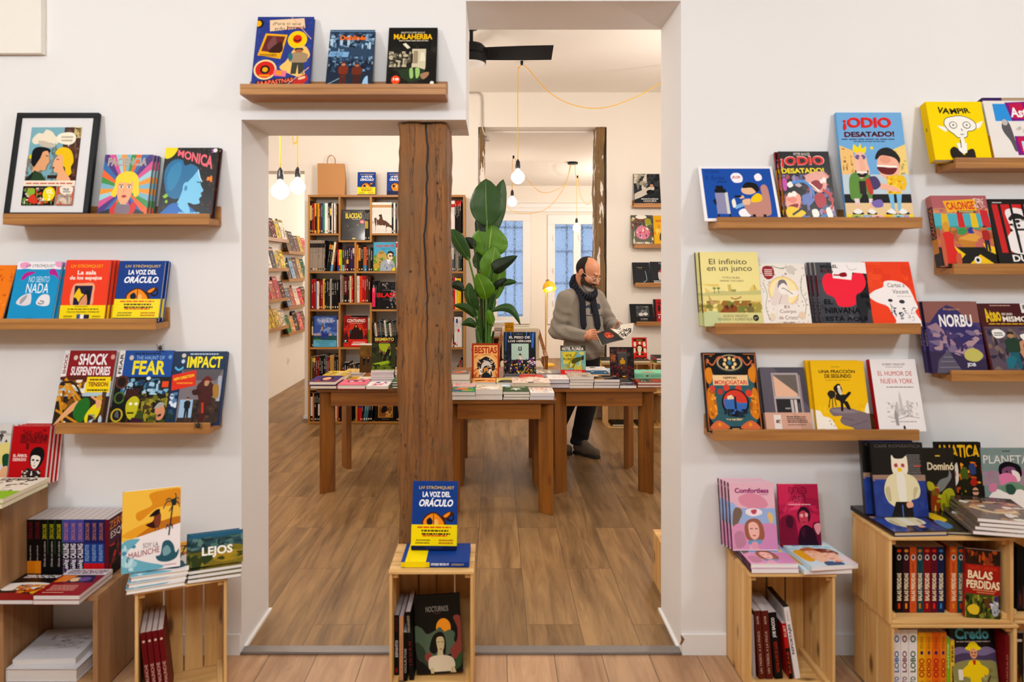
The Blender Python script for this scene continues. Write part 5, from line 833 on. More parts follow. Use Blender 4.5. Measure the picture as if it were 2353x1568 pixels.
FOR = book_meshes(.165, .25, .012, 'c83260', '''p d83a68 0,0 40,0 20,30 0,34;p b82a54 40,0 100,0 100,24 60,20;p e05078 20,30 60,20 50,40 10,44;p a82450 60,20 100,24 100,50 70,44;n 0 34 100 60 14 10 4 c83260,b42a54,d84470;b 8a1e44 0,60 14,50 30,50 40,60 40,100 0,100;b 7a1c40 80,66 92,60 100,64 100,100 84,100;b e0a0a8 84,66 98,62 100,72 92,80
b 3c1430 44,48 52,38 64,36 74,42 76,54 70,60 50,62;b c84a62 48,48 58,42 68,46 70,58 62,68 54,66 49,58;e 55 50 4 3 e8b0b0;e 67 49 4 3.4 e8b0b0;l 4a1830 1.2 56,61 64,60;b 34122e 46,76 58,66 70,66 84,74 90,90 92,100 46,100;b 54183a 50,72 62,70 58,86;b 5a1a3a 16,54 28,50 34,60 28,70 16,66
t 26 5 72 16.5 241420 FORTALEZA;t 32 18 68 29.5 241420 VOLANTE;d 22 31.5 80 34 1 e8c8c8''', None, '', False, 'print')
book(FOR, lean_matrix(PX(1796, 2.79), 2.79, zt+.03, .16), 'deep pink comic with black title beside the pale pink comics')
DUL = book_meshes(.19, .25, .0175, 'cfe0e8', 'n 0 0 100 40 20 12 3 8ac0dc,a8d0e4,e8f0f0;T 34 6 74 15 d83a5a Dulce;T 44 16 80 24 d83a5a León;b e8b030 2,46 20,40 30,56 24,80 6,80;b c87a4a 20,40 44,32 64,44 60,56 36,50;b f2c4a8 24,50 46,46 60,60 52,84 30,86;b 8a3a20 54,40 80,42 92,56 84,66 64,56;b f4c8b0 60,56 84,60 90,80 70,90 58,78;b 3a5a8a 40,86 70,90 70,100 36,100;b e8d8e0 80,74 98,70 100,96 84,98;n 20 44 90 90 20 5 4 f0a890,e88a78,f4d0c0', None, '', False, 'gloss', 'e8c0c8', None, 'e8e0e0')
for k in range(2):
    m4 = flat_matrix(PX(1863, 2.6)-.024*(1-k), 2.592+.012*(1-k), zt+.019*(k+1), .06 if k == 0 else .12)
    if k == 0: db = book(DUL, m4, 'lower sky-blue comic lying at the crate edge', 'sky blue comics')
    else: copy_tree(db, m4, 'upper sky-blue comic with faces overhanging the crate edge', 'sky blue comics')
yi = 2.68
spine_book('grey-white spine against the wall of the pink-comics crate', PX(1722.5, yi)+.0115, yi, .0125, .0135, .25, .17, 'b8aeac', '', 'd0c6c4', -.04)
for k in range(2): spine_book(['brown spine beside the grey-white one in the crate', 'brown spine touching the black one in the crate'][k], PX(1744+17.2*k, yi), yi, .0125, .026, .268, .17, '6e2c20', 'v 30 30 64 92 d8b8a0 UN TREBOL A LA FINCA;v 34 8 62 20 e8d0b8 AUTOR', 'd6ccca', -.075, group='brown spines in the pink-comics crate')
spine_book('broad black spine with red letters in the pink-comics crate', PX(1781, yi), yi, .0125, .031, .262, .17, '1a1614', 'V 26 8 76 38 efe8e4 JOE SACCO;v 30 44 70 90 d03a24 NOTAS A PIE DE GAZA', 'cfc4c2', -.1)
spine_book('red and black spine in the pink-comics crate', PX(1803, yi)+.018, yi, .0125, .015, .22, .17, 'c01c1c', 'r 0 45 100 100 1a1614;v 20 4 80 24 e8d8d0 KURT;v 24 50 76 90 d8502a BAZAR', 'c8bab8', -.13)
spine_book('white spine with black capitals leaning last in the pink-comics crate', PX(1815, yi)+.021, yi, .0125, .021, .285, .17, 'e6dedc', 'V 20 24 80 66 241e1e REPORTAJES;v 30 6 70 20 a04a3a JOE SACCO', '3a302c', -.16)
# --- numbered comics in the upper crate, white and orange spines below
yi = 2.56; zu = .3215+.0125
pal = [('14120f', 'e04a1c'), ('4a1428', 'e8a020'), ('d8642c', 'c8601c'), ('1f545a', 'c88a20'), ('8a1420', 'e05a2c'), ('6c1430', 'e0401c'), ('1c2a54', '4a8ac8'), None, ('d8682c', 'd89a3a'), ('23605f', 'd8501c')]
xs = [1265, 1311, 1355, 1398, 1441, 1489, 1531, 1576, 1610, 1656, 1703]
for k, c in enumerate(pal):
    x = PX(1600+xs[k]/2.761, yi); w_ = (xs[k+1]-xs[k])/2.761*yi/FPX-.0008
    if c is None: spine_book('plain black book pushed back between the numbered spines', x, yi+.025, zu, w_, .238, .15, '17130f', '', '241e1a'); continue
    spine_book('%s numbered comic spine, %s in the upper crate' % (['black', 'plum', 'orange', 'teal', 'red', 'crimson', 'navy', '', 'pale orange', 'blue-green'][k], NUM[k if k < 7 else k-1]), x, yi, zu, w_, .246, .17, c[0], 'e 50 6 30 2.4 %s;e 50 16 28 4.4 e6ded6;e 50 16 18 3 3a3a3a;v 34 24 60 38 3a2a24 DAVID LAPHAM;V 20 40 80 82 f0e0c0 BALAS PERDIDAS;r 34 86 62 94 %s' % (c[1], c[1]), 'cfc2bc', .0, 0, 'numbered comics in the upper crate')
spine_book('blue and red book against the wall of the upper crate', PX(1600+1232/2.761, yi)+.004, yi+.03, zu, .011, .235, .15, '1f6a9c', 'r 0 0 100 44 1a1614;r 0 80 100 100 a02020', '2a241e')
BAL = book_meshes(.122, .246, .016, 'a82018', '''r 0 0 100 22 3a2418;n 0 0 100 22 24 8 4 8a3a1c,c8601c,2a1a14,a04820;Q 10 24 90 24 90 30 10 30 c8421c DAVID LAPHAM;T 8 31 78 43 f0deb8 BALAS;T 4 45 98 57 f0deb8 PERDIDAS;d 20 58 90 60.5 1 e0a878;d 30 61.5 86 63.5 1 e0a878
r 0 65 100 100 4a5a1c;n 0 65 100 100 60 8 6 6a7a24,3a3a1c,8a8a34,2a2418,a89a40;b e0c030 6,86 24,80 40,84 36,94 16,94;b 6a4420 54,72 70,70 74,82 60,84;b b0b0b4 74,76 92,74 96,90 80,94;n 70 74 98 96 16 4 8 d8d8dc,6a6a74,1c1c20;e 88 70 6 4 4a2a7a''', None, '', False, 'gloss', None, None, 'bdb0a8')
book(BAL, Matrix.Translation((PX(2219, 2.52), 2.524, zu+.002)) @ Matrix.Rotation(-.1, 4, 'Z') @ Matrix.Rotation(-.10, 4, 'X') @ Matrix.Rotation(.06, 4, 'Y'), 'red-titled comic turned face-out beside the numbered spines')
yi = 2.545; zl = .0125
lob = [('efe8e4', '2a78b8'), ('efe8e4', '8a2a5a'), ('efe8e4', '2a6a3a')]
xs = [1241, 1291, 1341, 1398]
for k, (c, d) in enumerate(lob): spine_book('white spine with %s hand lettering in the lower crate' % ['blue', 'purple', 'green'][k], PX(1600+xs[k]/2.761, yi)+.004, yi, zl, (xs[k+1]-xs[k])/2.761*yi/FPX-.0015, .265, .19, c, 'e 50 13 32 5 %s;e 50 13 18 3 efe8e4;V 20 30 80 60 %s LOBO;V 20 66 80 96 %s INTACTO' % (d, d, d), 'd8cec8')
xs = [1406, 1456, 1498, 1546, 1589]
for k in range(4): spine_book('%s spine with red title, %s of four in the lower crate' % (['yellow', 'amber', 'orange', 'deep orange'][k], NUM[k]), PX(1600+xs[k]/2.761, yi), yi, zl, (xs[k+1]-xs[k])/2.761*yi/FPX-.001, .255, .18, ['eeb41c', 'ec9a1c', 'e8721c', 'e88a24'][k], 'v 30 6 70 24 7a3a14 PETER BAGGE;e 50 30 20 3 4a2a6a;V 14 38 86 66 b8281c ODIO;v 30 70 70 92 8a4a14 INTEGRAL', 'd6cac2', group='orange spines in the lower crate')
spine_book('slim lime green spine in the lower crate', PX(2176.5, yi), yi+.003, zl, .0115, .235, .18, '8ac030', 'v 26 10 74 50 e8f0c8 AUTOR', 'cfc2bc')
spine_book('slim yellow spine next to the lime green one', PX(2184.5, yi), yi+.001, zl, .0145, .225, .18, 'e8c03a', 'V 22 8 78 36 4a3a1c PERE;v 28 44 72 90 7a5a1c JULIO', 'cfc2bc')
CRE = book_meshes(.166, .265, .018, '17161a', '''T 12 3 88 18 5ab0c0 Credo;d 8 20 92 22.5 1 c8c0b8;b 8a7a9c 0,34 20,28 50,32 80,28 100,34 100,50 0,50;b 5a4a6a 0,42 30,36 70,40 100,36 100,48 0,50;b 9a9460 0,56 30,46 70,46 100,52 100,100 0,100;n 0 56 100 100 20 7 4 8a8450,b0a870,7a7444
e 50 30 18 3.6 f2d818;b f2d818 38,30 44,22 56,22 62,30;e 50 37 8 7 e8a878;e 46.5 36 1.6 1.2 2a2020;e 53.5 36 1.6 1.2 2a2020;l a83a2a 1.4 46,40 54,40;b f0d010 36,50 44,46 56,46 64,50 70,66 62,70 62,82 38,82 38,70 28,66;p c8281c 46,46 54,46 52,52 48,52;p b82a20 38,80 62,80 66,100 34,100;b f0d010 20,60 36,52 38,60 24,68;b f0d010 80,58 64,52 62,60 76,66;r 12 58 22 72 e8e0d8;l 5a3a20 3 84,66 76,76''', None, '', True, 'gloss', None, None, 'd8cec8')
book(CRE, lean_matrix(PX(2196, 2.53), 2.53, zl+.006, .13, -.01), 'black cover with turquoise title and a woman in yellow in the lower crate')
spine_book('dark red spine against the side of the lower crate', 1.8795, 2.514, .033, .0145, .24, .18, '7c141c', 'v 30 30 70 96 c88a7a CREPUSCULO', '6a2a2a')
spine_book('black book in the crate at the frame edge', 1.965, 2.57, .334, .03, .24, .17, '14110f', 'n 10 50 90 96 8 20 3 3a2a4a,6a3a2a', '2a2420')
spine_book('white-topped book in the lower crate at the frame edge', 1.96, 2.57, .0125, .03, .24, .17, '2a1a16', 'r 20 10 80 14 d8ccc0;n 10 50 90 96 8 20 4 6a2a1a,8a6a2a', 'cfc6c0')
# --- on top of the upper crate
zt = .3215+.318+.0018
BEA = book_meshes(.205, .28, .018, '1c1a1c', '''r 0 44 100 56 a88a78;r 0 52 100 100 2f4a94;n 0 50 100 100 16 14 3 34529c,2a4288;t 8 2 96 7 6a6460 CAFÉ ROMÁNTICA;d 66 16 94 48 12 8a8480;l c83020 1.4 80,32 94,32
b efe4d0 38,24 40,20 46,22 58,22 64,20 68,24 68,38 62,44 44,44 38,38;b efe4d0 38,24 39,17 43,22;b efe4d0 62,22 67,18 68,26;b d88a80 42,30 48,28 50,33 44,34;b d88a80 56,29 62,29 62,34 56,33;e 46 31 2 1.6 8a1c20;e 59 31 2 1.6 8a1c20;b f0c81c 48,36 53,34 57,36 55,41 50,41;b 1a181a 44,46 50,48 50,50 44,51;b 1a181a 52,48 58,46 58,51 52,50
b e8dcb8 28,48 42,42 62,42 80,48 88,62 84,74 70,78 68,88 60,86 60,96 44,96 44,90 26,80 20,64;b efe8da 46,44 60,44 60,80 48,80;b cdbf98 22,64 30,60 32,78 26,78;b cdbf98 84,62 76,62 74,78;p 141214 40,80 70,80 72,100 30,100;l 5a7ac0 2 52,84 52,100;b e8b090 60,82 70,80 72,86 62,88''', None, '', True, 'film', '24407c', None, 'cdb08c')
m4 = flat_matrix(1.462, 2.5, zt+.0185, .05)
bb = book(BEA, m4, 'plastic-wrapped blue cover book lying at the corner of the upper crate', 'wrapped white-suited animal covers')
copy_tree(bb, lean_matrix(PX(2000, 2.68), 2.64, zt+.0225, .16), 'wrapped cover of a white-suited animal standing in front on the crate', 'wrapped white-suited animal covers')
copy_tree(bb, lean_matrix(PX(1984, 2.7)-.005, 2.672, zt+.0225, .14), 'wrapped blue cover book standing behind the white-suited animal', 'wrapped white-suited animal covers')
DOM = book_meshes(.19, .255, .014, '1d1a16', 'r 2 2 98 98 1a1713;l e8c040 2 60,12 70,12;T 42 22 98 34 e8d8b8 Dominó;b 8a8a88 56,66 66,50 84,44 88,34 92,44 84,54 70,66;b b4b020 70,100 66,80 74,66 90,62 98,76 98,100;c 3a3410 1 78,70 80,84;b a0461c 48,62 60,58 66,74 62,96 46,100;b c8c020 40,52 52,54 54,64 42,64;n 50 60 98 100 12 6 3 a8a41c,7a7a18,c8c440', None, '', True, 'film')
book(DOM, lean_matrix(PX(2093, 2.72), 2.725, zt+.002+.014*math.sin(.14)+.002, .1), 'black wrapped cover with green hand and smoke behind the white-suited animal')
ANA = book_meshes(.185, .272, .016, '1e1a12', '''T 2 4 96 24 e8b81c ANATICA;p 1e1a12 2,20 20,22 40,19 60,23 80,20 98,22 98,26 2,26;n 2 28 98 98 70 6 4 e8861c,c8641c,f0a830,8a3a14;b efe4d8 10,40 14,30 22,36 36,36 44,30 46,42 44,58 32,66 16,62 8,52;b d88a80 14,44 22,42 24,50 16,50;b d88a80 32,43 40,43 40,50 32,49;e 19 46 2 1.8 8a1c20;e 36 46 2 1.8 8a1c20;b f0c81c 24,52 30,50 34,54 29,60
b 5a6a20 50,44 58,36 66,40 66,54 54,56;b 3a4a7a 70,34 82,32 84,46 72,46;b 2a2a14 48,58 62,54 72,64 66,84 52,84;b 26201c 66,70 78,60 92,66 92,90 74,94;b b02a20 70,58 80,52 86,60 76,64;e 80 72 7 6 d8a888;r 73 70 88 72.5 1a1614;l 1a1614 2 76,78 86,78;b b8b020 4,80 16,72 22,86 14,98 4,98;b efe4d8 78,84 84,82 84,94 78,94;n 10 66 60 98 24 4 9 3a3414,b8a820,2a1c14,6a6a1c''', None, '', True, 'gloss')
book(ANA, lean_matrix(PX(2162, 2.75), 2.752, zt+.0052, .13), 'orange and black animal-crowd cover on top of the stacked crates')
PLA = book_meshes(.2, .25, .014, '8a9a96', '''n 0 0 100 40 14 14 3 8a9c98,949e9c;r 0 38 100 60 b094a0;n 0 36 100 60 16 12 4 b08a9c,a0989c;t 4 12 96 25 e8e0dc PLANETA;d 42 4 60 7 1 4a4a4a;b 1c1820 34,40 36,28 50,22 66,24 78,30 80,44 70,48 44,48;b 8a5a7a 40,36 52,30 66,32 70,42 60,52 46,50;e 50 38 2 1.6 1c1820;e 62 38 2 1.6 1c1820;b efe0dc 60,36 74,40 76,52 66,52;b e08ab0 34,44 50,40 64,44 70,54 56,60 36,58;b 7a9a80 40,60 60,54 80,60 90,70 76,72 60,64 46,70 34,72
b efe8e4 6,84 26,66 50,72 76,66 98,82 98,100 6,100;b 3f5f52 46,60 58,58 66,66 60,74 48,72;b d88aa8 12,60 26,56 26,68 14,70;b 3a5a4a 20,84 30,82 28,100 20,100;b 3a5a4a 88,88 96,84 98,100 86,100''', None, '', False, 'matte')
book(PLA, lean_matrix(PX(2261, 2.76), 2.755, zt+.0045, .1), 'grey-mauve cover with a figure hiding its face at the frame edge')
DK = book_meshes(.2, .27, .014, '1f2016', 'n 0 0 100 100 60 9 4 2a2c1a,3a3c20,17180f,4a4a2a;b e8c820 2,40 20,30 30,56 10,66;b 3a7ac0 0,66 14,60 24,80 6,92;T 52 8 90 20 cfc8b0 BAJO;T 56 22 88 32 cfc8b0 CASA', None, '', True, 'film', None, None, 'b8aa94')
book(DK, flat_matrix(1.668, 2.52, zt+.0145, -.12), 'dark green wrapped book lying on the upper crate', None)
WH = book_meshes(.21, .27, .013, '8a7a70', 'r 0 0 100 30 3a3430;n 0 20 100 100 30 12 4 efe4d4,d8b48a,b08a6a,f4ece0,c8a880;c e8d0a8 8 10,50 40,70 80,60;T 30 6 84 22 8a7a6a AVISTO', None, '', False, 'film', None, None, 'e8dcd6')
for k in range(4):
    m4 = flat_matrix(1.735+.012*k+(.0 if k < 3 else -.015), 2.478+.006*(k % 2), zt+.0165+.0146*(k+1), -.22-.05*(k % 2))
    if k == 0: wb = book(WH, m4, 'first and lowest pale wrapped comic in the slanting pile on the crates', 'pale wrapped comics')
    else: copy_tree(wb, m4, '%s pale wrapped comic in the slanting pile on the crates' % ['', 'second', 'third', 'topmost'][k], 'pale wrapped comics')
# ------------------------------------------------------------------ big bookcase against the rear wall
YBK = 7.16; SB = FPX/YBK
bx = lambda px: (px-CX)/SB
bz = lambda py: CH+(HY-py)/SB
def bookcase():
    X0, X1, D = bx(707.4), bx(1068.5), YB-.004-YBK
    root = empty('bookcase', 'tall oak bookcase with staggered compartments full of comics', 'bookcase', Matrix.Translation((X0, YBK, 0)))
    t = .02
    def brd(nm, xa, xb, za, zb, up): return bevel(MB().box((xa-X0, 0, za), (xb-X0, D, zb)).build(nm, M['casez' if up else 'case'], root), .001)
    brd('side_panel', X0, X0+t, 0, bz(448), 1); brd('side_panel', X1-t, X1, 0, bz(448), 1)
    brd('top_panel', X0+t+.0004, X1-t-.0004, bz(452.8), bz(448), 0); brd('bottom_panel', X0+t+.0004, X1-t-.0004, .004, .024, 0)
    def shelf(xa, xb, y): brd('shelf', bx(xa)+.0004, bx(xb)-.0004, bz(y+4.3), bz(y), 0)
    def div(x, ya, yb): brd('divider', bx(x-2.2), bx(x+2.2), bz(yb)+.0004, bz(ya)-.0004, 1)
    # columns: 780, 852, 924, 996
    div(780, 452.8, 552.5); div(852, 452.8, 552.5); div(924, 452.8, 552.5); div(996, 452.8, 552.5)
    shelf(712, 777.8, 536.5); shelf(777.8, 854.2, 552.5); shelf(854.2, 921.8, 536.5); shelf(921.8, 998.2, 552.5); shelf(998.2, 1064, 536.5)
    div(816.5, 557, 623.8); div(960, 557, 623.8); shelf(712, 1064, 623.8)
    div(816.5, 628.2, 696); div(960, 628.2, 696); shelf(777.8, 854.2, 696); shelf(921.8, 998.2, 696)
    for a, b in ((712, 777.8), (854.2, 921.8), (998.2, 1064)): shelf(a, b, 711.5)
    for x in (780, 852, 924, 996): div(x, 700.4, 798.8)
    shelf(712, 1064, 798.8); shelf(712, 1064, 893)
    for x in (780, 852, 924, 996): div(x, 803.2, 893)
    for x in (819, 957): div(x, 897.4, 970)
    return root
bookcase()
rc = random.Random(11)
CN = {}
def cname(c):
    r, g, b = (int(c[i:i+2], 16) for i in (0, 2, 4))
    import colorsys
    h, s, v = colorsys.rgb_to_hsv(r/255, g/255, b/255)
    if v < .2: return 'black'
    if s < .18: return 'white' if v > .85 else 'pale grey' if v > .62 else 'grey'
    h *= 360
    if v < .42: return 'dark red' if h < 18 or h > 330 else 'dark brown' if h < 55 else 'dark green' if h < 170 else 'dark blue' if h < 260 else 'dark purple'
    if h < 14 or h > 345: return 'red'
    if h < 42: return 'orange' if s > .6 else 'brown' if v < .75 else 'cream'
    if h < 68: return 'yellow' if s > .45 else 'cream'
    if h < 165: return 'green'
    if h < 200: return 'teal'
    if h < 260: return 'blue'
    if h < 300: return 'purple'
    return 'pink'
def spines(cell, x0, base, specs, top, group=None, y=None, depth=.2, sx=None, tilt=0):
    """specs: (colour, width px, height factor[, band colour, band from, band to]); top: pixel row of the full height"""
    y = y or YBK+.012; x = x0; k = y/FPX; n = 0
    for s in specs:
        c, wpx = s[0], s[1]; hf = s[2] if len(s) > 2 else 1.0
        if c == '-': x += wpx; continue
        H = (base-top)*k*hf; lc = 'e8e0d0' if sum(int(c[i:i+2], 16) for i in (0, 2, 4)) < 330 else '3a2c22'
        lt = s[6] if len(s) > 6 else lc
        ops = ''
        if len(s) > 5 and s[3]: ops += 'r 0 %d 100 %d %s;' % (s[4], s[5], s[3])
        if wpx > 2.4:
            a = rc.randint(8, 18); b = a+rc.randint(22, 46); ops += 'v 30 %d 72 %d %s %s;' % (a, b, lt, rc.choice(['LA CASA', 'EL RIO', 'NORTE', 'CIUDAD', 'LUNA ROJA', 'MEMORIA', 'EL VIAJE', 'VERANO']))
            if rc.random() < .7: ops += 'r 28 90 72 96 %s;' % rc.choice([lt, 'e8c84a', 'd8d0c4'])
        o = link('book', spine_box(max(.004, (wpx-.22)*k), H, depth, c, ops, 'd8cdbc', n), None, Matrix.Translation((PX(x, y)+max(0, tilt)*0, y+rc.uniform(0, .012), PZ(base, YBK)+.001)) @ Matrix.Rotation(tilt, 4, 'Y'))
        tag(o, '%s spine, %s book in the %s' % (cname(c), NUM[n] if n < 20 else NUM[20], cell), 'book', group or 'books in the '+cell); x += wpx; n += 1
def faceout(x0, x1, ytop, base, t, col, ops, label, y=None, hard=True, lean=.09, mat='print', **kw):
    y = y or YBK+.02; k = y/FPX; h = (base-ytop)*k
    ms = book_meshes((x1-x0)*k, h/math.cos(lean), t, col, ops, hard=hard, mat=mat, **kw)
    return book(ms, lean_matrix(PX(x0, y), y, (PZ(base, YBK) if y < 7.2 and y > 7.1 else PZ(base, y))+.001+t*math.sin(lean), lean), label)
c1 = 'upper compartment by the bookcase edge'
spines(c1, 712.5, 536.3, [('1a1412', 4, 1.0, 'd8c060', 14, 60), ('8a2a22', 4, .93), ('e05a35', 3, .93), ('e8b030', 3.6, .93, '1a1412', 44, 92), ('-', 1), ('2a1c10', 1.2, .9), ('f0b030', 4, .92), ('8a4a2a', 3, .92), ('4a4a70', 5.4, .94), ('3f9a80', 4.6, .93), ('f4efe8', 3.6, .93), ('f4efe8', 3.2, .93), ('3a3530', 4.4, .95, 'b8b0a4', 50, 98), ('1a1512', 4.4, .96, 'e8c84a', 20, 40), ('e8dcd0', 3, .93), ('6a3a5a', 2, .9), ('f4f0ea', 3, .93), ('f0d020', 2.6, .9), ('4a3a60', 3, .92)], 462)
faceout(784.2, 838.4, 482, 552.2, .018, '1c1a18', 'n 0 0 100 100 30 10 4 24221f,2c2a26,1a1816;T 16 11 86 29 e8d020 BLACKSAD;t 6 6 34 9 b8b0a8 AUTOR;t 70 6 90 9 b8b0a8 AUTOR;d 44 31 80 33.5 1 c8c0b0;e 87 40 10 6.5 e0403a;T 82 37 92 43 f8e8e0 16;b 5a7a4a 62,50 72,48 70,54;n 8 40 60 90 30 6 7 3a3834,4a4842,2a2824;r 46 93 60 97 e8c820', 'black shiny comic with yellow title standing in the upper compartment', mat='film')
spines('black plastic-wrapped trio beside the yellow-titled black comic', 839, 552.2, [('2a2826', 3.6, 1.0, 'c8b040', 38, 62), ('38342e', 3.4, 1.0, 'c8b040', 38, 62), ('2a2826', 3.4, 1.0)], 482)
horse = ['n 20 62 90 68 4 14 3 6a4a34', 'p 6a4a34 0,52 100,48 100,72 70,78 60,96 50,96 52,74 20,64', 'p 6a4a34 0,52 100,58 100,72 40,76', 'p 6a4a34 0,58 100,40 100,76 0,72;e 70 43 60 4 4a3424', 'p 6a4a34 0,38 60,44 100,56 100,74 0,74;p 4a3424 0,39 60,39 40,45 0,46', 'p 6a4a34 0,56 100,60 100,76 0,74', 'p 6a4a34 0,58 100,64 100,78 50,84 46,96 34,96 36,76 0,72', 'p 6a4a34 0,64 100,70 100,80 0,78', 'p 6a4a34 0,72 100,74 100,84 0,80']
for k in range(9):
    w_ = 5.05; y = YBK+.014; kk = y/FPX
    o = link('book', spine_box((w_-.2)*kk, (536.3-465.3)*kk, .2, 'ebe4da', 'r 0 8 100 17 c8a070;v 44 22 60 40 8a8078 TOMO;%s;v 44 88 60 95 8a8078 ED' % horse[k], 'd8cdbc'), None, Matrix.Translation((PX(854.8+w_*k, y), y, PZ(536.3, YBK)+.0008)))
    tag(o, 'white spine, %s of the set whose spines form a brown horse rider' % NUM[k], 'book', 'white horse-rider set')
spines('compartment after the horse-rider set', 900.5, 536.3, [('1a1816', 3.6, .94), ('e8e0d8', 4.4, .98), ('3a3632', 4, .96), ('c8c0b4', 4, .95)], 465)
spines('upper half of the second row', 712.5, 623.6, [('a89a8c', 5.5, 1.0, '2a2420', 10, 24)]*6+[('17140f', 2.5, .99)], 552.5, 'six matching grey spines and their neighbour')
for k, (c, w_, h, b) in enumerate((('20242c', 4.4, .99, 'd8862a'), ('231c16', 4.2, .97, 'c8b070'), ('e8dcb8', 5, .95, '5ab8d8'), ('6a2a1a', 4.4, 1.0, ''))):
    y = YBK+.014; kk = y/FPX; o = link('book', spine_box((w_-.3)*kk, (623.6-553)*kk*h, .2, c, ('r 0 78 100 100 %s;' % b if k == 2 else 'r 0 12 100 28 %s;' % b if b else '')+'v 30 34 70 70 %s LA VIDA' % ('3a3024' if k == 2 else 'c8b8a0'), 'd8cdbc'), None, Matrix.Translation((PX(749.2+4.95*k, y), y, PZ(623.6, YBK)+.0012+w_*kk*math.sin(.135))) @ Matrix.Rotation(.135, 4, 'Y'))
    tag(o, '%s spine leaning beside the matching grey set in the second row' % ['navy and orange', 'dark brown', 'cream with blue foot', 'reddish brown'][k], 'book', 'leaning books in the second row')
spines('colourful run of the second row', 775.4, 623.6, [('d0241c', 3.6, .82, '1f5aa8', 74, 100), ('f0d81c', 3.6, .82, 'd0241c', 72, 100), ('9ad020', 3.6, .8), ('6a1c20', 5, .9, '6ac0d8', 74, 100), ('3a4a62', 4.8, .9, 'c01c28', 74, 100), ('2a2420', 5, .94, 'e8b030', 54, 70), ('4a1c1c', 4.6, .96), ('2c2c74', 4.6, .96), ('5a2018', 5.4, .97, 'e8c8b0', 10, 30)], 563)
spines('narrow compartment of the second row', 819.3, 623.6, [('f0a020', 4, 1.0), ('2a2018', 5.6, .98, 'c88a30', 10, 60), ('17140f', 5.4, .98), ('8a7a4a', 3, .92), ('e0602a', 5, .92, '2a9ad8', 76, 100), ('3a3430', 3.4, .9), ('6a5a4a', 5, .92), ('1a1612', 5.4, .9)], 563)
faceout(857.5, 909, 557, 623.4, .012, '5ab0cc', '''n 0 0 100 40 12 14 3 62b6d0,54a8c6;b 6a9a44 0,52 20,44 50,40 100,52 100,100 0,100;b c8aa60 10,60 24,34 44,32 60,50 66,74 30,80;p a88a48 24,34 44,32 46,40 26,42;n 0 50 50 96 24 7 6 8aa850,a8b868,5a7a34;b c8a848 0,78 20,72 30,84 20,92 4,90
b 2a2422 62,40 68,32 80,31 90,38 88,46 64,48;b f0d0b4 64,42 78,38 86,44 86,56 76,62 66,54;b 1a181a 70,46 78,46 78,50 71,50;b 1a181a 82,46 88,46 87,50 82,50;b b0b8c4 30,98 36,72 58,60 74,60 90,68 96,84 92,100 30,100;p f4f0ea 60,60 76,62 74,78 66,74;l 3a3c44 1.6 70,66 76,84;n 38 68 90 98 14 4 3 8a94a4,4a525e;b e8d030 86,92 96,88 98,98 84,100;r 6 92 16 97 e8d020
Q 10 9 90 8 90 16 12 17 d82a24 CORTOMALTÉS;t 28 21 76 24.5 3a6a80 La línea de la vida''', 'turquoise comic with red title and a suited man before a pyramid', hard=True)
spines('second row end by the timber post', 910, 623.6, [('e8dcd8', 3.6, 1.0, 'c83a34', 4, 20), ('d8ccc0', 5, 1.0)], 556)
spines('third row by the bookcase edge', 713, 711.3, [('4a4e4e', 2.4, 1.12), ('a81418', 5, .97), ('b0181c', 5, .97), ('7a62a0', 2.2, .9), ('ece0c4', 5.4, .9), ('4a1c24', 3, .95), ('a81c1c', 5.6, .92), ('f0c840', 4.2, .98), ('1a1816', 4.2, .95, '8a8a34', 86, 96), ('26302c', 4.4, .98), ('241618', 3.2, .95), ('b8b0aa', 4.4, .98), ('1c1816', 5.6, .96), ('17140f', 5.4, .96), ('1a1614', 5, .95)], 640)
spines('raised part of the third row', 781.2, 695.8, [('a8989a', 4.2, 1.0), ('8a7a62', 4.2, .96), ('6a1c1c', 9, .92, '17140f', 70, 100), ('5a3028', 4.4, .95), ('e0c8a0', 4.8, .96), ('c81c24', 4, .96)], 632)
spines('third row after the narrow divider', 820, 695.8, [('e8e0da', 6.2, .96), ('e8501c', 6, .96), ('b81c20', 4.6, .96), ('c01c20', 4.2, .96), ('6a3018', 5.2, .96), ('4a2410', 5, .92)], 632)
spines('black and pink pair beside the red-lettered cover', 855, 711.3, [('241a24', 7.6, 1.0, 'e83a6a', 24, 92), ('17140f', 3, 1.0)], 646)
faceout(866, 914, 649, 711, .02, '1c1a1a', 'n 0 0 100 60 30 10 4 2a2828,3a3838,161414;n 60 30 100 96 24 9 6 8a8688,a8a4a4,6a6668;b 141212 20,0 60,0 66,40 60,70 68,100 20,100;n 24 4 56 30 10 6 5 b8b0a8,6a6460;Q 0 41 98 40 98 57 0 58 e81c14 BLAST;d 24 30 86 32.5 1 a89a98;d 28 64 78 66 1 8a7a78;b 100e0e 70,76 78,74 88,84 96,92 90,94 76,84;r 46 93 56 96 c8c0b8', 'black square cover with big red lettering in the third row')
spines('dark pair before the seascape cover', 716, 798.6, [('3a3430', 3.4, .98, 'd8ccc0', 30, 60)], 729)
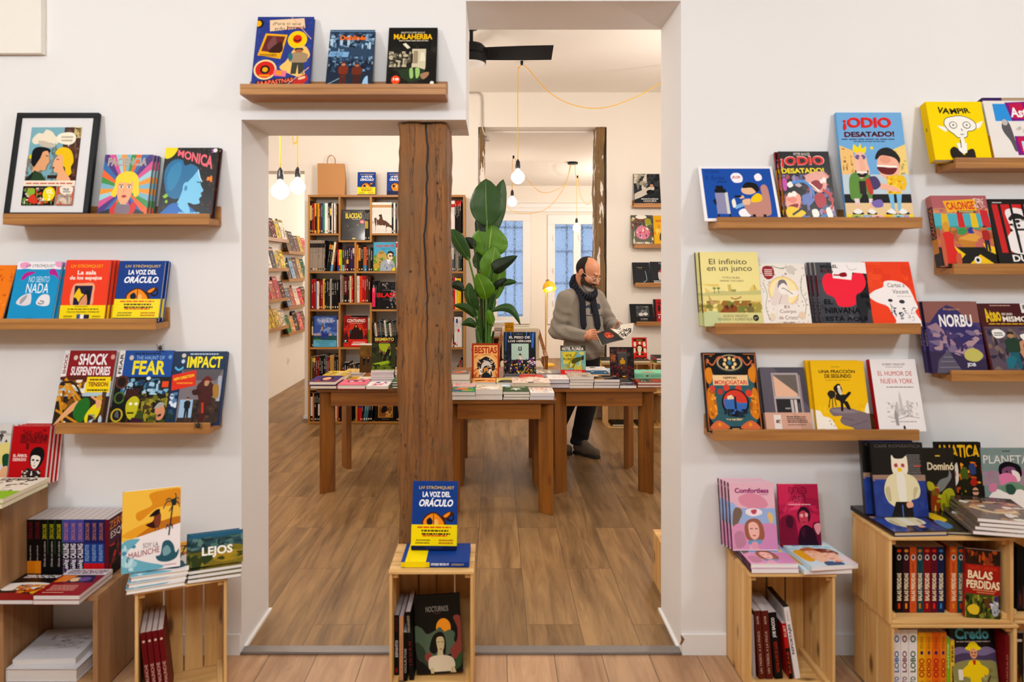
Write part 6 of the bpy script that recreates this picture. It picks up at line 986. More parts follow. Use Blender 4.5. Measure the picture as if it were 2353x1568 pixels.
faceout(719.5, 773, 727.5, 798.4, .014, '3f62ac', '''n 0 6 100 66 30 14 5 4a70b8,3a5aa4,6a8cc8,8aa4d4;n 0 56 100 68 10 12 4 b8a8b8,c8b0a8;r 0 64 100 79 1c5a66;n 0 66 100 78 8 10 3 1a4c5a,226a70;b 5a8a4a 0,76 24,74 34,78 20,80 0,80;l c8d4e8 .8 16,9 86,9;T 14 12 90 20 dcdce8 TRAZO DE TIZA;t 34 4.5 66 7.5 c8d4e8 Miguelanxo Prado;l c8d4e8 .8 18,22 82,22
b 2f3f94 34,48 40,46 46,56 66,58 62,66 50,72 38,76 34,64;b c89878 34,36 38,34 41,40 38,48 33,46;b 3a2420 36,28 42,27 42,32 36,33;e 39 30 5 2 8a7a4a;l c89878 1.4 36,76 36,80;r 0 79 100 100 6ab8d4;d 6 82 94 86 1 2a5a72;d 22 88.5 76 91.5 1 2a5a72;d 26 94 72 97 1 2a5a72''', 'blue seascape cover with a woman in a flowing dress', mat='gloss')
spines('white edge beside the seascape cover', 774, 798.6, [('e8e0dc', 3.6, .9)], 729)
faceout(789, 844, 727, 798.4, .02, 'a8201a', '''r 30 0 100 6 2a1814;n 0 20 100 76 30 12 4 c8301c,a01c18,d84020,8a1814;b d8401c 20,44 40,26 66,26 84,44 84,70 20,70;b 3a1814 28,76 30,50 40,42 48,28 56,28 62,40 74,42 80,52 78,76;b c88a5a 48,31 55,31 54,38 49,38;b c8783a 66,40 72,40 72,46 66,46;b 2a6a7a 24,50 30,46 32,54 26,56;p 5a1c18 0,66 14,54 24,76 0,78;p 5a1c18 84,70 94,56 100,70 100,78
T 14 11 90 22 f4ece0 CONTRAPASO;d 26 5.5 60 7.5 1 d8c0b0;d 22 24 82 26 1 f0c8b0;r 0 76 100 100 d83020;e 10 82 9.5 7.6 17140f;T 4 78 13 84 fff 4ª;d 4 85 16 86.6 1 fff;c 5a1814 2 30,84 24,88 30,94;d 36 83 94 90 2 f0dcd0;r 34 90.5 84 94.5 f0e4da''', 'red cover with a robed group and black round badge')
spines('green-white edge beside the red cover', 845.5, 798.6, [('d8d0b8', 4.6, .96, '8a9a3a', 40, 90)], 729)
for k, (c, h) in enumerate((('1c1814', .9), ('e8e0d8', .88), ('6a2420', .9), ('1a1a20', .95), ('4a6a7a', 1.0), ('17140f', .97), ('26201c', .94), ('ece4dc', .98), ('2a6a4a', .92), ('14120f', .94), ('f0e8e2', .88), ('6a5a3a', .92), ('2a4a5a', .96), ('3a3430', .9), ('1a1614', .98), ('2a241e', .94))):
    y = YBK+.016; kk = y/FPX; o = link('book', spine_box(3.45*kk, (798.6-736)*kk*h, .19, c, 'v 24 8 76 52 %s LIBRO' % ('3a3430' if k in (1, 7, 10) else 'c8b8a0')+(';r 0 60 100 76 5aa0b8' if k == 4 else ''), 'cfc2b0'), None, Matrix.Translation((PX(862+3.7*k, y), y, PZ(798.6, YBK)+.001)) @ Matrix.Rotation(-.1, 4, 'Y'))
    tag(o, '%s slim spine, %s in the slanting row behind the green gang cover' % (cname(c), NUM[k]), 'book', 'slanting slim spines')
spines('dark row behind the table books', 714, 892.8, [('8a8a4a', 3.6, .95), ('5a2a1c', 3.6, .96, 'd8b050', 4, 16), ('6a3a2c', 3.6, .97, 'e0c050', 4, 18), ('7a2a20', 4.2, .98), ('8a2018', 4.2, .97), ('3a2a24', 4, 1.0), ('17140f', 5.5, 1.0), ('201c1c', 4.5, 1.0), ('5a6270', 4, .98), ('9a1c1c', 4.4, .95), ('17140f', 2.6, .95), ('c8a05a', 4.6, 1.0), ('c89a50', 4.6, 1.0), ('1c1a24', 5, .97), ('17140f', 4.6, .96)], 818)
spines('short row behind the brown cover', 784.5, 892.8, [('8a3a1c', 6, .55), ('1c2a3a', 5.8, .72), ('241c18', 5.4, .72, 'd8b870', 40, 70), ('5a3a20', 5, .66), ('4a3a1a', 5, .68), ('c8a85a', 2, .7), ('3a2a5a', 3.6, .7), ('241e1a', 4, .7), ('17140f', 6, .72), ('2a1c14', 5, .7), ('4a1c18', 6, .68)], 812)
spines('dark row behind the green gang cover', 856, 892.8, [('17140f', 8, .9), ('2a1c18', 7, .95), ('3a2a20', 8, .9), ('1c1814', 9, .93), ('4a3424', 8, .9), ('14120f', 9, .94)], 818)
spines('bottom row by the bookcase edge', 713, 969.3, [('1c1814', 5.4, .97, 'e8e0d8', 14, 82), ('d87a20', 3.4, .96), ('17140f', 4.6, .97), ('1a1614', 4, .98), ('17140f', 4.4, .97, 'd8ccc0', 40, 80), ('d86a1c', 5, .98), ('241c16', 10, .96), ('3a2a1c', 10, .95), ('17140f', 8, .97), ('e8e0d8', 5, .96), ('d8701c', 4.6, .95), ('1a1614', 4, .97), ('241c18', 16, .9), ('14110e', 12, .93)], 902)
spines('bottom row under the near table', 822.6, 969.3, [('c81c24', 4.4, .97, '2a3a8a', 0, 52), ('c8242a', 4.6, .97, '2a3a8a', 0, 52), ('17140f', 3, .9)], 902)
for k, c in enumerate(('4a7a8a', '4a7a8a', '14110e', '17140f')):
    y = YBK+.014; kk = y/FPX; o = link('book', spine_box(4.6*kk, (969.8-905)*kk, .19, c, 'v 30 20 66 60 d8d0c4 MEMORIA;e 50 92 34 3 e8e0d8', 'cfc2b0'), None, Matrix.Translation((PX(834.4+5.1*k, y), y, PZ(969.3, YBK)+.0012+4.6*kk*.12)) @ Matrix.Rotation(.12, 4, 'Y'))
    tag(o, '%s spine, %s leaning one in the bottom row under the near table' % (cname(c), NUM[k]), 'book', 'leaning spines in the bottom row')
faceout(861, 909, 906, 969.2, .016, '1a120d', 'r 16 12 86 88 c89a50;r 19 14 83 86 8a5a28;n 20 15 82 86 20 12 4 a87434,c89248,7a4c20;b 1c120c 36,18 56,16 54,40 60,62 40,72 30,64 40,44;c e0c080 3 60,70 74,78 80,66;d 34 92 70 95 1 8a7a64', 'black cover with a framed golden picture in the bottom row')
spines('bottom row next to the framed golden cover', 910.5, 969.3, [('17140f', 3, .95), ('241c18', 4, .97), ('14110e', 5, .97)], 902)
# beyond the timber post
spines('upper compartment beyond the timber post', 1034, 536.3, [('ece4dc', 3.7, .98, 'c83a34', 10, 20), ('ece4dc', 3.7, .98, 'c83a34', 10, 20), ('ece4dc', 3.9, .98, 'c83a34', 10, 20), ('221e1c', 3.6, 1.0, 'c02a24', 2, 18), ('26221f', 3.6, 1.0, 'c02a24', 2, 18), ('221e1c', 3.6, 1.0, 'c02a24', 2, 18), ('26221f', 3.6, 1.0, 'c02a24', 2, 18)], 460)
spines('second row beyond the timber post', 1034, 623.6, [('b8b0a8', 4.6, 1.0), ('6a6a6c', 4.4, 1.0, 'c8c0b4', 20, 60), ('4a4a4c', 3.6, .98), ('8a8a86', 3.6, .95), ('b89a6a', 3, .95), ('3a5a58', 4.4, .96), ('26302c', 4, .96)], 556)
spines('third row beyond the timber post', 1034, 711.3, [('e8e0d8', 3.6, .93), ('1c1a18', 3.6, .96), ('c81c1c', 4.6, .98), ('e8e4dc', 3, .96), ('f0cc18', 3.6, .94), ('f0cc18', 3.6, .94), ('f0cc18', 3.6, .94)], 636)
spines('fourth row beyond the timber post', 1034, 798.6, [('ece4e0', 3.4, .97), ('e8dcd8', 3.4, .97), ('2a2624', 3, .98), ('ece8e4', 4, .98, 'c83a34', 84, 94), ('e8e0dc', 4, .98, '3a4a8a', 6, 20), ('ece4e0', 4, .98, 'd83a4a', 40, 50), ('ece8e4', 4, .98), ('d8d0c8', 3, .96)], 728)
spines('fifth row beyond the timber post', 1050, 892.8, [('6a2018', 3, .7), ('8a3a24', 2.6, .66), ('b81c1c', 3.4, .85), ('2a2624', 4.6, .95)], 818)
spines('bottom row beyond the timber post', 1046, 969.3, [('17140f', 5, .97, 'd8ccc0', 30, 50), ('1c1814', 4.4, .97), ('14110e', 5, .97), ('17140f', 3, .97)], 902)
# on top of the bookcase
OF = book_meshes(41*7.26/FPX, 55*7.26/FPX, .02, '1c4c96', ORA+';'+O2, hard=True, band=OBAND)
OF2 = book_meshes(41*7.26/FPX, 55*7.26/FPX, .02, '1c4c96', ORA+';r 0 80 100 100 1c2c5a;'+O2, hard=True)
ob = book(OF, lean_matrix(PX(821, 7.26), 7.26, bz(448)+.0028, .1), 'small-looking blue hardback with yellow band on top of the bookcase')
book(OF2, lean_matrix(PX(888.5, 7.26), 7.26, bz(448)+.0028, .1), 'blue hardback without band on the bookcase, cut by the timber post')
def paper_bag():
    y = 7.22; x0, x1 = PX(730, y), PX(792, y); w_ = x1-x0; h = (447.5-372.5)*y/FPX
    root = empty('paper_bag', 'brown kraft paper bag with twisted handles on the bookcase', 'paper bag', Matrix.Translation((x0, y, bz(448)+.001)))
    b = MB(); d = .1; o_ = -.006
    v = [(0, 0, 0), (w_, 0, 0), (w_, d, 0), (0, d, 0), (o_, .02, h*.5), (w_+.004, .016, h*.5), (w_, d-.01, h*.5), (0, d-.01, h*.5), (o_-.006, .035, h), (w_-.012, .03, h*.985), (w_-.014, d-.03, h*.98), (o_-.004, d-.035, h)]
    b.v = v
    for lv in (0, 4):
        for i in range(4): b.f.append((lv+i, lv+(i+1) % 4, lv+4+(i+1) % 4, lv+4+i)); b.c.append(hx('b98450'))
    b.f.append((3, 2, 1, 0)); b.c.append(hx('b98450'))
    o = b.build('bag_body', M['kraft'], root); so = o.modifiers.new('s', 'SOLIDIFY'); so.thickness = .0012
    mk_ = MB(); Art(mk_, lambda u, v_, n: (u/100*w_, .024-2e-4*n-.012*(1-v_/100)*0-(.0)+(-.012 if v_ > 50 else .0), h*(1-v_/100)), 1).run('e 47 47 6 4 8a6a4a')
    for yy in (.034, d-.036):
        pts = catmull([(w_*.32, yy, h-.01), (w_*.33, yy, h+.05), (w_*.42, yy, h+.085), (w_*.52, yy, h+.08), (w_*.6, yy, h+.045), (w_*.61, yy, h-.01)], 6); MB().tube(pts, .003, 6).build('handle', M['kraft'], root, True)
paper_bag()
# ------------------------------------------------------------------ small ledges and comics on the long left-hand wall of the back room
def wall_ledges():
    XW = -2.83; dp = .115; rr = random.Random(21)
    pal = ['8a6a4a', '2a6a4a', 'd8c8b8', '7a5a3a', 'c8a868', 'e0c030', 'd89a5a', '6a5a48', 'b8302a', '3a5a7a', '2a2a28', 'c88a6a', 'd84a5a', '8ab0d0', '4a8a4a', 'b8452a', 'c8a83a', '4a3a2a', 'e8e0d4', '3a3a48', '6a2a2a', '7a8a9a', '9a7a4a']
    # (x of visible end at lip, lip y, which end, near Y, far Y)
    rows = [('near', 8.02, 9.0, y) for y in (551, 616, 683, 746)]+[('far', 9.02, 10.1, y) for y in (576, 640, 705, 766)]
    n = 0
    for col, y0, y1, py in rows:
        xl = XW+dp; yr = y1 if col == 'near' else y0; pz = CH+(HY-py)*yr/FPX
        names = {'near': 'nearer', 'far': 'deeper'}[col]; idx = {551: 'top', 616: 'second', 683: 'third', 746: 'bottom', 576: 'top', 640: 'second', 705: 'third', 766: 'bottom'}[py]
        root = empty('picture_ledge', '%s ledge of the %s column on the long cream wall' % (idx, names), 'shelf', Matrix.Translation((XW, y0, pz-.044)), 'ledges on the long wall'); L_ = y1-y0
        m = M['ledge_y']
        MB().box((.001, 0, 0), (dp, L_, .026)).build('base_board', m, root); MB().box((dp-.014, 0, .0262), (dp, L_, .044)).build('front_lip', m, root); MB().box((.001, 0, .0262), (.016, L_, .08)).build('back_rail', m, root)
        y = y0-.01 if col == 'near' else y0+.02; k = 0
        while y < y1-.17:
            w_ = rr.uniform(.16, .2); h = rr.uniform(.22, .31); t = rr.uniform(.01, .024); c = rr.choice(pal)
            c2, c3 = rr.choice(pal), rr.choice(pal)
            ops = 'n 0 0 100 100 12 22 %d %s,%s,%s;n 10 26 90 94 22 9 %d %s,%s,e0d0b0,2a2420;r 8 6 92 %d %s;T 12 9 88 %d %s %s' % (n, c, shade(c, .75), shade(c, 1.2), n+3, c2, c3, 16, rr.choice([c, c2, '1c1a18']), 14, rr.choice(['f0e8d8', 'e8c83a', 'f4f0ea']), rr.choice(['NOCHE', 'AVENTURA', 'EL CAMINO', 'HEROES', 'LA GUERRA', 'SOMBRAS']))
            ms = book_meshes(w_, h, t, c, ops, shade(c, .6), '', rr.random() < .6, 'gloss' if rr.random() < .4 else 'print', None, None)
            a = .27; x = XW+dp-.0165
            # facing +x: book's local x runs along -y ... seen from the room its left edge is the nearer one
            m4 = Matrix.Translation((x-t*0, y, pz-.0175+t*math.sin(a)+.001)) @ Matrix.Rotation(math.pi/2, 4, 'Z') @ Matrix.Rotation(-a, 4, 'X')
            book(ms, m4, '%s comic, %s on the %s ledge, %s column of the long wall' % (cname(c), NUM[k], idx, names), 'comics on the long wall'); n += 1; k += 1
            y += w_+rr.uniform(.005, .02)
M['ledge_y'] = wood('ledge_oak_deep', 'b9854c', '8d5f33', 'y', 1.0, 0.5)
wall_ledges()
o = MB(); o.box((0, -.041, -.041), (.009, .041, .041), 'ece6dc'); o.lathe([(.02, .0092), (.02, .0096)], 20, (0, 0, 0), 'cfc8bc', 'x'); o = o.build('wall_socket', M['print']); o.location = (-2.8295, PX(0, 1)*0+9.35, PZ(829, 9.35)); tag(o, 'white double wall socket low on the long cream wall', 'socket')
# ------------------------------------------------------------------ face-out books on the rear wall beside the man
def rear_ledges():
    y0 = YB-.115
    for k, (xa, py, lab) in enumerate(((1457, 467, 'top ledge on the rear wall holding the grey sea cover'), (1458, 560.5, 'second ledge on the rear wall holding the foil comic'), (1460, 650, 'third ledge on the rear wall with two dark covers'), (1463, 739.5, 'bottom ledge on the rear wall with the black landscape book'))):
        ledge('picture_ledge', PX(xa, y0), PX(xa, y0)+.83, PZ(py, y0), y0, YB, lab, 'ledges on the rear wall')
    yl = y0+.0165
    def rb(x0, x1, yt, py, t, col, ops, lab, **kw): wallbook(None, x0, x1, yt, t, 1, col, ops, lab, yl=yl, yw=YB, zb=PZ(py, y0)-.0175, **kw)
    rb(1459, 1519, 400, 467, .015, '3a3f44', 'n 0 0 60 60 24 14 4 b0a898,d8d0c0,8a8880;n 50 0 100 60 24 14 5 2a2c30,4a4c50,1c1e22;b d0c8bc 0,66 40,50 70,40 76,52 40,70 0,84;e 62 60 16 8 1c1e22;p 2c3238 0,84 60,66 100,56 100,100 0,100;b c89a7a 64,34 74,36 70,44 62,42;T 26 79 90 84 e8e4dc MONTAÑAS;T 34 86 84 91 e8e4dc LOCURA;d 40 94 78 96 1 a8a4a0', 'grey stormy sea cover on the top ledge of the rear wall')
    rb(1453, 1503, 495, 560.5, .02, '6a6a58', 'n 0 0 100 100 60 10 4 b8a888,4a4a3a,8a3a30,d8d0b8,3a4a5a,c8b058;e 46 6 26 7 f0ece0;b d88aa0 20,50 40,36 66,40 84,56 70,78 40,80 22,70;n 24 42 80 76 14 6 6 3a4a8a,f0e8d0,c83a3a;b a8a838 64,14 84,12 92,28 78,34 64,28;T 10 90 92 96 e8e0d4 COMIX VOL.1', 'busy foil-covered comic on the second ledge of the rear wall', mat='gloss')
    rb(1504, 1554, 496, 560.5, .014, 'e8b820', 'n 0 30 100 100 14 14 4 f0d060,e0a018;T 12 14 40 22 c82a20 DON;b 3a2a1c 30,60 60,56 70,80 30,86', 'yellow comic half hidden by the jamb on the second ledge')
    rb(1456, 1495, 603.5, 650, .012, '2c2d30', 'r 10 2 100 100 303236;d 24 22 60 26 1 c8b060;d 34 30 62 32 1 8a8a8c;c a8c0d0 3 74,40 80,80 60,92;d 60 86 80 89 1 8a8a8c', 'dark charcoal cover with a thin pale streak on the third ledge')
    rb(1497, 1541, 602, 650, .012, '34363a', 'b d8d0c8 40,50 56,44 70,56 76,84 44,84;b c83a40 46,40 58,36 62,46 48,48;d 44 4 90 12 2 b8b4b0;r 10 82 66 98 1c1c1e;d 12 84 64 96 2 e8e4e0', 'charcoal cover with a pale portrait on the third ledge')
    rb(1450, 1503, 699, 739.5, .014, '17171a', 'r 26 10 82 68 5a5a5a;n 27 11 81 67 30 10 4 2a2a2a,8a8a88,4a4a48,6a6a66;e 46 56 10 9 d8d4d0;e 66 54 10 8 e0dcd8;T 44 76 74 83 c8c4c0 La idiota;d 42 87 76 90 1 8a8886', 'black landscape-format book with a grey photo on the bottom ledge')
    rb(1505, 1553, 688, 739.5, .014, 'b8181c', 'r 0 0 10 100 1c1416;T 16 12 60 22 2a0c0e VAMP;T 20 26 56 52 2a0c0e H;n 12 64 60 92 12 8 4 e8d8d0,2a1c1a,8a1418', 'red and black comic half hidden by the jamb on the bottom ledge')
rear_ledges()
# crates and books low on the rear wall
yk = 6.9
crate('pine crate on the floor behind the far table holding two dark books', Matrix.Translation((PX(1394, 7.0), 6.98, 0)), PX(1520, 7.0)-PX(1394, 7.0), .3, .36, False)
crate('upper pine crate behind the far table carrying the red portrait book', Matrix.Translation((PX(1379, 7.0), 6.98, .362)), PX(1497, 7.0)-PX(1379, 7.0), .3, .30, False)
crate('dark-filled pine crate half hidden by the jamb at the rear wall', Matrix.Translation((PX(1500, 7.0), 6.96, .362)), .4, .3, .30, False)
zt = .664
ms = book_meshes(.2, .26, .03, '3a3428', 'n 0 0 100 100 20 14 3 4a4434,2a261c', 'c8b428', 'V 24 12 76 60 4a4018 EL FUEGO', True, 'print', None, None, 'e0d0a8')
book(ms, flat_matrix(PX(1381, 6.98)-.003, 6.975, zt+.031), 'thick yellow-spined book lying at the corner of the upper rear crate')
ms = book_meshes(.2, .26, .028, '6a3a2a', 'n 0 0 100 100 20 14 3 7a4a34,4a2a1c,c8a878', None, '', True, 'print', None, None, 'e0d0a8')
book(ms, flat_matrix(PX(1449, 6.98), 6.972, zt+.029), 'brown book lying under the red portrait book on the rear crate')
faceout(1453.5, 1487, 777, 825, .016, 'd83a2a', 'n 0 0 100 100 14 12 3 e04a34,c8301f;b 1c1614 14,8 84,6 90,14 70,18 14,16;T 28 9 72 15 e8c030 GÓTICO;b efe6c8 10,24 24,22 26,40 12,42;b efe6c8 74,24 88,22 92,40 78,42;b efe6c8 44,22 58,20 58,32 46,32;b 1c1614 30,44 40,36 58,36 70,46 72,66 30,66;b efe6c8 36,46 50,40 64,48 60,68 48,74 38,66;b efe6c8 4,54 18,52 22,70 8,72;b efe6c8 78,54 92,52 96,70 82,72;l 1c1614 2 40,52 46,52;l 1c1614 2 54,52 60,52;b 1c1614 20,100 26,80 50,74 76,80 84,100;b e03a2a 14,84 80,84 78,94 20,94;d 24 87 72 91 1 2a1010;p efe6c8 40,74 60,74 58,84 44,84', 'red book of drawn faces standing on the rear crate', y=7.0, lean=.12)
for k, (c, c2) in enumerate((('2a8a3a', 'e84a8a'), ('d83a8a', '2a9a4a'))):
    ms = book_meshes(.22, .27, .026, '241f1c', '', c, 'r 30 10 70 60 %s' % c2, True, 'print', None, None, 'e8dcc8')
    book(ms, flat_matrix(PX(1508, 6.98), 6.97, zt+.027*(k+1)+.001), '%s thick book with coloured blocks beside the red portrait book' % ['lower', 'upper'][k], 'pink and green books')
for k in range(2):
    ms = book_meshes(.17, .22, .022, '1f2420', 'n 10 10 90 90 16 14 4 3a4a34,2a2420,5a5a4a', None, '', True, 'print', None, None, 'd8c8a8')
    book(ms, flat_matrix(PX(1406+58*k, 7.02), 6.995, .0125+.0235), ['dark book lying in the lower rear crate beside the stone block', 'dark green book lying in the lower rear crate near the jamb'][k])
# ------------------------------------------------------------------ display tables
TT = .766
def table(label, x0, y0, w_=.75, d=.75):
    root = empty('display_table', label, 'table', Matrix.Translation((x0, y0, 0)), 'honey-brown display tables')
    bevel(MB().box((0, 0, TT-.026), (w_, d, TT)).build('table_top', M['table'], root), .003)
    z0, z1, i, t = TT-.026-.105, TT-.0264, .022, .02
    for a, b in (((.1, i, z0), (w_-.1, i+t, z1)), ((.1, d-i-t, z0), (w_-.1, d-i, z1))): bevel(MB().box(a, b).build('apron', M['table'], root), .0015)
    for a, b in (((i, .1, z0), (i+t, d-.1, z1)), ((w_-i-t, .1, z0), (w_-i, d-.1, z1))): bevel(MB().box(a, b).build('apron', M['table'], root), .0015)
    for sx in (0, 1):
        for sy in (0, 1):
            dx, dy = (1 if sx else -1), (1 if sy else -1); c = Vector((w_-.018 if sx else .018, d-.018 if sy else .018, 0))
            u = Vector((-dx, -dy, 0)).normalized(); v = Vector((-u.y, u.x, 0)); L_, T_ = .125, .042
            q = [c+v*T_*.5, c+v*T_*.0+u*-.0, c-v*T_*.5]
            pts = [c+v*.021+u*.021, c+v*.021+u*L_, c-v*.021+u*L_, c-v*.021+u*.021, c]
            # square post with its inner corner cut: outer faces flush with the aprons
            xo, yo, s = c.x, c.y, .094
            pts = [Vector((xo, yo, 0)), Vector((xo-dx*s, yo, 0)), Vector((xo-dx*s, yo-dy*.022, 0)), Vector((xo-dx*.022, yo-dy*s, 0)), Vector((xo, yo-dy*s, 0))]
            pts = [Vector((xo, yo, 0)), Vector((xo-dx*.094, yo-dy*.06, 0)), Vector((xo-dx*.094, yo-dy*.094, 0)), Vector((xo-dx*.06, yo-dy*.094, 0))]
            if dx*dy < 0: pts.reverse()
            b = MB(); b.prism(pts, (0, 0, TT-.0264)); bevel(b.build('leg', M['tablez'], root), .002)
    return root
YA = 4.905; YBT = 4.475
XA, XB, XCt = -1.282, -.346, .414
table('honey-brown display table near the bookcase with the pink comic', XA, YA)
table('nearest honey-brown display table, jutting towards the doorway', XB, YBT)
table('honey-brown display table behind the nearest one, under the red-framed cover', XB, YBT+.755)
table('honey-brown display table between the man and the jamb', XCt, YA)
rt = random.Random(5)
DESC = {}
def stack(desc, x0, x1, yf, n, t, d, col, ops, z=TT, hard=False, pages='e6dccf', back=None, yaw=0.0, mat='print', cols=None, spine=None):
    """lying books with the bottom edge towards the room; x0,x1 pixel extents of the front edge at depth yf"""
    wd = (x1-x0)*yf/FPX; ms = book_meshes(wd, d, t, col, ops, spine, '', hard, mat, back, None, pages)
    first = None
    for k in range(n):
        m4 = flat_matrix(PX(x0, yf)+(rt.uniform(-.004, .004) if k < n-1 else 0), yf+(rt.uniform(0, .006) if k < n-1 else 0), z+.0006+(t+.0014)*(k+1), yaw+rt.uniform(-.012, .012)*(k < n-1))
        lab = desc if n == 1 else '%s, %s of its pile' % (desc, 'lowest' if k == 0 else NUM[k]+' from bottom')
        if k == n-1 and n > 1: lab = '%s, topmost of its pile' % desc
        if first is None: first = book(ms, m4, lab, desc+' pile' if n > 1 else None)
        else: copy_tree(first, m4, lab, desc+' pile')
    return z+.0006+(t+.0014)*n
def stand(desc, x0, x1, yt, yb, yf, t, col, ops, lean=.14, **kw):
    k = yf/FPX; return book(book_meshes((x1-x0)*k, (yb-yt)*k/math.cos(lean), t, col, ops, mat=kw.pop('mat', 'print'), **kw), lean_matrix(PX(x0, yf), yf, PZ(yb, yf)+t*math.sin(lean), lean), desc)
# near the bookcase
z1 = stack('dark-edged hardback under the purple portrait book', 712, 773.5, 4.87, 1, .026, .25, '4a1c34', 'n 0 0 100 100 20 12 3 5a2440,3a1428', hard=True, pages='e0d0b8')
stack('purple portrait hardback at the table corner', 709.5, 771, 4.87, 1, .028, .25, '4a3a78', 'n 0 0 100 50 16 14 3 54428a,423470;n 0 76 100 100 16 12 5 8a1c34,b03048,6a2440;b 2a2028 30,50 40,20 60,16 74,30 78,60 60,90 40,84;b d8a890 38,44 50,28 64,34 68,60 56,80 42,70', z=z1, hard=True, pages='ecdcc4')
stack('pink hardback with a dark drawn face', 775, 839, 4.87, 1, .031, .24, 'e0788a', 'b 2a2024 20,30 34,18 50,24 66,18 84,28 78,46 60,40 40,42 26,48;e 36 36 9 7 f0e0e0;e 68 34 9 7 f0e0e0;d 40 84 60 90 1 f4d8dc;c f0b8c0 2 36,56 50,62 64,54', hard=True)
stack('white paperback with red and blue splash', 841.5, 892, 4.87, 1, .022, .2, 'e8e2e0', 'n 14 30 86 80 20 10 4 c83a54,e0788a,d8a0b0;b 3a4a9a 30,20 44,14 50,30 36,40;b 3a4a9a 64,18 78,14 76,32;b b0243a 20,80 40,64 50,76 30,88')
stack('green-topped comic beside the timber post', 900, 930, 4.88, 3, .017, .2, '3f6a48', 'n 0 0 100 100 20 14 4 4f7a58,2f5a38,8a9a7a', hard=True)
z1 = stack('cream comic under the cowboy cover', 738, 792, 5.13, 1, .02, .24, 'b89a50', 'n 0 0 100 100 20 14 3 c8a860,a88a40', hard=True)
stack('yellow cowboy-scene comic on the table by the bookcase', 740, 793, 5.13, 1, .034, .24, 'c8a83a', 'n 0 20 100 90 40 10 4 8a6a2a,e8c84a,6a4a2a,b8c8d0,d8d0b8;r 20 6 80 22 e8c820;r 40 20 90 30 d8d4c8', z=z1, hard=True, pages='ecdcc4')
stack('yellow and cream comic lying behind the pink hardback', 796, 851, 5.11, 1, .014, .24, 'e4d8c4', 'r 0 0 32 100 e0b020;n 34 30 96 70 12 8 3 8a7a6a,c8b8a4,5a4a3a;d 4 20 28 60 6 8a6a14')
z1 = stack('pale paperback under the green gang cover', 852.5, 905, 5.1, 6, .0148, .2, 'cfc8b4', 'n 0 0 100 100 16 14 3 8a8a5a,b0a888,5a5a3a', pages='dccfd4')
stand('green gang comic with black title strip standing on its pile', 853, 908, 775, 850.5, 5.16, .014, '3f4423', '''r 0 0 100 21 1c1a16;T 12 4 92 13.5 e8d060 SEGMENTO;r 12 15.5 90 17 c82a24;d 30 19 76 20.5 1 d8c880;p a8b828 28,22 76,22 80,60 40,60;n 2 22 30 60 14 10 3 4a5028,34381c;r 0 34 20 48 2a2e18
b 1f2014 40,60 34,46 44,44 52,52 60,48 70,34 78,42 74,58 86,66 60,74 40,70;e 36 44 6 5 8a6a4a;e 52 50 6 5 8a6a4a;e 74 34 6 5 8a6a4a;n 30 54 86 74 14 6 5 2a2c18,5a6028,14150c;p 9ab81c 6,82 70,72 78,80 10,92;p 6a7a18 4,84 10,92 74,82 90,96 100,100 0,100;n 4 84 100 100 16 8 8 2a2e18,4a5422,1c1f12''', back='4a5a24')
stack('cream book lying at the back near the brown cover', 790, 830, 5.42, 2, .02, .17, 'd8b878', 'n 0 0 100 100 10 14 3 c8a868,e8cc90')
stand('brown-gold cover with two small black figures', 826, 853.5, 791, 857, 5.4, .012, '7a5a1c', 'r 0 0 100 6 e8e0d8;n 0 6 100 100 20 16 4 7a5c20,6a4c16,8a6824;p 5a4014 0,46 100,46 100,100 0,100;G 36 46 28 26 c89a6a 1a1614 1c1816 1a1614;G 70 48 30 24 c8906a a85a34 1c1816 3a3a24;d 50 14 90 30 5 5a4416')
stack('mixed comic beside the timber post at mid table', 908, 926, 5.12, 5, .019, .2, 'd8a88a', 'n 0 0 100 100 12 14 3 c85a4a,e8d0b8,8a3a3a')
# nearest table
stack('thick book with swirling orange and green cover', 1037.5, 1092, 4.46, 2, .026, .2, '3a8a70', 'n 0 0 100 100 14 14 3 2a7a60,4a9a80;b e8823a 10,40 40,26 70,30 50,50 20,54;b 6a4a9a 0,66 30,56 44,70 10,80;b 8ab030 56,64 80,50 96,70 70,84;b e8a05a 40,70 70,56 60,80;T 20 8 90 22 f0d8c0 CARNAVAL', pages='e4dcd6')
stack('thick pale book with a sandy mountain cover', 1093, 1155, 4.46, 2, .034, .2, 'd8c8b0', 'n 0 30 100 100 30 12 4 c8b49a,e8e0d0,a89078,f0ece4;b efe8de 20,60 50,40 90,56 70,76 30,78', pages='e6ddd4')
stack('green paperback with a white leaf shape', 1156, 1216, 4.465, 3, .0168, .2, '46603c', 'n 0 0 100 100 16 14 3 4f6a44,3f5836;b dcd8c8 34,44 46,30 60,36 70,30 64,46 74,62 58,56 50,76 44,56 30,56;T 12 6 90 18 d8e0c8 UN LUGAR')
stack('white paperback with bright confetti drawing', 1219, 1274, 4.462, 2, .0225, .19, 'efe6dc', 'n 4 4 96 70 60 7 4 e06a4a,f0b040,c83a3a,3a7ab0,e8a0a0,5a3a2a;T 22 80 80 90 c8a04a LA VIDA', pages='dcd6da')
stack('pink paperback with grey scribble at the post', 1040, 1092, 4.68, 2, .022, .2, 'e0b8b4', 'n 20 20 80 70 30 6 3 b0a0a0,8a7a7c,d8c8c8;T 8 10 20 80 d87a7a A')
stack('orange desert paperback in the second row', 1085, 1139, 4.835, 2, .026, .2, 'e0a860', 'b 8a3a20 10,60 30,40 56,44 50,60 20,74;b f0c080 0,20 50,10 100,24 100,40 0,40;b d87a4a 56,60 80,40 96,60 80,80;n 50 40 100 90 10 10 3 e8b878,c86a3a')
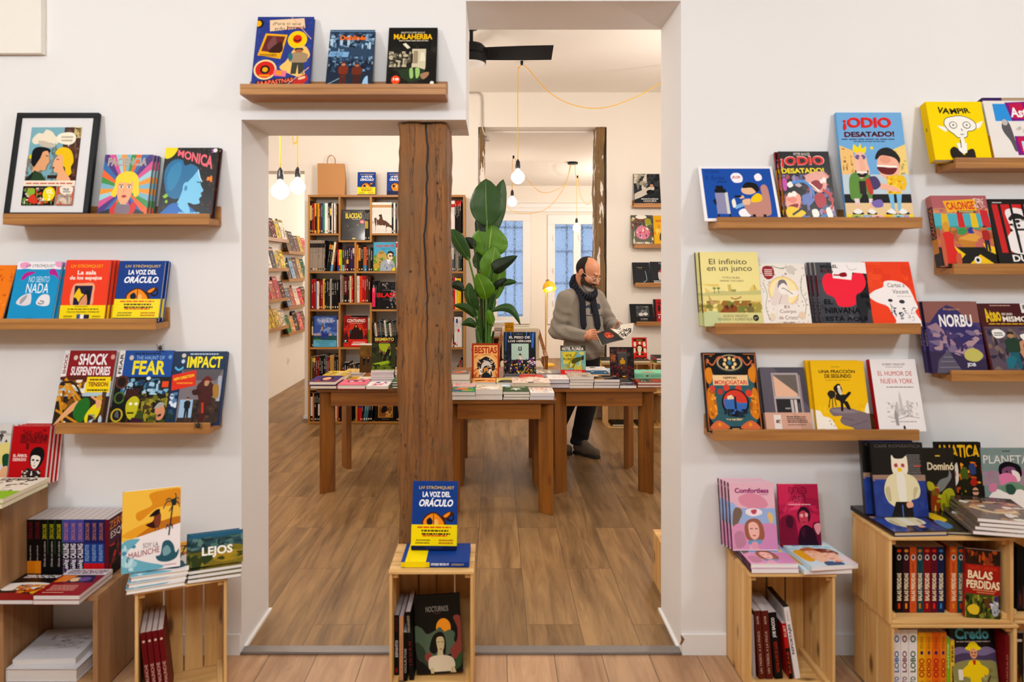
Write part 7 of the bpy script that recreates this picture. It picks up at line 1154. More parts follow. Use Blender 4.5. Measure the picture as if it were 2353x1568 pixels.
stack('light blue strip comic in the second row', 1094, 1173, 4.66, 1, .044, .16, 'a8c8dc', 'r 0 20 100 60 d8e8f0;n 0 10 100 90 24 8 4 c89a5a,e8c890,8ab0cc,d88a4a;T 6 30 60 60 e0a050 MARINA', hard=True)
stack('yellow book with a black curved photograph', 1141, 1178, 4.835, 2, .026, .2, 'e0d080', 'b 1f1c1a 10,90 20,60 50,44 90,46 100,60 100,100 10,100;b 8a8278 40,80 60,60 96,64 96,80;T 6 12 40 30 b8a050 SOL')
stack('wide cream hardback with a blurred sketch', 1178, 1265, 4.69, 3, .024, .22, 'e8d4c4', 'n 0 10 100 90 30 10 4 d8b8a4,f0e4d8,c89a8a,b89a90;r 40 84 56 100 4a4448', hard=True, pages='d8c8a8')
z1 = stack('green strip comic below the grey-topped pile', 1036, 1085, 4.87, 1, .02, .2, '2f7a34', 'n 0 0 100 100 20 14 3 4a9a44,1f5a24', hard=False, pages='5a9a4a')
stack('thick grey-topped book with an orange shape', 1036, 1078, 4.85, 2, .043, .21, '8a7a70', 'b e8743a 10,60 40,40 70,36 60,60 24,70;b e8c8a0 50,34 80,26 76,44', z=z1, pages='dcdccc')
stand('orange-framed cover with block lettering standing on the table', 1084, 1147, 791.5, 871, 5.06, .022, 'b8401c', '''r 5 4.5 96 97 6a3428;r 6.5 5.5 94.5 96.5 efbd78;T 10 10 92 29 b82c18 BESTIAS;d 32 32 70 34 1 4a2a1c;y 52 70 1 efbd78;n 0 0 1 1 0 1 1 fff
p e08a50 7,36 26,32 10,44;p e08a50 94,36 78,32 92,46;p d8783c 7,76 22,70 7,84;p d8783c 7,90 20,80 16,96 7,96;p d8783c 94,72 82,68 94,82;p d8783c 94,88 84,78 88,96 94,96;p d8783c 28,96 34,84 36,96;p d8783c 74,96 70,84 66,96;e 51 62 38 27 f2cc92
b 2a2422 20,60 24,50 36,44 50,38 64,42 78,50 86,62 82,76 70,80 30,80;n 18 44 86 76 40 5 5 2a2624,d8d0c8,8a4a30,4a5a5a,c8a878;b d8d4d0 34,66 42,54 56,50 66,56 72,72 62,64 46,66 36,80;b efe8e0 26,76 36,72 40,84 30,90;b efe8e0 62,76 72,74 74,86 64,88;b d89a50 44,72 58,70 60,86 52,94 46,86;n 20 78 84 98 20 5 8 2a3a44,3a4a54,1c1c1c,e8e0d8;b 24343c 36,96 44,84 60,84 70,96''', hard=True)
z1 = stack('grey-blue hardback under the night-garden big cover', 1158, 1200, 5.2, 2, .021, .22, '3a4454', 'n 0 0 100 100 10 14 3 4a5464,2a3444', hard=True)
stand('tall dark cover of a lit window over wild flowers', 1157.5, 1231.5, 765.5, 860, 5.2, .024, '171c2a', '''n 0 0 100 60 20 14 3 1c2434,141824;p 2f62a8 6,2 10,0 8,46 5,46;p 3f7ac8 20,0 24,0 23,16;p 2f62a8 30,0 33,0 32,12;p 5a96d8 70,0 73,0 72,18;p 3f7ac8 88,4 96,0 93,38 86,38;p 2f62a8 82,0 85,0 84,24;p 2f62a8 45,0 47,0 46,10
r 24 28 78 67 b4d0c4;r 25.5 29.5 76.5 66 bcd8cc;r 46 36 56 45 1c2c44;b e8e8e0 49,38 53,38 52,43 50,43;b 1c1a1e 47,56 50,52 54,53 55,58;e 51 58.5 3.4 3 e8d0b8;b e8e0d8 46,67 48,61 55,61 56,67
n 0 64 100 100 120 4 6 7a3a8a,b84a7a,e8c030,3a5a3a,2a4a34,e87a3a,6a4ab0,f0e8e0,4a2a5a,c8a828,3a6a8a;n 0 56 22 72 14 4 8 2a4a5a,3a2a4a,4a6a4a;n 78 60 100 80 14 4 9 e8dce8,6a4a9a,c85a8a;e 97 74 4 3 efe8f4;e 97 74 1.8 1.4 4a3a7a;e 86 74 3.4 2.6 efe8f4;e 86 74 1.5 1.2 4a3a7a;n 40 82 90 100 24 3 11 e8c828,f0dc50,8a9a28
t 38 4 60 6 b8c4c8 DOMÍNGUEZ;T 17 10 82 16 e8e4dc EL PESO DE;T 14 18.5 86 24.5 e8e4dc LOS HÉROES''', hard=True, mat='gloss')
stack('red-headed comic in the third row', 1196, 1250, 4.96, 3, .019, .2, 'd0504a', 'n 0 50 100 100 14 14 3 e8c8a8,d8a07a;b f0d8c0 30,60 60,50 80,70 50,84;b 8a3a20 40,50 60,46 64,60')
stack('glossy landscape book at the far edge of the nearest tables', 1233, 1292, 5.2, 2, .03, .2, '8a7858', 'n 0 0 60 100 16 16 3 f0e8d8,e0d0b0;n 60 0 100 100 16 14 4 5a4a2c,7a6a44', hard=True, pages='cfc2c4', mat='gloss')
# between the man and the jamb
stack('dark-edged hardback with a red script title', 1261, 1309, 4.9, 2, .032, .22, 'e8e2dc', 'n 20 50 90 70 14 6 3 c83a3a,d88a8a,b8a8a8;d 60 10 90 20 1 8a7a7a', hard=True, back='1c2030', pages='cfc6cc')
stack('grey-topped paperback with red small title', 1309.5, 1364.5, 4.9, 4, .0195, .21, 'c8b8a8', 'n 0 30 100 100 30 10 4 8a7a6a,b8a890,e8e0d4,6a6a70;d 14 56 86 64 1 b03a3a', pages='e0d6ca')
stack('navy and orange paperback in the front row', 1365.5, 1424, 4.9, 3, .0205, .22, '1f3240', 'r 0 0 100 40 e0b070;n 0 0 100 40 12 14 3 e8dcc0,d89a50;b 1c2028 30,20 60,10 90,24 70,40 40,38;d 20 60 80 72 2 d8b070;b d8a050 0,90 40,84 30,100 0,100', pages='e0d6d0')
stack('slim grey comic with white title in the front row', 1424.5, 1462.5, 4.9, 1, .021, .14, '5a5660', 'n 0 30 100 100 30 10 4 8a7a78,3a3a44,b09a90,4a4450;T 8 6 92 26 e8e0dc EL PRINCIPE', pages='e4dad2')
stack('brick-red album with a green panel by the jamb', 1465, 1530, 4.92, 2, .02, .15, 'a8442c', 'r 14 10 56 90 2f4a34;n 16 14 54 86 12 7 3 e8e0d4,4a6a4a;n 58 20 96 90 12 12 3 b85a3c,983820', hard=True, spine='8a2418')
stack('pale book with red capitals behind the biplane cover', 1345, 1398, 5.34, 3, .02, .22, 'e6e0dc', 'd 10 66 80 76 1 b02a34;b 3a3030 30,20 50,14 54,40 36,44;n 10 10 90 50 8 10 3 d8d0cc')
stack('blue-edged book in the middle of the far table', 1352, 1402, 5.13, 3, .021, .2, '3a6a8a', 'n 0 0 100 100 14 14 3 4a7a9a,2a5a7a,d8e0e4', pages='e0dade')
stack('pale blue book between the biplane and raincoat covers', 1392, 1420, 5.4, 2, .022, .2, 'b8c8d8', 'n 0 0 100 100 8 14 3 d8e0e8,8aa0b8')
stand('biplane cover with red band standing before the man', 1289, 1346.5, 796, 865, 5.12, .016, '4a443c', '''r 0 18 100 100 8ab8b0;n 0 18 100 100 30 12 4 a8c8a8,d8cc70,7ab0c0,c8c058;p d8c848 10,22 60,20 50,60 10,60;T 6 6 92 16.5 efeae0 HOTEL FLORIDA;d 6 1.5 84 4 1 d8d0c4;T 20 29 46 37 3a3a24 HOTEL;T 10 41 56 49 3a3a24 FLORIDA
p a8a020 60,24 70,22 28,70 18,72;p 8a8a1c 62,50 72,40 50,76 40,74;b 5a5a20 44,50 60,40 86,38 90,44 64,56 46,60;b 3a3a18 84,36 92,34 92,46 86,48;l 5a5a24 1.4 28,66 42,76;n 0 66 100 82 12 8 3 c8b840,8ab8b0,b0a030''', hard=True, band=(0, .2, 'd82a1c', 'd 12 14 88 60 3 f4dcd4;d 20 70 80 84 1 f0b8a8'))
z1 = stack('dark hardback under the yellow-raincoat cover', 1406, 1459, 5.05, 1, .024, .22, '4a4440', 'n 0 0 100 100 8 14 3 5a5450', hard=True)
stand('dark street cover with a figure in a yellow raincoat', 1403, 1458, 799.5, 870, 5.06, .016, '33282a', '''n 0 0 100 100 60 12 4 3a2c2e,2a2022,4a3638,5a4a44;p 5a5656 30,10 70,8 72,50 60,64 36,60;n 0 20 26 50 14 9 5 7a4a30,a8683a,4a2c24;n 0 60 100 100 30 8 6 5a1c20,7a2024,2a1c1e,8a2a28;l 6a6664 1 44,16 44,50;l 6a6664 1 54,16 55,48
T 28 7 68 14.5 7a2024 Serial;t 28 15 66 21 8a7a74 Serial;G 52 36 34 22 c89a70 b8901c d0a01c 6a3a20;e 51 38 4 3.4 d0a01c;l e8c030 1.6 46,64 45,70;r 50 93 63 96 f0d020''', hard=True)
def lay_spine(ms, t, x0, y, z, wd_unused, label, group=None):
    """lying face up with the spine towards the room and the head to the left"""
    return book(ms, Matrix(((0, 0, -1, x0), (1, 0, 0, y), (0, -1, 0, z+t), (0, 0, 0, 1))), label, group)
MI = book_meshes(.19, .255, .041, '8fd0b0', 'n 74 10 92 90 20 5 4 1c2420,2a3a34;b c87a6a 20,30 14,50 22,70 34,64 36,36', '8fd0b0', 'w 40 10 60 30 3a5a4a EDITA;e 50 44 14 4 8a2a34;w 38 54 58 90 1c3a2c ANIMAL DE FONDO', True, 'print')
for k in range(2): lay_spine(MI, .041, PX(1456, 5.08)+.255-.01*k, 5.08, TT+.0006+.0418*k, 0, 'mint green thick book, %s of the pair by the jamb' % ['lower', 'upper'][k], 'mint green pair')
# ------------------------------------------------------------------ pendant bulbs on yellow cords
def pendant(label, px, py, hookx, hooky, zc, extra=None):
    """bulb centre pixel, hook pixel on the ceiling of height zc"""
    Y = (zc-CH)*FPX/(HY-hooky) if hooky is not None else extra
    hook = Vector((PX(hookx, Y), Y, zc)); c = P(px, py, Y); R = .0625
    root = empty('pendant_lamp', label, 'pendant lamp', Matrix.Translation(hook), 'bare globe pendants on yellow cords')
    d = c-hook; top = d+Vector((0, 0, R+.055))
    b = MB(); prof = [(.0135, R+.028), (.016, R+.012), (.026, R*.86), (.045, R*.62), (.058, R*.3), (R, 0), (.058, -R*.38), (.045, -R*.69), (.025, -R*.92), (.004, -R)]
    b.lathe(prof[::-1], 24, d); b.build('bulb', M['bulb'], root, True)
    s = MB(); s.lathe([(.0215, R+.012), (.0225, R+.03), (.0225, R+.05), (.0195, R+.056), (.0195, R+.078), (.012, R+.088), (.006, R+.1), (.003, R+.102)], 18, d); s.build('socket', M['blackp'], root, True)
    pts = [(0, 0, -.028), (d.x*.6, 0, -.06), (d.x, 0, -.14), tuple(d+Vector((0, 0, R+.1)))] if abs(d.x) > .005 else [(d.x, 0, -.02), tuple(d+Vector((0, 0, R+.1)))]
    MB().tube(catmull(pts, 8), .0036, 8).build('cord', M['cord'], root, True)
    h = MB(); h.lathe([(.013, 0), (.013, -.03), (.009, -.034), (.009, -.04)][::-1], 14); h.build('ceiling_hook', M['black'], root, True)
    return hook
hk = pendant('globe pendant hanging before the tall plant, its cord looping to the jamb', 1190, 407, 1199, 140, 3.55)
pendant('globe pendant at the wall of ledges, the bigger of two beside the bookcase', 644, 438, 644, None, 3.55, 4.85)
pendant('globe pendant above the white wall corner, the smaller of two beside the bookcase', 684, 429, 684, None, 3.55, 5.7)
pendant('small globe pendant touching the top plant leaf in the back room', 1177, 464, 1180, 358, 3.155)
pendant('small globe pendant before the double window', 1325, 524, 1327, 404, 3.155)
def swag(label, pts, root_at=None, r=.0036, name='lamp_cord'):
    pts = [Vector(p) for p in pts]; o = MB().tube(catmull(pts, 10), r, 8).build(name, M['cord'], None, True); tag(o, label, 'lamp cord', 'yellow fabric cords'); return o
Yh = hk.y
swag('yellow cord sagging from the ceiling hook to the jamb', [hk+Vector((.012, 0, -.034)), P(1215, 160, Yh), P(1262, 212, Yh), P(1320, 242, Yh), P(1385, 248, Yh), P(1455, 226, Yh), P(1520, 190, Yh), P(1570, 158, Yh), Vector((PX(1600, Yh), Yh, 3.549))])
swag('small loop of yellow cord above the smaller bulb beside the bookcase', [Vector((PX(684, 5.7), 5.72, 3.54)), P(683, 305, 5.72), P(678, 327, 5.72), P(673, 308, 5.72), Vector((PX(668, 5.72), 5.72, 3.549))])
# ceiling rose of the back room with its cords
Yr = (3.155-CH)*FPX/(HY-373)
ro = MB().lathe([(.07, -.028), (.075, -.024), (.075, -.004), (.07, 0)], 28, (PX(1316, Yr), Yr, 3.1548)).build('ceiling_rose', M['black'], None, False); tag(ro, 'black round ceiling rose feeding the yellow cords', 'ceiling rose')
Y1 = (3.155-CH)*FPX/(HY-358); Y2 = (3.155-CH)*FPX/(HY-404)
swag('yellow cord swagging from the ceiling rose to the leaf-side bulb', [(PX(1311, Yr)-.004, Yr-.02, 3.127), P(1300, 420, Yr), P(1270, 440, Yr-.3), P(1240, 440, Yr-.6), P(1205, 405, Y1), (PX(1180, Y1)+.022, Y1, 3.125)])
swag('longer yellow cord swagging low behind the plant', [(PX(1312, Yr)+.005, Yr, 3.127), P(1296, 430, Yr+.12), P(1262, 475, Yr), P(1215, 491, Yr-.2), P(1165, 477, Yr-.2), P(1110, 400, Yr-.2), (PX(1085, Yr-.2), Yr-.2, 3.15)])
swag('yellow cord from the ceiling rose to the window-side bulb', [(PX(1321, Yr), Yr, 3.127), P(1324, 410, Yr+.3), P(1330, 425, Y2-.3), (PX(1327, Y2)+.02, Y2-.02, 3.125)])
swag('yellow cord looping from the window-side bulb to the flaking post', [(PX(1328, Y2)+.01, Y2, 3.12), P(1335, 452, Y2), P(1352, 470, Y2-.3), P(1367, 440, Y2-.5), P(1378, 395, Y2-.6), (PX(1384, Y2-.6), Y2-.6, 3.15)])
# ------------------------------------------------------------------ ceiling fan
def fan():
    Y = 5.35; c = Vector((PX(1083, Y), Y, 0)); zb = PZ(124, Y)
    root = empty('ceiling_fan', 'matte black ceiling fan with a white light, half hidden by the wall', 'ceiling fan', Matrix.Translation((c.x, Y, zb)))
    b = MB(); b.lathe([(.112, -.075), (.116, -.07), (.116, -.022), (.108, -.018), (.108, -.008), (.116, -.004), (.11, .05), (.09, .07), (.05, .078)], 36); hs_ = b.build('motor_housing', M['black'], root)
    b = MB(); b.lathe([(.004, -.1), (.06, -.096), (.095, -.086), (.108, -.0752)], 36); b.build('light_cover', M['white'], hs_, True)
    b = MB(); b.lathe([(.045, .0782), (.018, .09), (.014, .1), (.014, 3.55-zb-.06), (.05, 3.55-zb-.045), (.06, 3.55-zb-.001)], 24); b.build('down_rod', M['black'], root)
    for ang in (-3, 117, 237):
        a = math.radians(ang); u = Vector((math.cos(a), math.sin(a), 0)); v = Vector((-u.y, u.x, 0)); b = MB(); n = 12; top = []; bot = []
        for i in range(n+1):
            s = .1+.54*i/n; wv = .052+.022*math.sin(min(1, i/n*1.2)*1.57); tip = 0 if i < n else -.012
            tl = -.03
            for lst, dz in ((top, .004), (bot, -.004)): lst.append((u*(s+tip)+v*wv+Vector((0, 0, dz+tl)), u*s-v*wv+Vector((0, 0, dz-tl))))
        for i in range(n):
            b.poly([top[i][0], top[i][1], top[i+1][1], top[i+1][0]]); b.poly([bot[i][0], bot[i+1][0], bot[i+1][1], bot[i][1]])
            b.poly([top[i][0], top[i+1][0], bot[i+1][0], bot[i][0]]); b.poly([top[i][1], bot[i][1], bot[i+1][1], top[i+1][1]])
        b.poly([top[n][0], top[n][1], bot[n][1], bot[n][0]]); b.poly([top[0][0], bot[0][0], bot[0][1], top[0][1]])
        b.build('fan_blade', M['black'], root)
fan()
# conduit and junction box on the rear wall
def conduit():
    y = YB-.014; pts = [P(1066, 90, y), P(1074, 200, y), P(1078, 213, y), P(1095, 213.5, y), P(1105, 218, y), P(1107.5, 230, y), P(1108, 270, y), P(1109, 296, y), P(1114, 310, y)]
    root = empty('wall_conduit', 'painted cable conduit with a junction box above the plant', 'conduit', Matrix.Identity(4))
    MB().tube(catmull(pts, 8), .0085, 10).build('pipe', M['pipe'], root, True)
    a = P(1112, 321, y); bevel(MB().box((a.x, YB+.03, a.z), (a.x+.065, YB+.08, a.z+.055)).build('junction_box', M['pipe'], root), .005)
    MB().tube([P(1114, 310, y), (a.x+.02, YB+.02, a.z+.05), (a.x+.025, YB+.05, a.z+.03)], .0085, 8).build('pipe', M['pipe'], root, True)
conduit()
# ------------------------------------------------------------------ reading corner: cabinet, magazines, armchair, floor lamp
def corner():
    Y = 9.0; k = Y/FPX; x0, x1 = PX(1131, Y), PX(1222, Y); zt = PZ(775, Y)
    root = empty('side_cabinet', 'honey oak side cabinet behind the plant with magazine piles', 'cabinet', Matrix.Translation((x0, Y, 0))); w_ = x1-x0; d = .4; t = .02
    m, mz = M['table'], M['tablez']
    bevel(MB().box((0, 0, zt-t), (w_, d, zt)).build('top_panel', m, root), .002)
    for x in (0, w_-t): bevel(MB().box((x, .002, 0), (x+t, d, zt-t-.0005)).build('side_panel', mz, root), .002)
    MB().box((t+.0005, d-.015, .06), (w_-t-.0005, d-.001, zt-t-.001)).build('back_panel', m, root); MB().box((t+.0005, .005, .06), (w_-t-.0005, d-.016, .08)).build('bottom_panel', m, root)
    MB().box((t+.0005, .02, .36), (w_-t-.0005, d-.016, .38)).build('shelf', m, root)
    rr = random.Random(3); z = zt+.0005
    for k_ in range(12):
        th = rr.uniform(.011, .02); c = rr.choice(['e8dcd4', 'd8ccc4', 'e0d0d0', 'c8b8b0', 'f0e6dc', 'b8a8a4'])
        o = MB().box((0, 0, 0), (.24, .3, th), c, {4: rr.choice(['d8c8c0', 'c8d0d8', 'e0d8d0'])}).build('magazine', M['print']); o.matrix_world = Matrix.Translation((x0+.02+rr.uniform(-.012, .012), Y+.03+rr.uniform(-.01, .01), z)) @ Matrix.Rotation(rr.uniform(-.03, .03), 4, 'Z'); z += th+.0005
        tag(o, '%s magazine from the bottom of the tall pale pile on the cabinet' % NUM[k_], 'magazine', 'pale magazine pile')
    z = zt+.0005
    for k_, (c, th) in enumerate((('d8c0c0', .02), ('c83a4a', .012), ('8ab04a', .03), ('4a8ac8', .01), ('9ac83a', .016), ('6a8a6a', .022))):
        o = MB().box((0, 0, 0), (.22, .28, th), 'e4d8d0', {4: c, 5: c}).build('magazine', M['print']); o.matrix_world = Matrix.Translation((x0+.285+.006*(k_ % 3), Y+.03, z)) @ Matrix.Rotation(.05*(k_ % 2), 4, 'Z'); z += th+.0005
        tag(o, '%s magazine from the bottom of the low coloured pile on the cabinet' % NUM[k_], 'magazine', 'coloured magazine pile')
    # ochre card with a round stamp standing before the magazines
    y = 5.29
    b = MB().box((0, 0, 0), ((1180.5-1159.5)*y/FPX, .003, (765-741)*y/FPX+.05), 'c8901c'); W_, H_ = (1180.5-1159.5)*y/FPX, (765-741)*y/FPX+.05
    Art(b, lambda u, v, n: (u/100*W_, -8e-5*(n+1), H_-v/100*H_), 1).run('e 50 28 38 24 5a3c10;e 50 28 34 21.4 c8901c;T 16 24 84 34 4a3210 Parody;d 36 14 64 20 1 5a3c10;l 5a3c10 2 20,21 80,21')
    o = b.build('card', M['matte']); o.location = (PX(1159.5, 5.29), 5.275, PZ(741, 5.29)-H_); tag(o, 'ochre card with a round stamp clipped behind the tall night-garden cover', 'card')
    # armchair
    Y = 8.25; xa, xb = PX(1150, Y), PX(1250, Y)
    root = empty('armchair', 'wooden armchair with beige cushions behind the display tables', 'armchair', Matrix.Translation(((xa+xb)/2, Y, 0)))
    hw = .29
    def bar(nm, p, q, wd, dp, m=m):
        p, q = Vector(p), Vector(q); t = (q-p).normalized(); u = Vector((0, 1, 0)) if abs(t.y) < .9 else Vector((1, 0, 0)); u = (u-t*u.dot(t)).normalized(); v = t.cross(u); b = MB()
        b.prism([p+u*dp+v*wd, p+u*dp-v*wd, p-u*dp-v*wd, p-u*dp+v*wd], q-p); bevel(b.build(nm, m, root), .003)
    for s in (-1, 1):
        bar('leg', (s*hw, -.02, 0), (s*hw, -.02, .55), .018, .022, mz); bar('leg', (s*hw, .5, 0), (s*hw, .56, .5), .018, .022, mz)
        bar('armrest', (s*hw, -.035, .56), (s*hw, .3, .6), .02, .022); bar('armrest', (s*hw, .3, .6), (s*(hw-.06), .58, .84), .02, .02)
    bar('seat_rail', (-hw+.02, 0, .33), (hw-.02, 0, .33), .02, .015); bar('seat_rail', (-hw+.02, .5, .31), (hw-.02, .5, .31), .02, .015); bar('back_rail', (-hw+.07, .59, .82), (hw-.07, .59, .82), .025, .012)
    def cushion(nm, a, b_):
        o = bevel(MB().box(a, b_).build(nm, M['cloth'], root), .03, 4); o.data.polygons.foreach_set('use_smooth', [True]*len(o.data.polygons))
    cushion('seat_cushion', (-hw+.03, -.02, .352), (hw-.03, .5, .46)); cushion('back_cushion', (-hw+.05, .47, .465), (hw-.05, .575, .88))
    # floor lamp
    Y = 11.55; x = PX(1254, Y); k = Y/FPX
    root = empty('floor_lamp', 'yellow enamel floor lamp with a lit dome shade before the windows', 'floor lamp', Matrix.Translation((x, Y, 0)))
    MB().lathe([(.15, 0), (.15, .018), (.14, .026), (.012, .034)], 32).build('base', M['yellow'], root)
    zs = PZ(657, Y)
    MB().tube([(0, 0, .03), (0, 0, zs-.05), (.0, 0, zs+.06)], .011, 12).build('pole', M['yellow'], root, True)
    sh = MB(); sh.lathe([(.118, -.07), (.117, -.05), (.108, -.005), (.085, .04), (.05, .068), (.022, .078)], 32); o = sh.mesh('shade', M['yellow'], True)
    me = MB(); n = 32; prof = [(.118, -.07), (.117, -.05), (.108, -.005), (.085, .04), (.05, .068), (.022, .078)]
    for r, z in prof: me.v += [(r*math.cos(6.2832*i/n), r*math.sin(6.2832*i/n), z) for i in range(n)]
    for j in range(len(prof)-1): me.f += [(j*n+i, j*n+(i+1) % n, (j+1)*n+(i+1) % n, (j+1)*n+i) for i in range(n)]
    me.c = [hx('f0b400')]*len(me.f); so = me.build('lamp_shade', M['yellow'], root, True); so.modifiers.new('s', 'SOLIDIFY').thickness = .003
    mt = Matrix.Translation((PX(1261, Y)-x, -.04, zs)) @ Matrix.Rotation(math.radians(-24), 4, 'X') @ Matrix.Rotation(math.radians(-8), 4, 'Y'); so.matrix_local = mt
    cp = MB().lathe([(.022, .078), (.022, .1), (.016, .115), (.006, .12)], 20).build('lamp_socket', M['brass'], so)
    bl = MB().lathe([(.004, -.062), (.03, -.055), (.045, -.03), (.03, .005), (.015, .02)], 20).build('bulb', M['shade_in'], so, True)
    MB().tube([(0, 0, zs+.06), (.01, -.01, zs+.1), (PX(1261, Y)-x, -.03, zs+.1)], .006, 8).build('lamp_arm', M['brass'], root, True)
corner()
# ------------------------------------------------------------------ tall big-leaved plant
def plant():
    Yp = 5.62; base = Vector((PX(1115, Yp), Yp, TT+.001)); rr = random.Random(9)
    root = empty('potted_plant', 'tall potted plant with big paddle leaves beside the bookcase', 'potted plant', Matrix.Translation(base))
    MB().lathe([(.08, 0), (.09, .012), (.112, .185), (.116, .2), (.106, .202), (.102, .17)], 32).build('pot', M['ceram'], root, True)
    pot_ = [c for c in root.children][0]; s_ = MB().lathe([(.1, .165), (.1015, .172), (.06, .178), (.004, .18)], 24).build('soil', plain('potting_soil', '2c2018', .95), pot_)
    def leafmat(name, c1, c2, cv):
        m, nt, b, mk = nodes(name); L = nt.links.new; uv = mk('ShaderNodeUVMap', uv_map='UV'); sp = mk('ShaderNodeSeparateXYZ'); L(uv.outputs[0], sp.inputs[0])
        ab = mk('ShaderNodeMath', operation='ABSOLUTE'); L(sp.outputs['X'], ab.inputs[0])
        v1 = mk('ShaderNodeMath', operation='MULTIPLY_ADD'); v1.inputs[1].default_value = -.55; L(ab.outputs[0], v1.inputs[0]); L(sp.outputs['Y'], v1.inputs[2])
        sn = mk('ShaderNodeMath', operation='MULTIPLY'); sn.inputs[1].default_value = 110; L(v1.outputs[0], sn.inputs[0]); si = mk('ShaderNodeMath', operation='SINE'); L(sn.outputs[0], si.inputs[0])
        mr = mk('ShaderNodeMapRange'); mr.inputs[1].default_value = -1; mr.inputs[2].default_value = 1; L(si.outputs[0], mr.inputs[0])
        cr = mk('ShaderNodeValToRGB'); e = cr.color_ramp.elements; e[0].color = hx(c2); e[1].color = hx(c1); L(mr.outputs[0], cr.inputs['Fac'])
        md = mk('ShaderNodeMath', operation='LESS_THAN'); md.inputs[1].default_value = .035; L(ab.outputs[0], md.inputs[0]); mx = mk('ShaderNodeMix', data_type='RGBA'); L(md.outputs[0], mx.inputs['Factor']); L(cr.outputs['Color'], mx.inputs[6]); mx.inputs[7].default_value = hx(cv)
        L(mx.outputs[2], b.inputs['Base Color']); b.inputs['Roughness'].default_value = .38; b.inputs['Subsurface Weight'].default_value = 0
        bp = mk('ShaderNodeBump'); bp.inputs['Strength'].default_value = .25; bp.inputs['Distance'].default_value = .004; L(si.outputs[0], bp.inputs['Height']); L(bp.outputs['Normal'], b.inputs['Normal'])
        tr = mk('ShaderNodeBsdfTranslucent'); L(mx.outputs[2], tr.inputs['Color']); mh = mk('ShaderNodeMixShader'); mh.inputs[0].default_value = .3; out = nt.nodes['Material Output']; L(b.outputs[0], mh.inputs[1]); L(tr.outputs[0], mh.inputs[2]); L(mh.outputs[0], out.inputs['Surface'])
        return m
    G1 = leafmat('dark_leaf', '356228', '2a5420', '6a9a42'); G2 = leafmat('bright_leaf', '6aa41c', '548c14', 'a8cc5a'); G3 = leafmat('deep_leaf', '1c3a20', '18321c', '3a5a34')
    stemm = plain('plant_stem', '4a7a2c', .5); stemd = plain('dark_plant_stem', '2f5224', .5)
    def leaf(b, t, wd, m, side, curl=0.0, dy0=0.0, dy1=0.0, fold=.25, stem=None, bend=(0, 0)):
        """b, t: base and tip pixels; wd: full width in pixels; side: which way the blade faces; dy: depth offsets"""
        B = P(b[0], b[1], Yp+dy0)-base; T = P(t[0], t[1], Yp+dy1)-base; n = 18; ax = T-B; L_ = ax.length
        face = Vector((side, -1, 0)).normalized(); uu = ax.normalized().cross(face).normalized(); nn = uu.cross(ax.normalized()).normalized()
        W_ = wd*1.16*Yp/FPX/2; v = []; uvs = []; f = []; K = 9; ph = rr.random()*6
        for i in range(n+1):
            s = i/n; wv = W_*math.sin(math.pi*s**.88)**.66 if 0 < s < 1 else .002
            c = B+ax*s+nn*(curl*L_*math.sin(math.pi*s)*.5)+Vector((bend[0], 0, bend[1]))*(Yp/FPX)*math.sin(math.pi*s)
            for j in range(K):
                q = (j/(K-1)-.5)*2
                wob = .02*math.sin(s*19+ph+q*2)*abs(q)+.008*math.sin(s*47+ph)*abs(q)
                v.append(c+uu*(q*wv*math.cos(fold*abs(q)))+nn*(-abs(q)*wv*math.sin(fold)*.9*(1 if fold else 0)+wob*W_*2)); uvs.append((q, s*L_*2.4))
        for i in range(n):
            for j in range(K-1): f.append((i*K+j, i*K+j+1, (i+1)*K+j+1, (i+1)*K+j))
        me = bpy.data.meshes.new('leaf'); me.from_pydata([tuple(p) for p in v], [], f); ul = me.uv_layers.new(name='UV')
        for lp in me.loops: ul.data[lp.index].uv = uvs[lp.vertex_index]
        me.materials.append(m); me.polygons.foreach_set('use_smooth', [True]*len(me.polygons)); o = link('leaf', me, root); sm = o.modifiers.new('s', 'SOLIDIFY'); sm.thickness = .0012
        st = stem if stem is not None else (rr.uniform(-9, 9),)
        g = Vector((st[0]*Yp/FPX, rr.uniform(-.03, .03), .17)); mid = g.lerp(B, .55)+Vector(((g.x-B.x)*.15, 0, .06))
        MB().tube(catmull([g, mid, B, B+ax*.12], 8), [.011-.00025*i for i in range(25)], 8).build('stem', stemm if m is not G3 else stemd, root, True)
    leaf((1126, 545), (1157, 412), 42, G1, .35, .06, .05, .1, .3, (6,))
    leaf((1119, 520), (1116, 411), 68, G1, -.1, .10, -.04, 0, .22, (0,))
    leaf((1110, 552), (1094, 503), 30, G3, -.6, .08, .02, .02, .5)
    leaf((1121, 592), (1130, 516), 76, G2, .1, .10, -.02, .03, .2, (2,))
    leaf((1107, 622), (1095, 578), 34, G1, -.4, .05, .03, .03, .3)
    leaf((1120, 645), (1138, 566), 46, G2, .3, .10, -.05, -.02, .25, (4,))
    leaf((1136, 690), (1152, 598), 40, G2, .5, .08, .04, .05, .3, (7,))
    leaf((1117, 690), (1096, 628), 44, G2, -.3, .18, -.08, -.14, .35, (3,), (6, -4))
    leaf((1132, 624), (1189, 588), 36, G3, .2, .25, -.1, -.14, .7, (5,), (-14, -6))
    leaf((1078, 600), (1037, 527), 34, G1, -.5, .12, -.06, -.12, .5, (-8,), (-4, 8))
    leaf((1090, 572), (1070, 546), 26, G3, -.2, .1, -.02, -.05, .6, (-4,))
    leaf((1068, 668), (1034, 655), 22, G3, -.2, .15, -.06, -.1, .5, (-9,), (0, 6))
    leaf((1094, 716), (1077, 650), 34, G1, -.6, .12, -.05, -.1, .5, (-6,), (-6, 0))
    leaf((1128, 668), (1164, 640), 20, G3, .3, .1, -.04, -.08, .6, (5,))
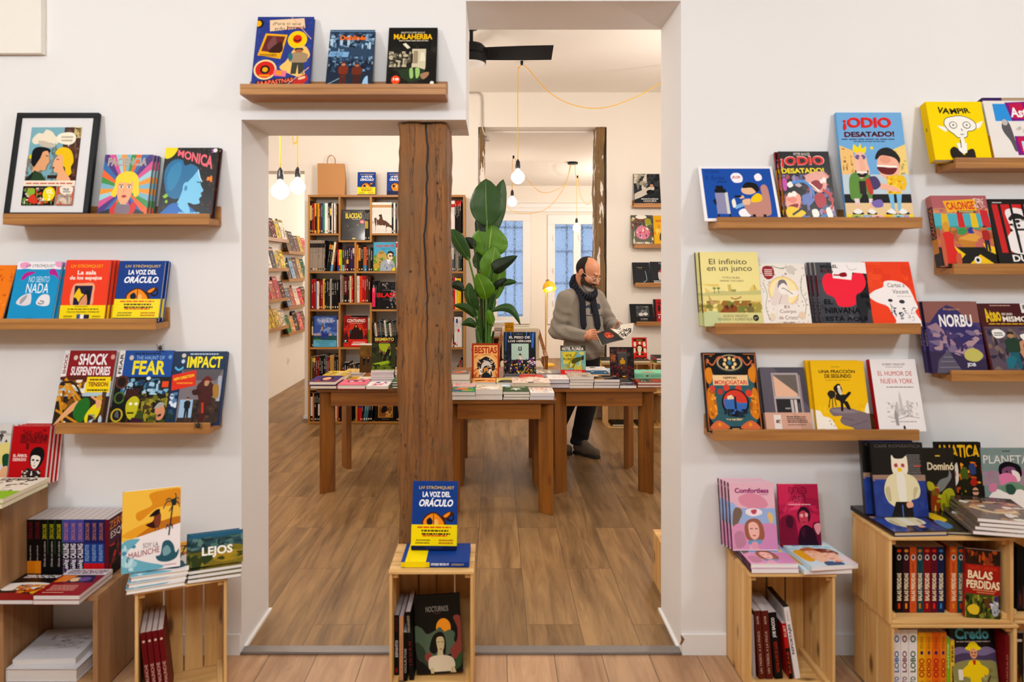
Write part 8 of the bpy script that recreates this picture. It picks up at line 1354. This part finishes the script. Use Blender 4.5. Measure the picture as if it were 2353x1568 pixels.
    leaf((1150, 655), (1187, 648), 14, G1, .3, .15, -.05, -.08, .4, (7,), (0, 3))
    leaf((1095, 732), (1042, 701), 20, G1, -.3, .14, -.06, -.12, .5, (-9,), (4, 8))
    leaf((1097, 752), (1060, 746), 20, G1, -.4, .12, -.08, -.14, .5, (-11,), (0, 8))
    leaf((1124, 716), (1196, 747), 20, G1, .4, .2, -.06, -.1, .5, (8,), (10, 22))
    leaf((1128, 722), (1136, 672), 22, G1, .6, .08, -.03, -.03, .5, (6,))
    leaf((1132, 748), (1122, 712), 20, G2, .2, .1, -.08, -.1, .5, (4,))
    for k in range(9):
        x = (-22+k*5.2)*Yp/FPX; MB().tube(catmull([(x*.55, rr.uniform(-.04, .04), .17), (x*.75, rr.uniform(-.04, .04), .24), (x*.95+rr.uniform(-.01, .01), rr.uniform(-.03, .03), .33+rr.uniform(-.04, .1))], 8), [.017-.0005*i for i in range(17)], 10).build('stem', stemm if k % 2 else stemd, root, True)
plant()
# ------------------------------------------------------------------ smooth bodies: distance fields turned into one continuous surface
class Field:
    def __init__(self, lo, hi, h):
        self.lo = np.array(lo, np.float32); self.h = h; self.n = np.ceil((np.array(hi)-np.array(lo))/h).astype(int)+1
        self.d = np.full(self.n, 1.0, np.float32)
    def _sub(self, lo, hi, pad):
        a = np.clip(np.floor((np.array(lo)-pad-self.lo)/self.h).astype(int), 0, self.n-1); b = np.clip(np.ceil((np.array(hi)+pad-self.lo)/self.h).astype(int)+1, 1, self.n)
        g = np.meshgrid(*[self.lo[i]+self.h*np.arange(a[i], b[i], dtype=np.float32) for i in range(3)], indexing='ij')
        return tuple(slice(a[i], b[i]) for i in range(3)), np.stack(g, -1)
    def _mix(self, sl, v, k):
        d = self.d[sl]
        if k > 0: hh = np.clip(.5+.5*(d-v)/k, 0, 1); self.d[sl] = d*(1-hh)+v*hh-k*hh*(1-hh)
        else: self.d[sl] = np.minimum(d, v)
    def cap(self, a, b, r0, r1=None, k=.02):
        r1 = r0 if r1 is None else r1; a, b = np.array(a, np.float32), np.array(b, np.float32); m = max(r0, r1)+k+.03
        sl, p = self._sub(np.minimum(a, b), np.maximum(a, b), m); ab = b-a; t = np.clip(((p-a)@ab)/max(1e-9, ab@ab), 0, 1)
        self._mix(sl, np.linalg.norm(p-a-t[..., None]*ab, axis=-1)-(r0+(r1-r0)*t), k); return self
    def ell(self, c, r, k=.02, rot=None):
        c, r = np.array(c, np.float32), np.array(r, np.float32); m = k+.03+(max(r)-r if rot is None else max(r))
        sl, p = self._sub(c-r, c+r, np.max(m)); q = p-c
        if rot is not None: q = q@np.array(rot, np.float32)
        k0 = np.linalg.norm(q/r, axis=-1); k1 = np.linalg.norm(q/(r*r), axis=-1)
        self._mix(sl, np.where(k1 > 1e-6, k0*(k0-1)/np.maximum(k1, 1e-6), -min(r)), k); return self
    def pts(self):
        g = np.meshgrid(*[self.lo[i]+self.h*np.arange(self.n[i], dtype=np.float32) for i in range(3)], indexing='ij'); return np.stack(g, -1)
    def mesh(self, smooth=2):
        d = self.d; s = d < 0; n = self.n; acc = np.zeros(tuple(n-1)+(3,), np.float32); cnt = np.zeros(tuple(n-1), np.float32)
        E = [((0,0,0),(1,0,0)),((0,1,0),(1,1,0)),((0,0,1),(1,0,1)),((0,1,1),(1,1,1)),((0,0,0),(0,1,0)),((1,0,0),(1,1,0)),((0,0,1),(0,1,1)),((1,0,1),(1,1,1)),((0,0,0),(0,0,1)),((1,0,0),(1,0,1)),((0,1,0),(0,1,1)),((1,1,0),(1,1,1))]
        S = lambda o: tuple(slice(o[i], n[i]-1+o[i]) for i in range(3))
        for a, b in E:
            da, db = d[S(a)], d[S(b)]; m = (da < 0) != (db < 0); t = np.where(m, da/np.where(m, da-db, 1), 0)
            acc += m[..., None]*(np.array(a, np.float32)+t[..., None]*(np.array(b, np.float32)-np.array(a, np.float32))); cnt += m
        act = cnt > 0; idx = -np.ones(act.shape, int); idx[act] = np.arange(act.sum()); ijk = np.argwhere(act)
        v = self.lo+self.h*(ijk+acc[act]/cnt[act][:, None]); F = []
        for ax in range(3):
            o = [0, 0, 0]; o[ax] = 1; sl0 = tuple(slice(0, n[i]-(1 if i == ax else 0)) for i in range(3)); sl1 = tuple(slice(o[i], n[i]) for i in range(3))
            a, b = s[sl0], s[sl1]; e = np.argwhere(a != b); u, w_ = [(1, 2), (2, 0), (0, 1)][ax]
            e = e[(e[:, u] > 0) & (e[:, w_] > 0) & (e[:, u] < n[u]-1) & (e[:, w_] < n[w_]-1)]; c = []
            for du, dw in ((-1, -1), (0, -1), (0, 0), (-1, 0)):
                q = e.copy(); q[:, u] += du; q[:, w_] += dw; c.append(idx[q[:, 0], q[:, 1], q[:, 2]])
            f = np.stack(c, 1); fl = ~a[e[:, 0], e[:, 1], e[:, 2]]; f[fl] = f[fl][:, ::-1]; F.append(f)
        F = np.concatenate(F); F = F[(F >= 0).all(1)]
        for _ in range(smooth):
            sm = np.zeros_like(v); c = np.zeros(len(v))
            for i in range(4):
                for j in (1, 3): np.add.at(sm, F[:, i], v[F[:, (i+j) % 4]]); np.add.at(c, F[:, i], 1)
            v = v*.5+.5*sm/np.maximum(c, 1)[:, None]
        return v, F
def field_obj(name, v, F, m, parent, colour=None):
    me = bpy.data.meshes.new(name); me.from_pydata(v.tolist(), [], F.tolist()); me.materials.append(m); me.polygons.foreach_set('use_smooth', [True]*len(F))
    if colour is not None:
        a = me.color_attributes.new('Col', 'FLOAT_COLOR', 'POINT'); a.data.foreach_set('color', np.concatenate([colour, np.ones((len(v), 1))], 1).astype(np.float32).ravel())
    return link(name, me, parent)
# ------------------------------------------------------------------ the man reading
def man():
    th = math.radians(35); O_ = Vector((.757, 5.98, 0)); R3 = Matrix.Rotation(th, 4, 'Z'); W_ = Matrix.Translation(O_) @ R3
    root = empty('person', 'bald bearded man in grey sweatshirt and striped scarf reading an open book', 'person', W_)
    HC = np.array((.0, -.085, 1.592)); pitch, yaw = math.radians(30), math.radians(16)
    Hm = np.array((Matrix.Rotation(yaw, 3, 'Z') @ Matrix.Rotation(pitch, 3, 'X')))
    HS = 1.1; H = lambda x, y, z: Hm@np.array((x, y, z))*HS+HC
    skin = printed('skin', .5, .45, 0, 1.0); b = skin.node_tree.nodes['Principled BSDF']; b.inputs['Subsurface Weight'].default_value = .12; b.inputs['Subsurface Radius'].default_value = (.01, .004, .002)
    # body: head, neck, trunk, arms, hands, legs in one field
    f = Field((-.46, -.55, .03), (.46, .42, 1.76), .0042)
    f.ell(H(0, .014, .03), (.083, .108, .099), 0, Hm).ell(H(0, -.03, -.045), (.064, .068, .075), .03, Hm).cap(H(0, -.07, -.098), H(0, -.074, -.092), .03, None, .02)
    f.cap(H(-.03, -.083, .026), H(.03, -.083, .026), .013, None, .018).cap(H(0, -.088, .01), H(0, -.115, -.03), .0105, .0145, .012)
    for s in (-1, 1):
        f.ell(H(s*.012, -.102, -.036), (.009, .011, .008), .008).ell(H(s*.04, -.06, -.026), (.0285, .0285, .026), .02).ell(H(s*.031, -.079, .004), (.017, .013, .0104), .006)
        f.ell(H(s*.079, .016, -.008), (.009, .022, .036), .008, Hm).ell(H(s*.083, .024, .004), (.008, .012, .022), .006, Hm)
    f.cap(H(-.017, -.09, -.064), H(.017, -.09, -.064), .0075, None, .008)
    f.cap(H(0, .03, -.05), (0, -.01, 1.44), .058, .06, .03)
    f.ell((0, -.01, 1.26), (.17, .1, .2), .04).ell((0, -.02, 1.02), (.165, .12, .2), .05).ell((0, .01, .9), (.16, .12, .12), .04)
    aR = [(-.178, .0, 1.365), (-.252, .03, 1.09), (-.195, -.245, 1.072)]; aL = [(.178, 0, 1.365), (.3, -.05, 1.13), (.165, -.31, 1.112)]
    for a in (aR, aL): f.cap(a[0], a[1], .055, .043, .03).cap(a[1], a[2], .042, .03, .02)
    f.cap((.09, 0, .9), (.06, -.02, .5), .08, .055, .03).cap((.06, -.02, .5), (.005, .045, .11), .055, .04, .02); f.cap((-.09, 0, .9), (-.1, .06, .5), .08, .055, .03).cap((-.1, .06, .5), (-.12, .25, .12), .055, .04, .02)
    f.cap((.006, .045, .1), (.018, -.06, .06), .03, .024, .02); f.cap((-.12, .25, .1), (-.11, .17, .06), .03, .024, .02)
    # right hand: palm, four fingers of different length curled round the cover, thumb on top
    f.ell((-.165, -.287, 1.072), (.022, .046, .04), .012, np.array(Matrix.Rotation(math.radians(-45), 3, 'Z'))).cap((-.195, -.245, 1.072), (-.17, -.28, 1.07), .028, .026, .02)
    for z, l, r in ((1.103, .95, .0088), (1.083, 1.06, .0092), (1.063, 1.0, .0088), (1.045, .78, .0078)):
        p0 = np.array((-.142, -.315, z)); d1 = np.array((.03, -.03, .0))*l; d2 = np.array((.03, -.002, -.004))*l; d3 = np.array((.017, .012, -.003))*l
        f.cap(p0-d1*.5, p0+d1, r*1.1, r, .004).cap(p0+d1, p0+d1+d2, r, r*.94, .003).cap(p0+d1+d2, p0+d1+d2+d3, r*.94, r*.82, .003)
    f.cap((-.175, -.262, 1.1), (-.14, -.275, 1.116), .014, .0115, .01).cap((-.14, -.275, 1.116), (-.108, -.292, 1.117), .011, .0092, .003)
    # left hand under and behind the far page
    f.ell((.152, -.285, 1.105), (.022, .046, .04), .012, np.array(Matrix.Rotation(math.radians(28), 3, 'Z')))
    for k, (l, r) in enumerate(((.95, .0088), (1.06, .0092), (1.0, .0088), (.78, .0078))):
        p0 = np.array((.146, -.322, 1.126-.02*k)); d1 = np.array((.004, -.04, -.004))*l; d2 = np.array((-.016, -.026, .0))*l; d3 = np.array((-.018, -.006, .004))*l
        f.cap(p0-d1*.4, p0+d1, r*1.1, r, .004).cap(p0+d1, p0+d1+d2, r, r*.94, .003).cap(p0+d1+d2, p0+d1+d2+d3, r*.94, r*.82, .003)
    f.cap((.15, -.28, 1.143), (.128, -.32, 1.172), .014, .011, .008).cap((.128, -.32, 1.172), (.104, -.346, 1.18), .011, .009, .003)
    v, F = f.mesh(2); col = np.tile(np.array(hx('cf8c66')[:3]), (len(v), 1))
    hl = (v-HC)@Hm/HS                                   # head coordinates
    def paint(mask, c, k=1.0): col[mask] = col[mask]*(1-k)+np.array(hx(c)[:3])*k
    head = v[:, 2] > 1.4
    paint(head & (np.abs(hl[:, 2]+.064) < .0085) & (np.abs(hl[:, 0]) < .022) & (hl[:, 1] < -.08), 'a8604e', .8)
    paint(head & (hl[:, 1] < -.1) & (hl[:, 2] < -.015) & (hl[:, 2] > -.05), 'c87860', .6)
    paint(head & (np.abs(hl[:, 0]) > .07) & (hl[:, 2] < .04), 'c87e60', .6)
    for s in (-1, 1):
        paint(head & (np.abs(hl[:, 0]-s*.031) < .016) & (np.abs(hl[:, 2]+.002) < .0026) & (hl[:, 1] < -.07), '4a2e22', .9)
        paint(head & (np.abs(hl[:, 0]-s*.033) < .021) & (np.abs(hl[:, 2]-.03+.12*abs(0)) < .0045) & (hl[:, 1] < -.07), '3a2a22', .85)
    field_obj('body', v, F, skin, root, col)
    # hair ring and beard
    g = Field((-.13, -.25, 1.42), (.13, .13, 1.76), .003); g.ell(H(0, .014, .03), (.0885, .1145, .1055), 0, Hm)
    p = (g.pts()-HC)@Hm/HS; keep = p[..., 1]*.9-p[..., 2]*.55+.006*np.sin(p[..., 0]*90)
    g.d = np.maximum(np.maximum(g.d, -(keep+.022)), -(p[..., 2]+.075)); g.d += .0006*np.sin(p[..., 2]*700+p[..., 0]*500)
    for s in (-1, 1):
        dd = np.linalg.norm((p-np.array((s*.08, .018, -.006)))/np.array((.02, .024, .034)), axis=-1)-1; g.d = np.maximum(g.d, -dd*.02)
    v, F = g.mesh(1); hairm = printed('short_hair', .85, .2, 0, 1.1); c = np.tile(np.array(hx('2e2622')[:3]), (len(v), 1)); sub(field_obj('hair', v, F, hairm, root, c), 'short dark hair round a bald crown')
    g = Field((-.13, -.25, 1.40), (.13, .1, 1.7), .003); g.ell(H(0, -.03, -.048), (.0705, .075, .080), 0, Hm).cap(H(0, -.074, -.1), H(0, -.079, -.094), .0355, None, .02).cap(H(-.024, -.094, -.054), H(.024, -.094, -.054), .0085, None, .008)
    for s in (-1, 1): g.cap(H(s*.066, -.004, .0), H(s*.06, -.02, -.06), .012, .018, .012)
    p = (g.pts()-HC)@Hm/HS; line = -.035-.35*(p[..., 1]+.02)*0-.0
    g.d = np.maximum(g.d, p[..., 2]-(np.where(np.abs(p[..., 0]) > .03, np.interp(p[..., 1], (-.08, -.03, .0, .02), (-.05, -.036, .0, .02)), -.045)))
    g.d = np.maximum(g.d, p[..., 1]-.03)
    lip = np.linalg.norm((p-np.array((0, -.1, -.0655)))/np.array((.022, .03, .007)), axis=-1)-1; g.d = np.maximum(g.d, -lip*.008)
    g.d += .0008*np.sin(p[..., 2]*600+p[..., 0]*520)
    v, F = g.mesh(1); hl = (v-HC)@Hm/HS; t = np.clip((-.078-hl[:, 2])/.02, 0, 1)[:, None]*np.clip((-.03-hl[:, 1])/.02, 0, 1)[:, None]
    c = np.array(hx('463a30')[:3])*(1-t)+np.array(hx('c4bcb2')[:3])*t; sub(field_obj('beard', v, F, hairm, root, c), 'dark beard turning grey on the chin')
    # glasses
    cl = plain('clear_frame', 'd8d0c4', .2); q = MB()
    for s in (-1, 1):
        pts = [H(s*.034+.026*math.cos(a)*(.98), -.103+.012*abs(math.cos(a))*(1 if math.cos(a)*s > 0 else .3), -.012+.02*math.sin(a)) for a in [6.2832*i/24 for i in range(25)]]
        q.tube(pts, .0022, 6)
        q.tube([H(s*.061, -.092, -.006), H(s*.074, -.05, -.0), H(s*.082, .01, .008), H(s*.083, .03, -.006)], .0021, 6)
    q.tube([H(-.009, -.106, -.008), H(0, -.118, -.004), H(.009, -.106, -.008)], .0022, 6); q.build('glasses', cl, root, True)
    # sweatshirt
    f = Field((-.48, -.42, .8), (.48, .3, 1.56), .0052)
    f.ell((0, -.01, 1.25), (.2, .13, .19), 0).ell((0, -.035, 1.05), (.192, .155, .25), .06)
    for q in (-1, 1): f.cap((q*.15, .005, 1.355), (q*.045, .0, 1.425), .07, .066, .04)
    f.cap((0, 0, 1.40), (0, -.02, 1.455), .082, .07, .03); f.ell((0, -.02, .9), (.2, .158, .1), .03)
    for a in (aR, aL):
        w2 = np.array(a[2])+(np.array(a[1])-np.array(a[2]))*.06; e_ = np.array(a[1]); f.cap(a[0], e_, .08, .066, .035).cap(e_, w2, .068, .05, .02); u_ = (w2-e_)/np.linalg.norm(w2-e_); f.cap(w2-u_*.045, w2-u_*.004, .045, .042, .004)
    p = f.pts(); ax = np.abs(p[..., 0]); arm = np.clip((ax-.15)/.06, 0, 1); q_ = p[..., 2]+.35*p[..., 1]*np.sign(p[..., 0])
    fold = np.sin(q_*74+p[..., 0]*10+2.2*np.sin(p[..., 1]*17+p[..., 0]*9)); fold = np.sign(fold)*np.abs(fold)**.6
    low = np.clip((1.16-p[..., 2])/.12, 0, 1)*(1-arm); f.d += .0045*fold*arm*np.clip((1.34-p[..., 2])/.12, .15, 1)+.008*np.sin(p[..., 2]*46+5*np.sin(p[..., 0]*7+1)+p[..., 0]*12)*low
    f.d += .0035*np.sin((p[..., 0]*1.3+p[..., 2])*30+2*np.sin(p[..., 2]*12))*np.clip((p[..., 2]-1.1)/.1, 0, 1)*(1-arm)
    hem = np.clip((.91-p[..., 2])/.02, 0, 1); f.d += .007*hem+.0016*hem*np.sin(np.arctan2(p[..., 1], p[..., 0])*130)
    f.d = np.maximum(f.d, .848-p[..., 2]+.006*np.sin(p[..., 0]*12))
    v, F = f.mesh(1)
    m, nt, b, mk = nodes('grey_sweatshirt'); nz = mk('ShaderNodeTexNoise'); nz.inputs['Scale'].default_value = 520; nz.inputs['Detail'].default_value = 3; cr = mk('ShaderNodeValToRGB'); cr.color_ramp.elements[0].color = hx('7a7063'); cr.color_ramp.elements[1].color = hx('988d7d'); cr.color_ramp.elements[0].position = .3; cr.color_ramp.elements[1].position = .7
    tc = mk('ShaderNodeTexCoord'); nt.links.new(tc.outputs['Object'], nz.inputs['Vector']); nt.links.new(nz.outputs['Fac'], cr.inputs['Fac']); nt.links.new(cr.outputs['Color'], b.inputs['Base Color']); b.inputs['Roughness'].default_value = .95; b.inputs['Sheen Weight'].default_value = .2
    sw = field_obj('sweatshirt', v, F, m, root)
    tree = BVHTree.FromPolygons([Vector(q) for q in v.tolist()], [tuple(q) for q in F.tolist()])
    def onto(x, z, off=.002, ang=0.0, rad=.6):
        d = Vector((math.sin(ang), math.cos(ang), 0)); o = Vector((x, 0, z))-d*rad; h = tree.ray_cast(o, d)
        return (h[0]-d*off) if h[0] else Vector((x, -.15, z))
    # chest print: a winged fish over a trident
    def decal(polys):
        bm = bmesh.new()
        for pl in polys:
            vs = [bm.verts.new((x, 0, z)) for x, z in pl]; bm.faces.new(vs)
        bmesh.ops.triangulate(bm, faces=bm.faces); 
        for _ in range(3): bmesh.ops.subdivide_edges(bm, edges=[e for e in bm.edges if e.calc_length() > .012], cuts=1, use_grid_fill=True)
        bmesh.ops.triangulate(bm, faces=bm.faces)
        for q in bm.verts: q.co = onto(q.co.x, q.co.z, .0025)
        me = bpy.data.meshes.new('chest_print'); bm.to_mesh(me); bm.free(); me.materials.append(plain('navy_ink', '26303e', .9)); return sub(link('chest_print', me, sw), 'navy flying fish and trident print')
    cx, cz = .022, 1.298; S = lambda pts: [(cx+x*1.08, cz+z*1.08) for x, z in pts]
    decal([S([tuple(q) for q in catmull([(-.075, .012), (-.03, -.018), (.03, -.022), (.088, -.012), (.1, .004), (.085, .022), (.03, .026), (-.03, .022)], 4, True)]), S([(-.07, .01), (-.105, .02), (-.112, -.012), (-.06, -.002)]), S([tuple(q) for q in catmull([(-.085, .088), (-.02, .08), (.02, .052), (.02, .026), (-.03, .04)], 4, True)]), S([(-.04, -.012), (-.058, -.052), (-.03, -.05), (-.012, -.02)]),
        S([(-.1, -.06), (.088, -.066), (.088, -.072), (-.1, -.066)]), S([(.086, -.048), (.094, -.048), (.094, -.09), (.086, -.09)]), S([(.092, -.048), (.108, -.05), (.108, -.056), (.092, -.054)]), S([(.092, -.066), (.108, -.067), (.108, -.073), (.092, -.072)]), S([(.092, -.084), (.108, -.084), (.108, -.09), (.092, -.09)])])
    # scarf
    scm = printed('knit_scarf', .95, .15); q = MB(); ring = []
    N = 96
    for i in range(N+1):
        a = -1.9+i/N*2*math.pi*1.04; ring.append((.1*math.sin(a)*(1+.02*math.sin(5*a)), -.03+.1*-math.cos(a), 1.452-.072*math.cos(a)+.008*math.sin(a*2)))
    sc = ['22242e', '22242e', '4a4a52']
    q.tube(ring, .036, 12, cols=[sc[i % 3] for i in range(N)], flat=.62)
    ring2 = [(x*.9, y*.9-.0, z+.026+.012*y/.1) for x, y, z in ring]; q.tube(ring2, .027, 12, cols=[sc[i % 3] for i in range(N)], flat=.7)
    def tail(xa, xb, za, zb, ph):
        n = 80; v0 = []
        for i in range(n+1):
            s = i/n; x = xa+(xb-xa)*s; z = za+(zb-za)*s; pnt = onto(x, z, .016+.004*math.sin(s*9+ph)); v0.append(pnt)
        q.tube(v0, [.034-.012*(i > n*.9)*(i-n*.9)/(n*.1)*1.4 for i in range(n+1)], 12, cols=[sc[i % 3] for i in range(n)], flat=.36, up=(1, 0, 0))
    tail(-.088, -.122, 1.45, 1.115, 0); tail(.024, .012, 1.40, 1.11, 2)
    q.build('scarf', scm, root, True)
    # trousers and shoes
    f = Field((-.3, -.26, .06), (.28, .42, 1.0), .0055)
    f.ell((0, .0, .88), (.18, .135, .1), 0).cap((.088, -.005, .86), (.06, -.03, .5), .098, .085, .02).cap((.06, -.03, .5), (.008, .04, .11), .085, .074, .02).cap((-.088, .0, .86), (-.1, .055, .5), .098, .085, .02).cap((-.1, .055, .5), (-.12, .245, .125), .085, .072, .02)
    p = f.pts(); f.d += .004*np.sin(p[..., 2]*60+2*np.sin(p[..., 0]*20))*np.clip((.3-p[..., 2])/.2, 0, 1); f.d = np.maximum(f.d, .085-p[..., 2])
    v, F = f.mesh(2); field_obj('trousers', v, F, plain('dark_jeans', '191a22', .9), root)
    for (hx_, hy_, tx, ty, lift) in ((.0, .09, .03, -.195, 0), (-.125, .31, -.085, .035, .0)):
        d = Vector((tx-hx_, ty-hy_, 0)).normalized(); L_ = (Vector((tx, ty, 0))-Vector((hx_, hy_, 0))).length; n_ = Vector((-d.y, d.x, 0)); c0 = Vector((hx_, hy_, 0))
        A = lambda s, w_, z: tuple(c0+d*(s*L_)+n_*w_+Vector((0, 0, z)))
        f = Field((min(hx_, tx)-.08, min(hy_, ty)-.08, .012), (max(hx_, tx)+.08, max(hy_, ty)+.08, .16), .0042)
        f.cap(A(.14, 0, .055), A(.5, 0, .055), .04, .044, 0).cap(A(.5, 0, .05), A(.86, .004, .045), .046, .036, .02).cap(A(.18, 0, .06), A(.3, 0, .11), .04, .042, .02).cap(A(.3, 0, .11), A(.62, 0, .07), .036, .034, .02)
        f.d = np.maximum(f.d, .016-f.pts()[..., 2]); v, F = f.mesh(2)
        sh_ = field_obj('shoe', v, F, plain('taupe_suede', '6a5c4c', .85), root)
        so = MB(); out = [tuple(q_) for q_ in catmull([(.0, 0), (.05, .036), (.4, .036), (.72, .046), (.95, .03), (1.0, 0), (.95, -.03), (.7, -.04), (.4, -.034), (.05, -.036)], 4, True)]
        so.prism([Vector(A(s, w_, .001)) for s, w_ in out], (0, 0, .022)); bevel(so.build('shoe_sole', plain('dark_rubber', '2a2622', .7), sh_), .004)
        lc = MB()
        for k in range(4):
            s = .46+.09*k; z = .118-.014*k; lc.tube(catmull([A(s, .03, z-.018), A(s+.02, 0, z+.002), A(s+.04, -.03, z-.018)], 5), .0028, 6)
        lc.build('shoe_lace', plain('pale_lace', '3a342e', .9), sh_)
    return W_
MANW = man()
# the open book in his hands (a thing of its own)
def open_book():
    root = empty('open_book', 'open softcover book with black cover and red oval held by the man', 'book', Matrix.Identity(4))
    def patch(nm, c00, c10, c11, c01, bulge, th, col, ops, colb=None, n=14, both=False):
        """c00 spine-top..., bilinear patch with bulge; art on its outer side"""
        b = MB(); c00, c10, c11, c01, bl = map(Vector, (c00, c10, c11, c01, bulge))
        S = lambda u, v: c00*(1-u)*(1-v)+c10*u*(1-v)+c11*u*v+c01*(1-u)*v+bl*(math.sin(math.pi*u))
        nrm = (c10-c00).cross(c01-c00).normalized()
        g = [[S(i/n, j/4) for j in range(5)] for i in range(n+1)]
        for i in range(n):
            for j in range(4):
                b.poly([g[i][j], g[i+1][j], g[i+1][j+1], g[i][j+1]], col); b.poly([g[i][j+1]+nrm*th, g[i+1][j+1]+nrm*th, g[i+1][j]+nrm*th, g[i][j]+nrm*th], colb or col)
            b.poly([g[i][0], g[i][0]+nrm*th, g[i+1][0]+nrm*th, g[i+1][0]], 'e8e0d4'); b.poly([g[i][4], g[i+1][4], g[i+1][4]+nrm*th, g[i][4]+nrm*th], 'e8e0d4')
        for i in (0, n):
            for j in range(4): b.poly([g[i][j], g[i][j+1], g[i][j+1]+nrm*th, g[i][j]+nrm*th], 'e8e0d4')
        if ops: Art(b, lambda u, v, k: S(u/100, v/100)-nrm*(.0006+6e-5*k), 2).run(ops)
        if both: Art(b, lambda u, v, k: S(u/100, v/100)+nrm*(th+.0006+6e-5*k), 2).run(ops)
        return b.build(nm, M['matte'] if both else M['gloss'], root)
    A1, A2, A3, A4 = P(1371, 767, 5.60), P(1402, 757.5, 5.70), P(1434, 780.5, 5.62), P(1384, 794, 5.50)
    patch('cover', A1, A2, A3, A4, (0, -.004, .006), .006, '17161a', 'c 4a484c 1 6,90 94,90;c 4a484c 1 94,90 94,20;e 56 42 23 26 b8401c;n 38 24 74 60 16 6 3 e8884a,8a2a14,f0b080,5a1c10', 'ece4d8')
    B1, B2 = P(1426, 747, 5.78), P(1456, 743.5, 5.70)
    dr = 'n 4 6 74 94 40 10 4 241f1c,4a4440,241f1c,8a847c,1c1a18;l e8e0d4 3 40,4 40,96;l e8e0d4 3 4,50 76,50'
    patch('page_block', A3+Vector((.002, .012, .004)), B2, B1, A2+Vector((.004, .014, .004)), (.02, -.004, -.02), .0075, 'ece6dc', dr, 'e4dccf', both=True)
open_book()
